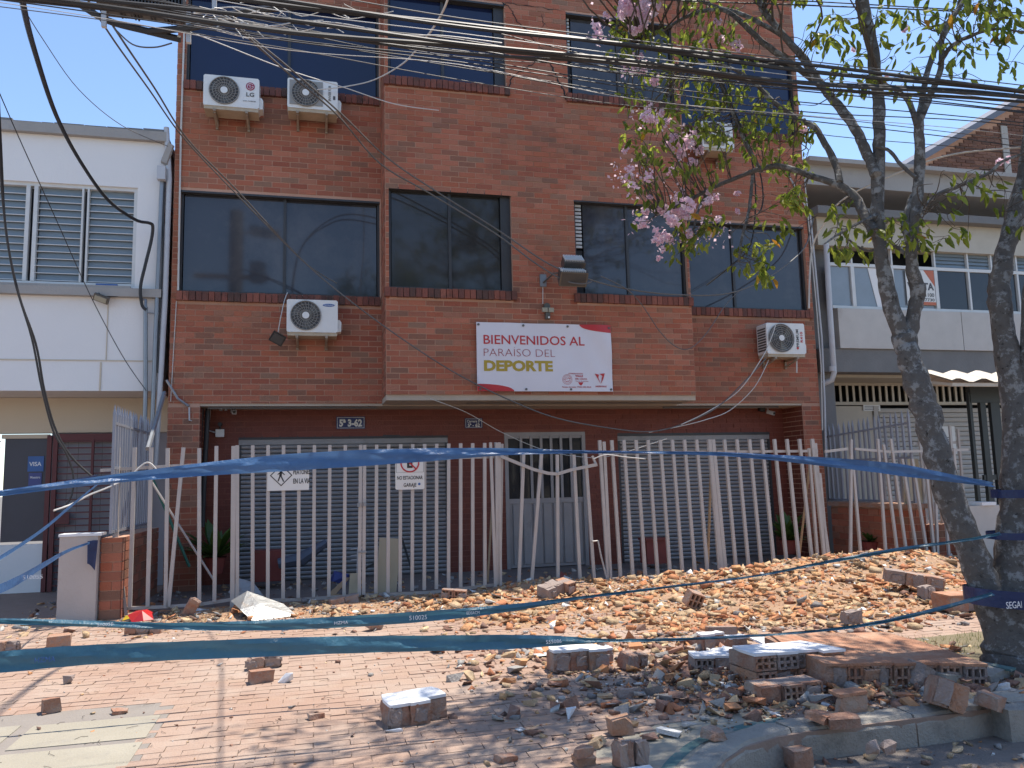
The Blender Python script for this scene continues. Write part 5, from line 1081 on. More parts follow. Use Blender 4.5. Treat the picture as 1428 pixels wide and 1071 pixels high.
chunk('flat sunlit masonry slab at the right edge of the mound by the trunk', (1337, 850), .42, .30, .15, 2, 1, top='brickface', rot=(0, .02, -.05), z=.02, seed=17, solid=True, jag=.02)
chunk('square sunlit block left of the flat slab on the mound', (1290, 836), .20, .14, .15, 1, 1, top=None, rot=(0, 0, .3), z=.03, seed=18, solid=True)
chunk('lone square brick standing behind the wide tilted slab', (1187, 869), .19, .14, .12, 1, 1, top=None, rot=(0, 0, .1), z=.03, seed=19, solid=True)
chunk('broken lump of bricks lying alone right of the chunk under the tape', (883, 932), .21, .16, .12, 2, 1, top=None, rot=(.1, .1, .3), seed=20, solid=True)
chunk('grey broken block half hidden behind the broad low tape', (369, 931), .27, .18, .10, 2, 1, top=None, rot=(0, 0, .1), seed=21, solid=True)
chunk('brick lump at the left edge of the frame on the paving', (12, 909), .22, .16, .10, 2, 1, top=None, rot=(0, 0, -.2), seed=22, solid=True)
chunk('stacked grey and brown bricks at the bottom edge left of the kerb', (878, 1068), .16, .12, .13, 2, 1, top=None, rot=(0, .1, .2), seed=23, solid=True)
chunk('bright brick group leaning under the collapsed gate', (775, 832), .42, .30, .17, 3, 1, top=None, rot=(.15, -.15, .4), z=.05, seed=24, jag=.08)
chunk('tan broken blocks under the right end of the left gates', (633, 838), .30, .2, .14, 2, 1, top=None, rot=(.0, .1, -.3), z=.02, seed=25)
chunk('bricks piled at the latch end of the left gates', (480, 846), .34, .2, .12, 2, 1, top=None, rot=(.0, -.12, .3), z=.01, seed=27)
chunk('reddish broken bricks on the paving below the torn wrapper', (200, 884), .34, .16, .11, 3, 1, top=None, rot=(0, .05, .05), seed=26, solid=True)
def onebrick(label, bpx, size=(.16, .12, .11), rot=(0, 0, 0), z=0., hol=False, m='chunkbrick', name='brick'):
    t = MB(); w_, d_, h_ = size
    if hol: hollow(t, -w_/2, -h_/2, 0, w_/2, h_/2, d_, 3, 2)
    else: t.box(-w_/2, -d_/2, 0, w_/2, d_/2, h_)
    r = random.Random(len(label)+int(bpx[0]))
    for v in t.v:
        if not hol: v += Vector([r.uniform(-.010, .010) for _ in range(3)])
    if not hol:  # break one corner off
        bm = bmesh.new(); me = mesh(name, t.v, t.f, M[m]); bm.from_mesh(me); bmesh.ops.bevel(bm, geom=[r.choice(list(bm.verts))], offset=.04, affect='VERTICES', segments=1); bmesh.ops.subdivide_edges(bm, edges=bm.edges, cuts=1, use_grid_fill=True)
        for v in bm.verts: v.co += Vector([r.uniform(-.0035, .0035) for _ in range(3)])
        bm.to_mesh(me); bm.free()
    else: me = mesh(name, t.v, t.f, M[m])
    o = link(name, me); tag(o, label, 'brick'); return place(o, bpx, z, rot)
onebrick('hollow brick standing upright with six holes on top, right of the large chunk', (1219, 946), (.15, .12, .12), (-1.25, 0, .05), .07, hol=True)
onebrick('hollow brick fragment tilted on the heap right of the door', (963, 845), (.17, .16, .12), (.3, .35, .1), .06, hol=True)
onebrick('lone orange brick stub standing on the pavement, far left', (72, 993), (.105, .09, .09), (.02, -.03, .3))
onebrick('reddish brown brick lying left below the pale pillar', (82, 902), (.19, .14, .11), (0, .05, .15))
onebrick('single tan brick block right of the bottom centre', (865, 1023), (.12, .09, .09), (0, 0, .05))
onebrick('upper of two small bricks stacked at the bottom edge', (813, 1056), (.085, .07, .05), (0, 0, .1), .055)
onebrick('lower of two small bricks stacked at the bottom edge', (814, 1066), (.095, .08, .05), (0, 0, -.05))
onebrick('orange topped brick at the bottom edge on the road', (1113, 1070), (.12, .10, .10), (0, 0, .1), GZ)
onebrick('dusty brick end broken off right of the grey block by the tape', (363, 951), (.16, .10, .085), (0, .05, .3))
onebrick('pale brick stub behind the two low tapes in the middle', (520, 876), (.18, .1, .07), (.2, .3, .7), .02)
onebrick('thin orange plank-like brick propped under the left gate rail', (258, 862), (.11, .035, .28), (.5, .55, 0), .0)
onebrick('brown brick sherd leaning on the kerb face on the road', (1182, 1046), (.17, .03, .11), (.5, .2, .3), GZ)
onebrick('orange brick sherd lying on the kerb top, left one', (1145, 1006), (.14, .12, .05), (.1, .2, .4), .03)
onebrick('orange brick sherd lying on the kerb top, right one', (1177, 1010), (.17, .10, .045), (.05, -.1, -.3), .03)
onebrick('small orange brick lying across the painted kerb line', (995, 1030), (.11, .09, .05), (.1, .1, .4), .02)
onebrick('orange brick chip at the bottom centre of the paving', (705, 1062), (.10, .07, .03), (.1, .0, .3))
onebrick('small orange and tan brick chip near the right end of the cement slabs', (440, 1003), (.11, .05, .035), (0, .1, .4))
onebrick('orange chip resting beside a pale mortar lump above the cement slab', (166, 995), (.09, .07, .03), (0, .1, .2))
onebrick('reddish brick on the right part of the kerb heap near the trunk', (1378, 987), (.14, .12, .08), (.2, .2, .5), .02)
def lump(label, bpx, s, m, name, cat, sc=(1, 1, 1), z=0., rz=0., seed=0):
    r = random.Random(seed+int(bpx[0])); V, F = hull(seed+77, .7, 14, .1); me = mesh(name, V, [tuple(int(a) for a in f) for f in F], M[m]); o = link(name, me, None, (0, 0, 0), None, (s*sc[0], s*sc[1], s*sc[2])); tag(o, label, cat); return place(o, bpx, z+s*.3*sc[2], (0, 0, rz))
lump('grey mortar lump alone on the paving at the left', (94, 948), .10, 'chunkmortar', 'mortar_lump', 'mortar', seed=1)
lump('pale plaster lump beside the brick end near the broad tape', (397, 945), .13, 'plaster', 'plaster_lump', 'plaster', (1, .8, .9), seed=2)
lump('white plaster piece on the paving in tree shade', (799, 994), .09, 'plaster', 'plaster_lump', 'plaster', seed=3)
lump('flat grey white plaster piece left of the kerb return', (872, 966), .20, 'chunkmortar', 'mortar_lump', 'mortar', (1, .6, .5), seed=4)
lump('white plaster flake just below the lone pavement chunk', (549, 1018), .12, 'plaster', 'plaster_flake', 'plaster', (1, .6, .25), seed=5)
lump('white plaster flake at the very bottom edge near the stacked bricks', (885, 1072), .22, 'plaster', 'plaster_flake', 'plaster', (1, .6, .15), seed=6)
lump('white plaster sliver among debris right of the large chunk', (1172, 968), .12, 'plaster', 'plaster_flake', 'plaster', (1, .4, .25), .02, .4, seed=7)
lump('pale stone on the road below the kerb', (1218, 1042), .13, 'chunkmortar', 'stone', 'stone', seed=8)
lump('pair mate pale stone on the road beside the first', (1238, 1040), .10, 'chunkmortar', 'stone', 'stone', seed=9)
# white panel lying behind the big chunk
o = MB().obox((0, 0, 0), (.36, .26, .02), (.15, .1, .2), .01).build('plaster_board_piece', M['plaster'], None, loc=(0, 0, 0)); tag(o, 'flat white plaster panel lying behind the large chunk', 'plaster'); place(o, (1086, 897), .07)
# broken kerb pieces and teal stripe by the trunk
k_ = thing('broken_kerb', 'cracked kerb slabs with a teal stripe at the foot of the tree', 'kerb', (0, 0, 0))
MB().obox((-.22, 0, .03), (.30, .22, .07), (.05, .1, .1), .01).build('slab', M['kerb'], k_); MB().obox((.10, -.03, .03), (.26, .24, .07), (.02, -.05, .2), .01).build('slab', M['kerb'], k_); MB().obox((.215, -.06, .064), (.07, .22, .014), (.02, -.05, .2)).build('painted_line', M['teal'], k_); place(k_, (1350, 945), 0, (0, 0, .15))
# grass tufts in the tree pit
V = []; F = []
for _ in range(900):
    x = rr.uniform(4.25, 6.3); y = rr.uniform(4.85, 6.0)
    if (x-4.9)**2+(y-5.0)**2 < .08: continue
    h_ = rr.uniform(.02, .08)*(.4+.6*(math.sin(x*5+1)*math.sin(y*7) > -.2)); a = rr.uniform(0, 6.28); l_ = rr.uniform(.01, .05); k = len(V)
    V += [(x-.003*math.sin(a), y+.003*math.cos(a), .01), (x+.003*math.sin(a), y-.003*math.cos(a), .01), (x+l_*math.cos(a), y+l_*math.sin(a), .01+h_)]; F.append((k, k+1, k+2))
o = MB().add(V, F).build('grass', M['grass'], None, loc=(0, 0, 0)); tag(o, 'sparse dry grass in the tree pit', 'grass', kind='stuff')
# dry twigs and straw on the pavement
b = MB()
for _ in range(420):
    x = rr.uniform(-2.5, 5); y = rr.uniform(3.7, 9.3); a = rr.uniform(0, 6.28); l_ = rr.uniform(.02, .12)
    if y < 4.7 and x > 1.6: continue
    p = Vector((x, y, .006+gz(x, y))); b.tube([p, p+Vector((l_*.5*math.cos(a), l_*.5*math.sin(a), .004)), p+Vector((l_*math.cos(a+.3), l_*math.sin(a+.3), 0))], .0014, 3, False)
o = b.build('twig_litter', M['twig'], None, loc=(0, 0, 0)); tag(o, 'dry twigs littering the pavement', 'twigs', kind='stuff')

# ---- loose things near the fence
def quadsheet(name, pts, m, label, cat, th=.004, parent=None):
    b_ = MB(); P = [Vector(p) for p in pts]; n = len(P); nrm = (P[1]-P[0]).cross(P[2]-P[0]).normalized()*th
    b_.add(P+[p+nrm for p in P], [tuple(range(n)), tuple(range(2*n-1, n-1, -1))]+[(i, i+n, (i+1) % n+n, (i+1) % n) for i in range(n)]); o = b_.build(name, M[m], parent)
    if parent is None: tag(o, label, cat)
    return o
def folded(name, label, cat, m, rows):
    V = [onY(a, c, y) for r in rows for (a, c, y) in r]; w_ = len(rows[0]); F = [(j*w_+i, j*w_+i+1, (j+1)*w_+i+1, (j+1)*w_+i) for j in range(len(rows)-1) for i in range(w_-1)]; k = len(V)
    V2 = [v+Vector((0, .004, .002)) for v in V]; b_ = MB().add(V+V2, F+[tuple(i+k for i in f[::-1]) for f in F]); o = b_.build(name, M[m]); tag(o, label, cat); return o
folded('sheet_metal', 'crumpled silver sheet metal on the rubble under the left gate', 'scrap metal', 'metal', [[(322, 838, 9.55), (345, 824, 9.6), (370, 845, 9.6)], [(335, 850, 9.30), (362, 843, 9.35), (395, 842, 9.45)], [(352, 866, 9.15), (385, 862, 9.2), (413, 858, 9.25)]])
folded('sheet_metal', 'bent silver sheet metal standing behind the left gate bars', 'scrap metal', 'metal', [[(318, 826, 10.15), (334, 838, 10.1), (352, 840, 10.1)], [(330, 812, 10.3), (340, 826, 10.2), (368, 832, 10.2)], [(331, 806, 10.35), (353, 812, 10.3), (366, 828, 10.25)]])
folded('wrapper', 'torn red wrapper with yellow edge beside the left fence foot', 'wrapper', 'redplastic', [[(184, 868, 9.35), (200, 866, 9.3), (214, 864, 9.35)], [(178, 858, 9.5), (198, 852, 9.38), (212, 856, 9.5)], [(190, 852, 9.55), (205, 850, 9.5), (213, 854, 9.55)]])
folded('wrapper', 'crumpled yellow wrapper strip left of the red one', 'wrapper', 'yellowplastic', [[(170, 866, 9.55), (183, 862, 9.5)], [(175, 859, 9.65), (190, 858, 9.6)], [(186, 856, 9.7), (196, 856, 9.68)]])
q = lambda a, c, y: onY(a, c, y)
quadsheet('board', [q(524, 830, 10.3), q(552, 830, 10.3), q(559, 752, 10.5), q(529, 750, 10.5)], 'board', 'tall beige board leaning behind the left gate', 'board', .02)
quadsheet('board', [q(486, 830, 10.25), q(503, 829, 10.25), q(504, 799, 10.35), q(488, 800, 10.35)], 'board', 'small cream board standing left of the tall beige board', 'board', .015)
quadsheet('board', [q(452, 834, 10.2), q(464, 834, 10.2), q(488, 806, 10.4), q(482, 806, 10.4)], 'wood', 'dark brown plank slanting behind the latch of the left gate', 'board', .01)
quadsheet('board', [q(778, 818, 10.1), q(790, 820, 10.05), q(806, 816, 10.1), q(782, 798, 10.25)], 'pot', 'dark brown broken board sticking up before the door', 'board', .015)
t = MB(); t.tube([q(388, 786, 11.6), q(420, 780, 11.6), q(456, 756, 11.6)], [.07, .10, .05], 8); o = t.build('lamp_shade_panel', mat('grey blue plastic', (.10, .12, .16), .4, (.07, .08, .11), 3, .5)); tag(o, 'long bluish curved panel leaning on the left garage door', 'panel')
o = MB().obox(q(373, 768+20, 11.9), (.42, .3, .42)).build('planter_box', M['pot']); tag(o, 'dark red box planter before the left garage door', 'planter')
o = MB().obox(q(474, 806, 11.3), (.2, .12, .12), (0, .3, .2), .02).build('bag', M['blueplastic']); tag(o, 'dark blue plastic bag lying behind the left gate', 'bag')
t = thing('standing_frame', 'black metal easel frame behind the beige board', 'frame', q(557, 790, 11.8)); MB().bar(q(560, 750, 11.8), q(575, 797, 11.7), .03).build('leg', M['ink'], t); MB().bar(q(545, 775, 11.8), q(470, 812, 11.6), .03).build('leg', M['ink'], t)
t = thing('tall_tool', 'white metal stand with short arms behind the gate latch', 'stand', q(499, 790, 10.6)); MB().tube([q(499, 763, 10.6), q(498, 800, 10.6)], .01).build('rod', M['pvc'], t)
for c in (765, 774, 780): MB().tube([q(489 + (c % 3)*2, c+1, 10.6), q(507, c-1, 10.6)], .007).build('arm', M['pvc'], t)
for lab, a, c, y0, y1, m, r in (('green pole leaning in the left corner behind the fence', (213, 668), (264, 790), 10.6, 10.9, 'greenpole', .018), ('pale wooden pole leaning beside the green pole', (205, 662), (300, 812), 10.5, 10.4, 'picket', .014), ('thin wooden stick leaning left of the door', (687, 690), (680, 812), 10.8, 10.3, 'wood', .016), ('tan wooden stick crossing the bars right of the right gate leaf', (1130, 640), (1113, 790), 10.2, 10.3, 'wood', .016), ('second tan stick leaning behind the right garage gate leaf', (992, 640), (986, 815), 10.3, 10.0, 'wood', .018), ('silver pole leaning from the pipes onto the spiked fence', (229, 548), (206, 626), 11.6, 10.3, 'steel', .03), ('thin pole crossing behind the splayed bars', (1300, 640), (1273, 780), 10.1, 10.3, 'picket', .014)):
    o = MB().tube([onY(*a, y0), onY(*c, y1)], r, 6).build('leaning_pole', M[m], smooth=True); tag(o, lab, 'pole')
quadsheet('board', [q(1262, 640, 10.35), q(1280, 640, 10.35), q(1292, 700, 10.3), q(1276, 722, 10.3), q(1262, 718, 10.3), q(1262, 690, 10.3)], 'board', 'cream board standing between the leaning trunk and the bars', 'board', .02)
t = thing('potted_box', 'red plastic box right of the door before the right shutter', 'box', q(912, 785, 11.8)); mb = MB(); c = q(912, 785, 11.8); mb.obox(c+Vector((0, 0, .18)), (.34, .28, .36)); mb.build('box', M['pot'], t); MB().obox(c+Vector((0, 0, .375)), (.38, .32, .03)).build('rim', M['pot'], t)
# potted plants
def plant(label, bp, Y, h, n, r, pot=True, seed=0, spread=.5):
    r_ = random.Random(seed); c = onY(*bp, Y); c.z = max(c.z, .0); t = thing('potted_plant', label, 'plant', c)
    if pot:
        P = [(0, .0, .10), (0, .22, .14)]; MB().tube([c, c+Vector((0, 0, .2)), c+Vector((0, 0, .22))], [.10, .14, .15], 12).build('pot', M['pot'], t)
    V = []; F = []
    for i in range(n):
        a = r_.uniform(0, 6.28); el = r_.uniform(.35, 1.3); L_ = h*r_.uniform(.5, 1); w_ = L_*.09; base = c+Vector((0, 0, .2)); d = Vector((math.cos(a)*math.cos(el), math.sin(a)*math.cos(el), math.sin(el))); sdv = Vector((-math.sin(a), math.cos(a), 0)); k = len(V); m_ = 4
        for j in range(m_+1):
            u = j/m_; p = base+d*L_*u*spread*1.6+Vector((0, 0, -u*u*L_*.25)); ww = w_*math.sin(math.pi*(.08+.9*u)); V += [p-sdv*ww, p+sdv*ww]
        F += [(k+2*j, k+2*j+1, k+2*j+3, k+2*j+2) for j in range(m_)]
    o = MB().add(V, F).build('foliage', M['plant'], t); o['kind'] = 'stuff'
plant('green leafy pot plant by the right pier', (1100, 772), 11.7, .75, 60, .3, seed=1, spread=.6)
plant('dark pot plant in the left corner before the pier', (300, 800), 11.6, .8, 50, .3, seed=2, spread=.6)
plant('small dark plant in front of the right planter wall', (1215, 775), 11.0, .4, 30, .2, seed=3)
# ================================================================ TREE
tb = onZ(1412, 932); TR = thing('flowering_tree', 'leaning twin-trunk tree with pink blossoms and lichen spotted bark by the kerb', 'tree', tb)
SC = 184.
BR_ = {}
def branch(name, pts, y0, y1, k=6, n=9, part='branch', m='bark', wob=.0):
    P = []; R2 = []
    for i, (a, c, r) in enumerate(pts):
        Y = y0+(y1-y0)*(i/(len(pts)-1))**.9; p = onY(a, c, Y); P.append(p); R2.append(r*(.74 if part == 'branch' else .84)/px(p)[2]**-1/FPX)
    Q = crom(P, k); rad = []
    for i in range(len(Q)):
        u = i/k; j = min(int(u), len(P)-2); t = min(1, u-j); rad.append((R2[j]*(1-t)+R2[j+1]*t)*random.uniform(.94, 1.07))
    q2 = [q+Vector((random.uniform(-1, 1), random.uniform(-1, 1), 0))*min(rad[i]*.12, .012) for i, q in enumerate(Q)]
    MB().tube(q2, rad, n).build(part, M[m], TR, smooth=True); BR_[name] = list(zip(q2, rad)); return q2
branch('R', [(1414, 945, 50), (1412, 900, 42), (1412, 830, 37), (1418, 740, 31), (1421, 660, 27), (1418, 570, 23), (1403, 480, 18), (1394, 420, 17), (1398, 370, 15), (1412, 310, 14), (1430, 240, 13), (1445, 120, 12), (1452, -40, 10), (1440, -200, 7), (1420, -330, 4)], tb.y, tb.y+.3, n=12, part='trunk')
branch('R2', [(1424, 600, 20), (1436, 500, 17), (1438, 420, 15), (1450, 330, 13), (1475, 200, 11), (1510, 40, 9), (1540, -120, 6), (1560, -260, 3)], tb.y+.1, tb.y-.3, n=9)
branch('L', [(1404, 905, 30), (1382, 840, 27), (1355, 770, 24), (1325, 690, 23), (1301, 610, 22), (1283, 545, 21), (1268, 500, 19), (1257, 465, 18)], tb.y+.02, tb.y+.35, n=12, part='trunk')
Y2 = tb.y+.35
branch('A', [(1262, 480, 17), (1244, 430, 15), (1232, 380, 13), (1227, 340, 12), (1224, 290, 12), (1225, 230, 11.5), (1226, 170, 11), (1222, 110, 11), (1213, 50, 11), (1203, 0, 10), (1190, -80, 8), (1170, -180, 6), (1150, -280, 4)], Y2, Y2+.1)
branch('B', [(1266, 490, 15), (1274, 440, 13), (1279, 405, 14), (1271, 370, 11), (1272, 330, 10), (1279, 280, 10), (1283, 230, 9.5), (1281, 170, 9)], Y2, Y2-.2)
YBb = Y2-.2
branch('B1', [(1281, 172, 7), (1297, 134, 6), (1312, 95, 5.5), (1315, 45, 5), (1336, 13, 4.5), (1355, -20, 4), (1390, -100, 3), (1410, -200, 2)], YBb, YBb-.2, n=7)
branch('B2', [(1281, 172, 6), (1290, 115, 5.5), (1303, 72, 5), (1322, 40, 4), (1340, -5, 3.5), (1345, -90, 2)], YBb, YBb+.3, n=7)
branch('B3', [(1279, 175, 6), (1266, 140, 5), (1241, 121, 3.5), (1228, 118, 3)], YBb, YBb+.1, n=7); branch('B4', [(1310, 90, 4.5), (1322, 70, 4), (1336, 58, 3.5), (1364, 46, 3), (1396, 40, 2.5), (1430, 44, 2), (1470, 30, 1.5)], YBb-.1, YBb-.4, n=6)
branch('B5', [(1281, 300, 5), (1304, 274, 4.5), (1338, 259, 4), (1378, 242, 3.5), (1398, 225, 3), (1430, 214, 2.5), (1470, 200, 2)], YBb, YBb-.3, n=6)
branch('B6', [(1222, 205, 3), (1240, 210, 3.5), (1255, 228, 4), (1276, 247, 4)], Y2, YBb, n=6)
branch('C', [(1222, 245, 10), (1208, 212, 9.5), (1191, 177, 9), (1163, 140, 8.5), (1141, 112, 8), (1118, 78, 7), (1090, 47, 6.5), (1066, 15, 6), (1050, -20, 5), (1020, -90, 4), (985, -160, 3)], Y2, Y2+.7)
branch('D', [(1145, 118, 7), (1100, 86, 6), (1060, 56, 5.5), (1031, 28, 5), (1003, 13, 4), (960, 22, 3.5), (920, 45, 2.5), (885, 60, 2)], Y2+.45, Y2+.9, n=7)
branch('D2', [(1095, 52, 5), (1040, 22, 4), (1000, 10, 3.5), (940, -10, 3), (890, 0, 2)], Y2+.6, Y2+1.1, n=7)
branch('E', [(1219, 325, 10), (1205, 298, 9), (1190, 272, 8), (1166, 257, 7), (1136, 247, 6), (1089, 232, 5.5), (1059, 236, 5), (1032, 246, 4), (992, 263, 3.5), (950, 285, 3), (915, 300, 2)], Y2, Y2+1.0, n=8)
branch('F', [(1171, 255, 7), (1166, 230, 6.5), (1152, 203, 6), (1136, 178, 5.5), (1116, 168, 5), (1082, 145, 4.5), (1059, 122, 4), (1030, 100, 3), (990, 88, 2.5), (940, 95, 2)], Y2+.3, Y2+.9, n=7)
branch('G', [(1062, 240, 4), (1040, 200, 4), (1028, 170, 3.5), (1010, 130, 3), (998, 100, 2.5)], Y2+.8, Y2+.9, n=6); branch('H', [(992, 262, 3), (975, 290, 2.5), (965, 330, 2), (960, 350, 1.5)], Y2+.9, Y2+.8, n=6); branch('I', [(1050, 236, 3), (1045, 290, 3), (1035, 330, 2.5), (1030, 365, 2)], Y2+.7, Y2+.6, n=6)
branch('J', [(1270, 360, 4), (1240, 340, 3), (1210, 350, 2.5), (1180, 330, 2), (1165, 300, 1.5)], Y2, Y2+.4, n=6); branch('K', [(1222, 300, 4), (1180, 320, 2.5), (1150, 340, 1.5)], Y2, Y2-.2, n=6)
branch('stub', [(1276, 350, 10), (1264, 320, 9), (1268, 285, 6), (1275, 270, 4)], YBb+.1, YBb+.1, n=7)
nodes = [(q, r) for k in BR_ for (q, r) in BR_[k] if k not in ('R', 'L') or q.z > 4.2]
NV = np.array([q[:] for q, r in nodes])
tw = MB(); leaves = []; blos = []
tr_ = random.Random(5)
def anchor(p, nl, spread=.10, blossom=False, big=1.):
    d = ((NV-np.array(p[:]))**2).sum(1); i = int(d.argmin()); cands = np.argsort(d)[:8]; i = int(cands[tr_.randrange(min(4, len(cands)))]); s = Vector(NV[i]); L_ = (p-s).length
    m1 = s.lerp(p, .35)+Vector([tr_.uniform(-.1, .1)*L_ for _ in range(3)]); m2 = s.lerp(p, .7)+Vector([tr_.uniform(-.12, .12)*L_ for _ in range(3)])+Vector((0, 0, .06*L_))
    Q = crom([s, m1, m2, p], 3); n = len(Q); r0 = min(.010, .003+.006*L_)
    tw.tube(Q, [r0*(1-.75*i/n) for i in range(n)], 4, False)
    global NV2; extra.append(Q[len(Q)//2])
    for _ in range(nl):
        a = tr_.uniform(0, 6.28); off = Vector((math.cos(a), math.sin(a), tr_.uniform(-.9, .5)))*spread*tr_.uniform(.3, 1.)
        leaves.append((p+off, a, tr_.uniform(.055, .115)*big))
        if tr_.random() < .5: tw.tube([p, p+off*.6, p+off], .0018, 3, False)
extra = []
def region(x0, y0, x1, y1, n, nl, Ya, Yb_, spread=.10, big=1.):
    if nl and y0 >= 0: n = int(n*1.35)
    for _ in range(n):
        a = tr_.uniform(x0, x1); c = tr_.uniform(y0, y1); anchor(onY(a, c, tr_.uniform(Ya, Yb_)), tr_.choice([max(0, nl-2), nl, nl+2]), spread, big=big)
YA, YZ = Y2+.5, Y2+1.3
region(850, 0, 1060, 90, 52, 4, YA, YZ); region(865, 90, 1010, 200, 40, 5, YA, YZ); region(880, 200, 1010, 300, 26, 4, YA, YZ); region(930, 300, 1000, 365, 12, 6, YA, YA+.4, .09)
region(1030, 335, 1080, 385, 9, 6, YA, YA+.3, .08); region(1040, 120, 1130, 235, 30, 5, YA-.2, YZ); region(1085, 245, 1125, 320, 9, 5, YA-.2, YA+.2, .08); region(1150, 280, 1215, 360, 12, 5, Y2-.2, Y2+.4, .08); region(1235, 300, 1310, 350, 14, 5, Y2-.3, Y2+.3, .08)
region(1155, 15, 1225, 125, 14, 5, Y2-.2, Y2+.5, .09); region(1130, 0, 1160, 60, 6, 4, Y2, Y2+.5); region(1225, 0, 1300, 140, 16, 3, YBb-.3, YBb+.4, .09); region(1300, 0, 1428, 60, 24, 5, YBb-.6, YBb+.3, .10); region(1330, 60, 1428, 120, 9, 3, YBb-.6, YBb+.2, .09); region(1290, 235, 1428, 330, 16, 2, YBb-.4, YBb+.2, .08)
region(980, 100, 1060, 200, 16, 4, YA, YZ)
# bare twiggery low right and left
region(1290, 200, 1428, 300, 20, 0, YBb-.5, YBb+.3); region(880, 120, 1040, 330, 40, 0, YA, YZ); region(1040, 260, 1110, 330, 8, 0, YA, YA+.5)
# crown above and right of the frame (throws the dappled shade)
region(900, -420, 1500, -10, 380, 7, Y2-1.0, Y2+1.8, .16, 1.3); region(1430, -300, 1750, 300, 70, 5, Y2-1.2, Y2+1.0, .16, 1.3); region(680, -320, 950, -90, 60, 6, Y2-.3, Y2+1.5, .15, 1.2); region(1050, -500, 1400, -150, 90, 6, Y2-1.2, Y2+1.2, .16, 1.3)
o = tw.build('twigs', M['twig'], TR); o['kind'] = 'stuff'
LM = MB().add([(0, 0, 0), (-.20, .22, -.45), (0, 0, -.5), (.20, .22, -.45), (0, .10, -1.05), (-.13, .1, -.15), (.13, .1, -.15), (-.12, .2, -.8), (.12, .2, -.8)], [(0, 5, 1, 2), (0, 2, 3, 6), (2, 1, 7, 4), (2, 4, 8, 3)])
vis = sorted(range(len(leaves)), key=lambda i: -leaves[i][2]/px(leaves[i][0])[2] if (0 < px(leaves[i][0])[0] < 1428 and 0 < px(leaves[i][0])[1] < 1071) else 0)
lset = set(vis[:260]); lm = mesh('leaf', LM.v, LM.f, M['leaf']); ly = mesh('leaf', LM.v, LM.f, M['leafy'])
for i in vis[:260]:
    p, a, s = leaves[i]; link('leaf', ly if tr_.random() < .08 else lm, TR, p-ROOT[TR], (tr_.gauss(0, .5), tr_.gauss(0, .5), a), (s, s, s))
LV = np.array([v[:] for v in LM.v]); AV = []; AF = []; base = 0
for i, (p, a, s) in enumerate(leaves):
    if i in lset: continue
    Rm = np.array(Matrix.Rotation(a, 3, 'Z') @ Matrix.Rotation(tr_.gauss(0, .6), 3, 'X') @ Matrix.Rotation(tr_.gauss(0, .5), 3, 'Y')); AV.append((LV*s) @ Rm.T + np.array((p-ROOT[TR])[:])); AF += [tuple(k+base for k in f) for f in LM.f]; base += len(LV)
o = link('foliage', mesh('foliage', np.concatenate(AV), AF, M['leaf']), TR); o['kind'] = 'stuff'
# blossoms: loose balls of crumpled trumpet flowers
def blossom_mesh(seed, n=14):
    r = random.Random(seed); b = MB()
    for _ in range(n):
        d = Vector([r.gauss(0, 1) for _ in range(3)]).normalized(); c = d*r.uniform(.25, .6); u = d.orthogonal().normalized(); w_ = d.cross(u); k = 5; ph = r.uniform(0, 6); R0 = r.uniform(.22, .34)
        V = [c-d*.18]; 
        for i in range(k*2):
            a = ph+math.pi*i/k; rr_ = R0*(1 if i % 2 == 0 else .72)*r.uniform(.8, 1.15); V.append(c+d*r.uniform(.05, .2)+(u*math.cos(a)+w_*math.sin(a))*rr_)
        F = [(0, 1+i, 1+(i+1) % (2*k)) for i in range(2*k)]; b.add(V, F)
    return mesh('blossom', b.v, b.f, M['petal'])
BM = [blossom_mesh(i) for i in range(5)]
for (a, c, s) in [(878, 8, 20), (895, 20, 18), (905, 5, 16), (888, 35, 15), (832, 38, 9), (834, 48, 8), (870, 15, 10), (845, 22, 5), (876, 92, 10), (890, 96, 9), (915, 112, 9), (898, 100, 6), (902, 160, 9), (910, 168, 8), (930, 172, 7), (922, 158, 6), (940, 200, 12), (955, 205, 14), (965, 195, 12), (948, 215, 8), (978, 62, 8), (1000, 30, 6), (1005, 55, 7), (1025, 62, 7), (1031, 68, 6), (872, 208, 6), (877, 236, 7), (878, 248, 7), (884, 258, 5), (905, 240, 6), (925, 290, 9), (950, 275, 12), (958, 285, 12), (945, 295, 14), (938, 306, 12), (955, 300, 9), (992, 268, 7), (986, 280, 8), (1000, 275, 5), (893, 312, 9), (899, 307, 6), (906, 275, 5), (900, 296, 7), (920, 325, 10), (930, 335, 9), (915, 338, 7), (990, 320, 9), (996, 325, 7), (1000, 308, 7), (924, 348, 5), (920, 360, 5), (1029, 270, 5), (1028, 295, 5), (960, 325, 8), (1395, 225, 6), (1405, 222, 5), (1262, 40, 5), (1190, 70, 4), (1120, 180, 5), (1237, 105, 4), (905, 250, 7), (935, 240, 7), (965, 225, 8), (975, 210, 7), (893, 80, 6)]:
    p = onY(a, c, tr_.uniform(YA-.25, YA+.5)); s_ = s*px(p)[2]/FPX*1.55; link('blossom', BM[tr_.randrange(5)], TR, p-ROOT[TR], [tr_.uniform(0, 6) for _ in range(3)], (s_, s_, s_*.85))
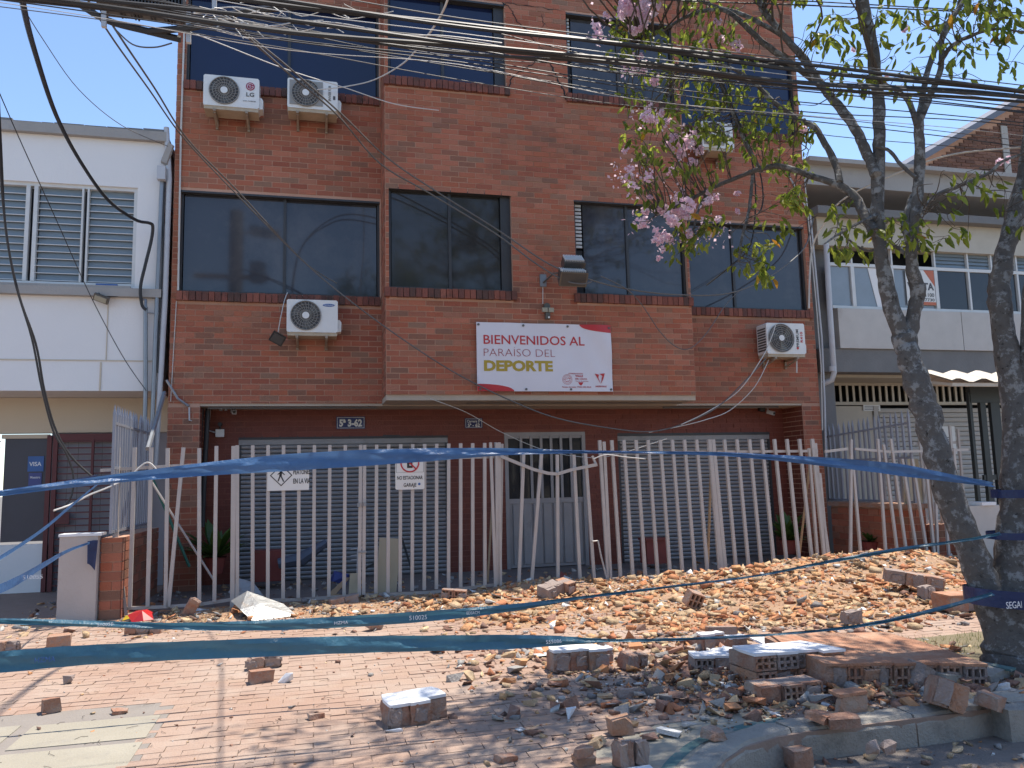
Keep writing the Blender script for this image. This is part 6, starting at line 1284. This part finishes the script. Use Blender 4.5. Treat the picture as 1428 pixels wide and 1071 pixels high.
# drifting buds: tiny petals through the flowering part
b = MB()
for _ in range(420):
    a, c = tr_.choice([(880, 20), (835, 42), (885, 94), (905, 162), (955, 205), (878, 245), (948, 285), (898, 308), (925, 330), (992, 322)]); a += tr_.gauss(0, 13); c += tr_.gauss(0, 13); p = onY(a, c, tr_.uniform(YA, YZ)); s_ = tr_.uniform(.008, .022); d = Vector([tr_.gauss(0, 1) for _ in range(3)]).normalized(); u = d.orthogonal().normalized(); w_ = d.cross(u)
    b.add([p+u*s_, p+w_*s_, p-u*s_*.8, p-w_*s_], [(0, 1, 2, 3)])
o = b.build('petals', M['petal'], TR); o['kind'] = 'stuff'

# ================================================================ CABLES
def cable(label, pts, r, m='cable', k=6, n=6, group=None, name='overhead_cable', cat='cable'):
    P = [onY(a, c, y) for a, c, y in pts]; o = MB().tube(crom(P, k), r, n).build(name, M[m], None, smooth=True); tag(o, label, cat, group); return o
BYc = 4.55; cab_ = random.Random(21)
def sag(yl, yr, Y=BYc, x0=-120, x1=1600, dip=10):
    xs = [x0, 150, 400, 640, 880, 1120, 1360, x1]; out = []
    for x in xs:
        u = (x-480)/960; y = yl+(yr-yl)*u+cab_.uniform(-3.2, 3.2); out.append((x, y+dip*cab_.uniform(.3, 1.8)*math.sin(math.pi*min(max((x-150)/1300, 0), 1)), Y))
    return out
# the thick bundle
for i, (a, c, r) in enumerate(((5, 127, .012), (9, 130, .014), (36, 134, .012), (41, 138, .014), (46, 143, .010))):
    cable('thick black cable of the heavy bundle crossing the facade', sag(a, c, BYc+.03*i), r, group='thick cables of the overhead bundle')
wl = [(-12, 118, .004, 'cablegrey'), (20, 146, .0026, 'wirewhite'), (33, 150, .005, 'cable'), (38, 154, .005, 'cable'), (45, 160, .0045, 'cable'), (52, 172, .004, 'cable'), (58, 176, .004, 'cable'), (66, 190, .0024, 'wirewhite'), (72, 196, .003, 'cablegrey'), (40, 205, .004, 'cable'), (60, 215, .003, 'cable'), (-70, 22, .006, 'cable'), (-80, 14, .005, 'cable'), (2, 124, .004, 'cable'), (24, 140, .003, 'cable')]
for i, (a, c, r, m) in enumerate(wl): cable({'wirewhite': 'thin pale wire strung beside the heavy bundle', 'cable': 'thin black wire strung beside the heavy bundle', 'cablegrey': 'thin grey wire strung beside the heavy bundle'}[m], sag(a, c, 4.7+.06*i, dip=8+i), r, m, group={'wirewhite': 'pale wires of the overhead run', 'cable': 'thin black wires of the overhead run', 'cablegrey': 'grey wires of the overhead run'}[m])
for lab, pts, r, m in [
    ('tangled pale wire looping through the bundle above the left window', [(270, 18, 5.0), (330, 10, 4.9), (400, 28, 4.8), (470, 32, 4.8), (560, 48, 4.7), (620, 50, 4.7), (700, 60, 4.7)], .004, 'wirewhite'),
    ('pale wire bowing down under the bundle at the left', [(300, 24, 4.9), (345, 38, 4.8), (380, 36, 4.8), (405, 32, 4.8)], .004, 'wirewhite'),
    ('white cable swooping from the top down to the grilled conditioner', [(632, -30, 5.2), (618, 15, 5.4), (590, 58, 6.5), (560, 90, 8.5), (520, 112, 10.5), (480, 121, 11.4), (442, 125, 11.5)], .009, 'wirewhite'),
    ('white wire crossing the upper left window down to the bay', [(262, 44, 9.5), (300, 58, 10), (400, 97, 10.8), (480, 122, 11.15), (550, 145, 11.2), (612, 154, 11.2)], .007, 'wirewhite'),
    ('thick black cable hanging from top left to the pipes of the white building', [(24, -60, 5.5), (32, 5, 6), (48, 70, 7), (78, 160, 8.4), (112, 225, 9.6), (150, 278, 10.7), (188, 306, 11.5), (208, 311, 11.7), (213, 316, 11.75), (211, 335, 11.8), (203, 368, 11.8), (196, 400, 11.82), (198, 425, 11.85), (204, 432, 11.86)], .022, 'cable'),
    ('black cable hanging at the left edge down to the fence corner', [(-6, 60, 8), (1, 200, 8.6), (8, 320, 9), (26, 410, 9.2), (50, 480, 9.4), (62, 545, 9.5), (78, 600, 9.6), (102, 640, 9.7), (140, 674, 9.8)], .012, 'cable'),
    ('black cable hanging at the left edge with its end curling back', [(-4, 100, 8.2), (2, 260, 8.8), (18, 380, 9.1), (44, 470, 9.3), (58, 540, 9.4), (74, 600, 9.5), (92, 632, 9.55), (102, 662, 9.6), (100, 690, 9.6), (90, 706, 9.6)], .011, 'cable'),
    ('thin black wire slanting across the white building', [(-5, 120, 9), (30, 200, 10), (80, 310, 11), (125, 410, 11.6), (170, 495, 11.8), (204, 545, 11.85)], .006, 'cable'),
    ('faint thin wire from the sky to the white roof corner', [(20, -10, 8), (60, 55, 9), (110, 125, 10), (170, 175, 11), (234, 204, 11.8)], .004, 'cablegrey'),
    ('dark drop wire running diagonally from top left to under the soffit', [(128, -10, 6), (168, 52, 7), (215, 122, 8), (262, 195, 9), (330, 265, 10), (416, 357, 11), (480, 413, 11.15), (560, 472, 11.18), (640, 523, 11.2), (720, 562, 11.2), (780, 584, 11.2), (850, 597, 11.3), (905, 602, 11.4), (950, 592, 11.5), (1000, 568, 11.5), (1045, 525, 11.5), (1068, 500, 11.55)], .008, 'cablegrey'),
    ('second drop wire close beside the first over the left window', [(116, -10, 6), (160, 58, 7), (208, 125, 8), (250, 185, 9), (300, 240, 9.8), (380, 322, 10.6), (430, 370, 11.1), (470, 395, 11.2)], .007, 'cablegrey'),
    ('twin dark cable dropping from the bundle to the floodlights, upper one', [(328, 26, 5.5), (345, 48, 6.5), (400, 92, 8.5), (475, 158, 10), (540, 220, 10.8), (610, 268, 11), (690, 318, 11.05), (760, 365, 10.9), (800, 382, 10.8), (860, 400, 11), (930, 410, 11.1), (1000, 411, 11.2), (1045, 400, 11.3), (1085, 378, 11.5), (1122, 345, 11.7), (1134, 305, 11.8)], .009, 'cablegrey'),
    ('twin dark cable dropping from the bundle to the floodlights, lower one', [(322, 30, 5.5), (395, 96, 8.4), (470, 160, 9.9), (530, 228, 10.8), (600, 270, 11), (690, 325, 11.05), (745, 366, 10.9), (785, 390, 10.8), (810, 396, 10.7), (825, 393, 10.7)], .009, 'cablegrey'),
    ('dark wire drooping from the right window run in a deep loop', [(838, 385, 10.9), (872, 402, 11), (895, 425, 11.1), (920, 462, 11.15), (942, 483, 11.2), (962, 486, 11.2), (985, 465, 11.3), (1012, 425, 11.4), (1035, 402, 11.4)], .006, 'cablegrey'),
    ('pale wire drooping across the entrance door top', [(600, 556, 11.25), (650, 575, 11.5), (700, 603, 11.8), (760, 628, 11.6), (820, 638, 10.8), (860, 634, 10.3), (905, 620, 10.2), (930, 612, 10.1)], .005, 'wirewhite'),
    ('pale wire hanging under the dirty conditioner at the right', [(1072, 502, 11.7), (1052, 540, 11.6), (1018, 572, 11.6), (985, 585, 11.5), (950, 594, 11.5), (905, 603, 11.4)], .007, 'wirewhite'),
    ('pale wire over the front of the dirty conditioner', [(1082, 452, 11.5), (1073, 478, 11.5), (1062, 500, 11.5), (1030, 545, 11.5), (985, 575, 11.5), (950, 592, 11.45)], .008, 'wirewhite'),
    ('black looped cable hanging in the tree before the right wall', [(990, 60, 5.9), (1010, 120, 6), (1040, 195, 6.1), (1052, 245, 6.1), (1053, 300, 6.1), (1045, 345, 6.1), (1020, 370, 6.2), (985, 398, 6.3)], .007, 'cable'),
    ('black cable making a hook loop in the tree crown', [(998, 95, 5.9), (1035, 180, 6.1), (1058, 235, 6.2), (1064, 270, 6.2), (1062, 290, 6.2), (1055, 300, 6.2)], .007, 'cable'),
    ('pale branch-like wire arching over the grey building roof', [(1128, 430, 6.5), (1132, 350, 6.5), (1150, 310, 6.3), (1180, 275, 6), (1260, 238, 5.6), (1330, 215, 5.4), (1428, 205, 5.2), (1500, 200, 5.2)], .008, 'wirewhite'),
    ('thin dark wire crossing the right windows to the corner pipe', [(960, 410, 11.6), (1010, 380, 11.7), (1075, 340, 11.8), (1140, 300, 11.85)], .005, 'cable'),
]: cable(lab, pts, r*1.25 if m == 'cablegrey' else r, m)
cable('thick black service cable entering from the top left to the bracket', [(80, -15, 5.4), (111, 6, 5.4), (151, 29, 5.4), (208, 44, 5.4), (252, 55, 5.4)], .022)
cable('thick black service cable rising from the bracket into the bundle', [(205, 44, 5.4), (269, 38, 5.3), (303, 28, 5.2), (336, 17, 5.0), (420, 8, 4.8)], .022)
cable('small black cable loop under the cable rack', [(158, 38, 5.4), (185, 62, 5.4), (215, 66, 5.4), (240, 60, 5.4)], .005, 'cablegrey')
# ribbed rack
t = thing('cable_rack', 'ribbed black cable rack hanging in the wires at the top left', 'rack', onY(200, 10, 5.4)); p0 = onY(140, -2, 5.4); p1 = onY(256, 12, 5.4)
for i in range(26): c = p0.lerp(p1, i/25); MB().obox(c+Vector((0, 0, .03*math.sin(i*.5)*.2)), (.010, .14, .15+.02*math.sin(i*1.3))).build('rib', M['alu'], t)
MB().bar(p0+Vector((0, 0, -.06)), p1+Vector((0, 0, -.055)), .03, .16).build('tray', M['cablegrey'], t); MB().bar(p0+Vector((0, 0, .06)), p1+Vector((0, 0, .06)), .05, .14).build('tray', M['alu'], t)
for a, c0, c1 in ((145, 6, 38), (263, 18, 60), (299, -4, 16)): MB().bar(onY(a, c0, 5.35), onY(a, c1, 5.35), .028, .03).build('insulator_bracket', M['pvc'], t)
b = MB(); r9 = random.Random(9)
for _ in range(26):
    a = r9.uniform(265, 480); c = r9.uniform(0, 45); l_ = r9.uniform(20, 90); P = [onY(a, c, 4.8), onY(a+l_*.5, c+l_*.09+r9.uniform(-10, 10), 4.85), onY(a+l_, c+l_*.18+r9.uniform(-6, 10), 4.8)]; b.tube(crom(P, 4), .003, 4, False)
o = b.build('wire_tangle', M['wirewhite']); tag(o, 'tangle of loose wire ends beside the cable rack', 'wires', kind='stuff')

# ================================================================ BARRIER TAPE
def tape(label, pts, m, W_=.105, k=7, seed=0, prints=()):
    """pts (px, py, apparent width px, Y); real width W_, twisted so that it shows the given width"""
    r = random.Random(seed); P = []; ws = []
    for (a, c, w_, Y) in pts: p = onY(a, c, Y); P.append(p); ws.append(w_*.92*px(p)[2]/FPX)
    Q = crom(P, k); V = []; n = len(Q); m_ = 5
    for i, q in enumerate(Q):
        u = i/k; j = min(int(u), len(P)-2); t = min(1, u-j); w_ = min(ws[j]*(1-t)+ws[j+1]*t, W_*1.0); s = w_/W_; up = Vector((0, 0, 1))*s + Vector((0, 1, 0))*math.sqrt(max(0, 1-s*s))*.12
        for e in range(m_): f = e/(m_-1)-.5; V.append(q+up*W_*f + Vector((0, .010*math.sin(f*7+i*.35)+.004*math.sin(i*1.9+e), 0)))
    F = [(i*m_+e, (i+1)*m_+e, (i+1)*m_+e+1, i*m_+e+1) for i in range(n-1) for e in range(m_-1)]
    o = MB().add(V, F).build('barrier_tape', M[m], None, smooth=True); tag(o, label, 'tape')
    for (i, s_, h_, w_, mm) in prints:
        q = Q[min(n-2, int(i*(n-1)))]; q1 = Q[min(n-1, int(i*(n-1))+1)]; sl_ = math.atan2(q1.z-q.z, q1.x-q.x); t_ = text(o, s_, q.x, q.y-.022, q.z-h_/2, h_, M[mm], w_, 0)
    return o
ty = tb.y
tape('upper blue barrier tape twisting from the left edge to the tree trunk', [(-120, 703, 9, 4.6), (0, 688, 9, 4.7), (90, 676, 11, 4.8), (200, 663, 15, 4.9), (300, 653, 21, 4.9), (400, 645, 26, 4.9), (500, 639, 25, 4.9), (600, 634, 20, 4.9), (700, 630, 11, 4.9), (800, 630, 5, 4.9), (900, 631, 4, 4.9), (1000, 633, 6, 4.9), (1080, 638, 9, 4.9), (1170, 646, 15, 4.9), (1260, 656, 19, 4.85), (1330, 667, 12, 4.8), (1385, 676, 7, 4.75)], 'tape', .12)
tape('thin blue tape end tied to the left fence above the wide tape', [(-60, 695, 4, 5.2), (20, 683, 5, 5.5), (80, 674, 4, 7), (136, 663, 2, 9.6)], 'tapedark', .05)
tape('broad low barrier tape nearest the camera running left to right', [(-120, 932, 33, 3.9), (0, 923, 31, 3.95), (120, 914, 29, 4.0), (250, 907, 27, 4.05), (400, 902, 26, 4.1), (550, 898, 24, 4.2), (700, 895, 21, 4.3), (780, 894, 14, 4.4), (850, 893, 4, 4.45), (960, 891, 3, 4.5), (1080, 885, 3, 4.5), (1200, 872, 4, 4.55), (1300, 852, 5, 4.6), (1385, 828, 6, 4.62)], 'tapeteal', .115, prints=((.12, 'HZMA', .022, .08, 'stickerblue'), (.52, '555086', .02, .09, 'printwhite')))
tape('lower thin barrier tape behind the broad one, from the left edge to the trunk', [(-120, 864, 8, 5.6), (0, 866, 8, 5.6), (120, 870, 9, 5.6), (240, 873, 10, 5.6), (380, 872, 15, 5.6), (500, 866, 17, 5.55), (620, 857, 15, 5.5), (720, 847, 10, 5.4), (820, 832, 4, 5.3), (920, 820, 3, 5.2), (1050, 804, 3, 5.1), (1150, 784, 4, 5.0), (1250, 767, 5, 4.9), (1340, 754, 4, 4.75), (1395, 744, 4, 4.7)], 'tapeteal', .10, prints=((.16, 'S10055', .02, .09, 'printwhite'), (.40, '510025', .03, .12, 'printwhite'), (.455, 'EDSACM', .02, .09, 'printwhite'), (.34, 'HZMA', .02, .09, 'printwhite')))
tape('twisted whitish blue tape rising from the left edge to the fence corner', [(-40, 800, 5, 6.4), (10, 772, 7, 6.8), (60, 738, 6, 7.6), (100, 705, 5, 8.5), (140, 672, 3, 9.5)], 'tape', .07)
tape('short blue tape from the left edge to the brick pillar', [(-40, 838, 16, 6.0), (20, 812, 14, 6.8), (60, 788, 9, 7.8), (95, 768, 5, 9.2), (125, 757, 3, 9.7)], 'tape', .09, prints=((.35, '510055', .03, .14, 'printwhite'),))
t = MB(); c = onY(127, 770, 9.72); 
for i in range(3): t.add([c+Vector((-.04+.02*i, -.01*i, .12)), c+Vector((.03+.02*i, -.01*i, .13)), c+Vector((.02+.015*i, -.02, -.14-.03*i)), c+Vector((-.03+.01*i, -.02, -.12))], [(0, 1, 2, 3)])
o = t.build('tape_knot', M['tapedark']); tag(o, 'knotted dark tape hanging on the brick pillar', 'tape')
def wrap(label, cpx, r, h, m, Y=None, tilt=0, prt=None):
    c = onY(*cpx, Y or ty); V = []; n = 28
    for i in range(n):
        a = 2*math.pi*i/n; w_ = .006*math.sin(i*2.3)
        for z in (-h/2, -h*.15, h*.2, h/2): V.append(c+Vector(((r+w_)*math.cos(a), (r+w_)*math.sin(a), z+tilt*math.cos(a))))
    F = [(i*4+k, ((i+1) % n)*4+k, ((i+1) % n)*4+k+1, i*4+k+1) for i in range(n) for k in range(3)]; o = MB().add(V, F).build('tape_wrap', M[m], None, smooth=True); tag(o, label, 'tape')
    if prt: text(o, prt, c.x-r*.9, c.y-r*.9, c.z-h*.3, h*.4, M['printwhite'], r*.6)
    return o
wrap('dark tape wound round both trunks low down', (1402, 832), .27, .12, 'tapedark', tilt=-.02, prt='SEGAM')
wrap('dark tape band round the big trunk, upper one', (1419, 688), .175, .06, 'tapedark'); wrap('dark tape band round the big trunk, middle one', (1416, 746), .19, .05, 'tapedark')
# rope ends wrapped on the left fence
cable('frayed pale rope tied round the left fence rail', [(75, 712, 9.3), (100, 703, 9.5), (125, 690, 9.6), (150, 680, 9.7), (180, 665, 9.9), (205, 645, 9.95), (222, 660, 9.95)], .010, 'wirewhite', name='rope', cat='rope')
cable('frayed rope strands twisted round the collapsed gate rail', [(828, 640, 9.93), (845, 634, 9.9), (870, 637, 9.9), (900, 640, 9.95)], .008, 'wirewhite', name='rope', cat='rope')

# ================================================================ ACROSS THE STREET (behind the camera, seen in the panes)
ob = thing('opposite_house', 'pale two-storey house across the street reflected in the dark panes', 'house', (3, -14, 0)); MB().box(-12, -22, -.2, 14, -14, 5.2).build('wall', M['wallcream'], ob); MB().box(-12.3, -22.3, 5.2, 14.3, -13.6, 5.5).build('roof', M['roofslab'], ob)
for i in range(5):
    x = -9+i*5; MB().box(x, -14.0, 1.0, x+2, -13.95, 2.4).build('window', M['glass'], ob); MB().box(x, -14.0, 3.3, x+2, -13.95, 4.6).build('window', M['glass'], ob)
tag(MB().box(-40, -14, -.19, 40, -9, -.05).build('opposite_sidewalk', M['concrete']), kind='structure')
up = thing('utility_pole', 'concrete utility pole with street lamp behind the viewer, seen reflected in the left window', 'pole', (-2.4, -.9, -.2)); MB().tube([(-2.4, -.9, -.2), (-2.4, -.9, 9.9)], [.26, .20], 12).build('pole', M['concrete'], up); MB().tube(crom([(-2.4, -.9, 8.9), (-2.2, -.95, 9.2), (-1.9, -1.0, 9.3)]), .04).build('arm', M['steel'], up); MB().obox((-1.55, -1.05, 9.3), (.9, .35, .28), (0, .12, .1), .04).build('lamp_head', M['steel'], up); MB().box(-3.6, -.98, 7.75, -1.4, -.86, 7.87).build('crossarm', M['wood'], up); MB().tube([(-1.75, -1.0, 7.7), (-1.75, -1.0, 8.3)], .25, 10).build('transformer', M['steel'], up)
def bigtree(label, x, y, h, r, seed):
    r_ = random.Random(seed); t = thing('street_tree', label, 'tree', (x, y, -.1)); MB().tube([(x, y, -.1), (x+.1, y, h*.3), (x, y+.1, h*.55)], [.22, .16, .1], 8).build('trunk', M['bark'], t); AV = []; AF = []; base = 0
    for _ in range(2600):
        d = Vector([r_.gauss(0, 1) for _ in range(3)]).normalized()*r*r_.random()**.4; cl = Vector((math.sin(d.x*3+seed)*.2, 0, math.sin(d.y*4)*.3)); p = Vector((0, 0, h*.65+.1))+Vector((d.x, d.y, d.z*.75))+cl; s = r_.uniform(.14, .30); Rm = np.array(Matrix.Rotation(r_.uniform(0, 6), 3, 'Z') @ Matrix.Rotation(r_.gauss(0, .7), 3, 'X')); AV.append((LV*s) @ Rm.T+np.array(p[:])); AF += [tuple(k+base for k in f) for f in LM.f]; base += len(LV)
    o = link('crown', mesh('crown', np.concatenate(AV), AF, M['plant']), t); o['kind'] = 'stuff'
bigtree('dense street tree across the road, nearer the pole, seen reflected', 2.6, -7.5, 12, 3.0, 1); bigtree('dense street tree across the road, farther right, seen reflected', 10.6, -8, 11, 2.8, 2)
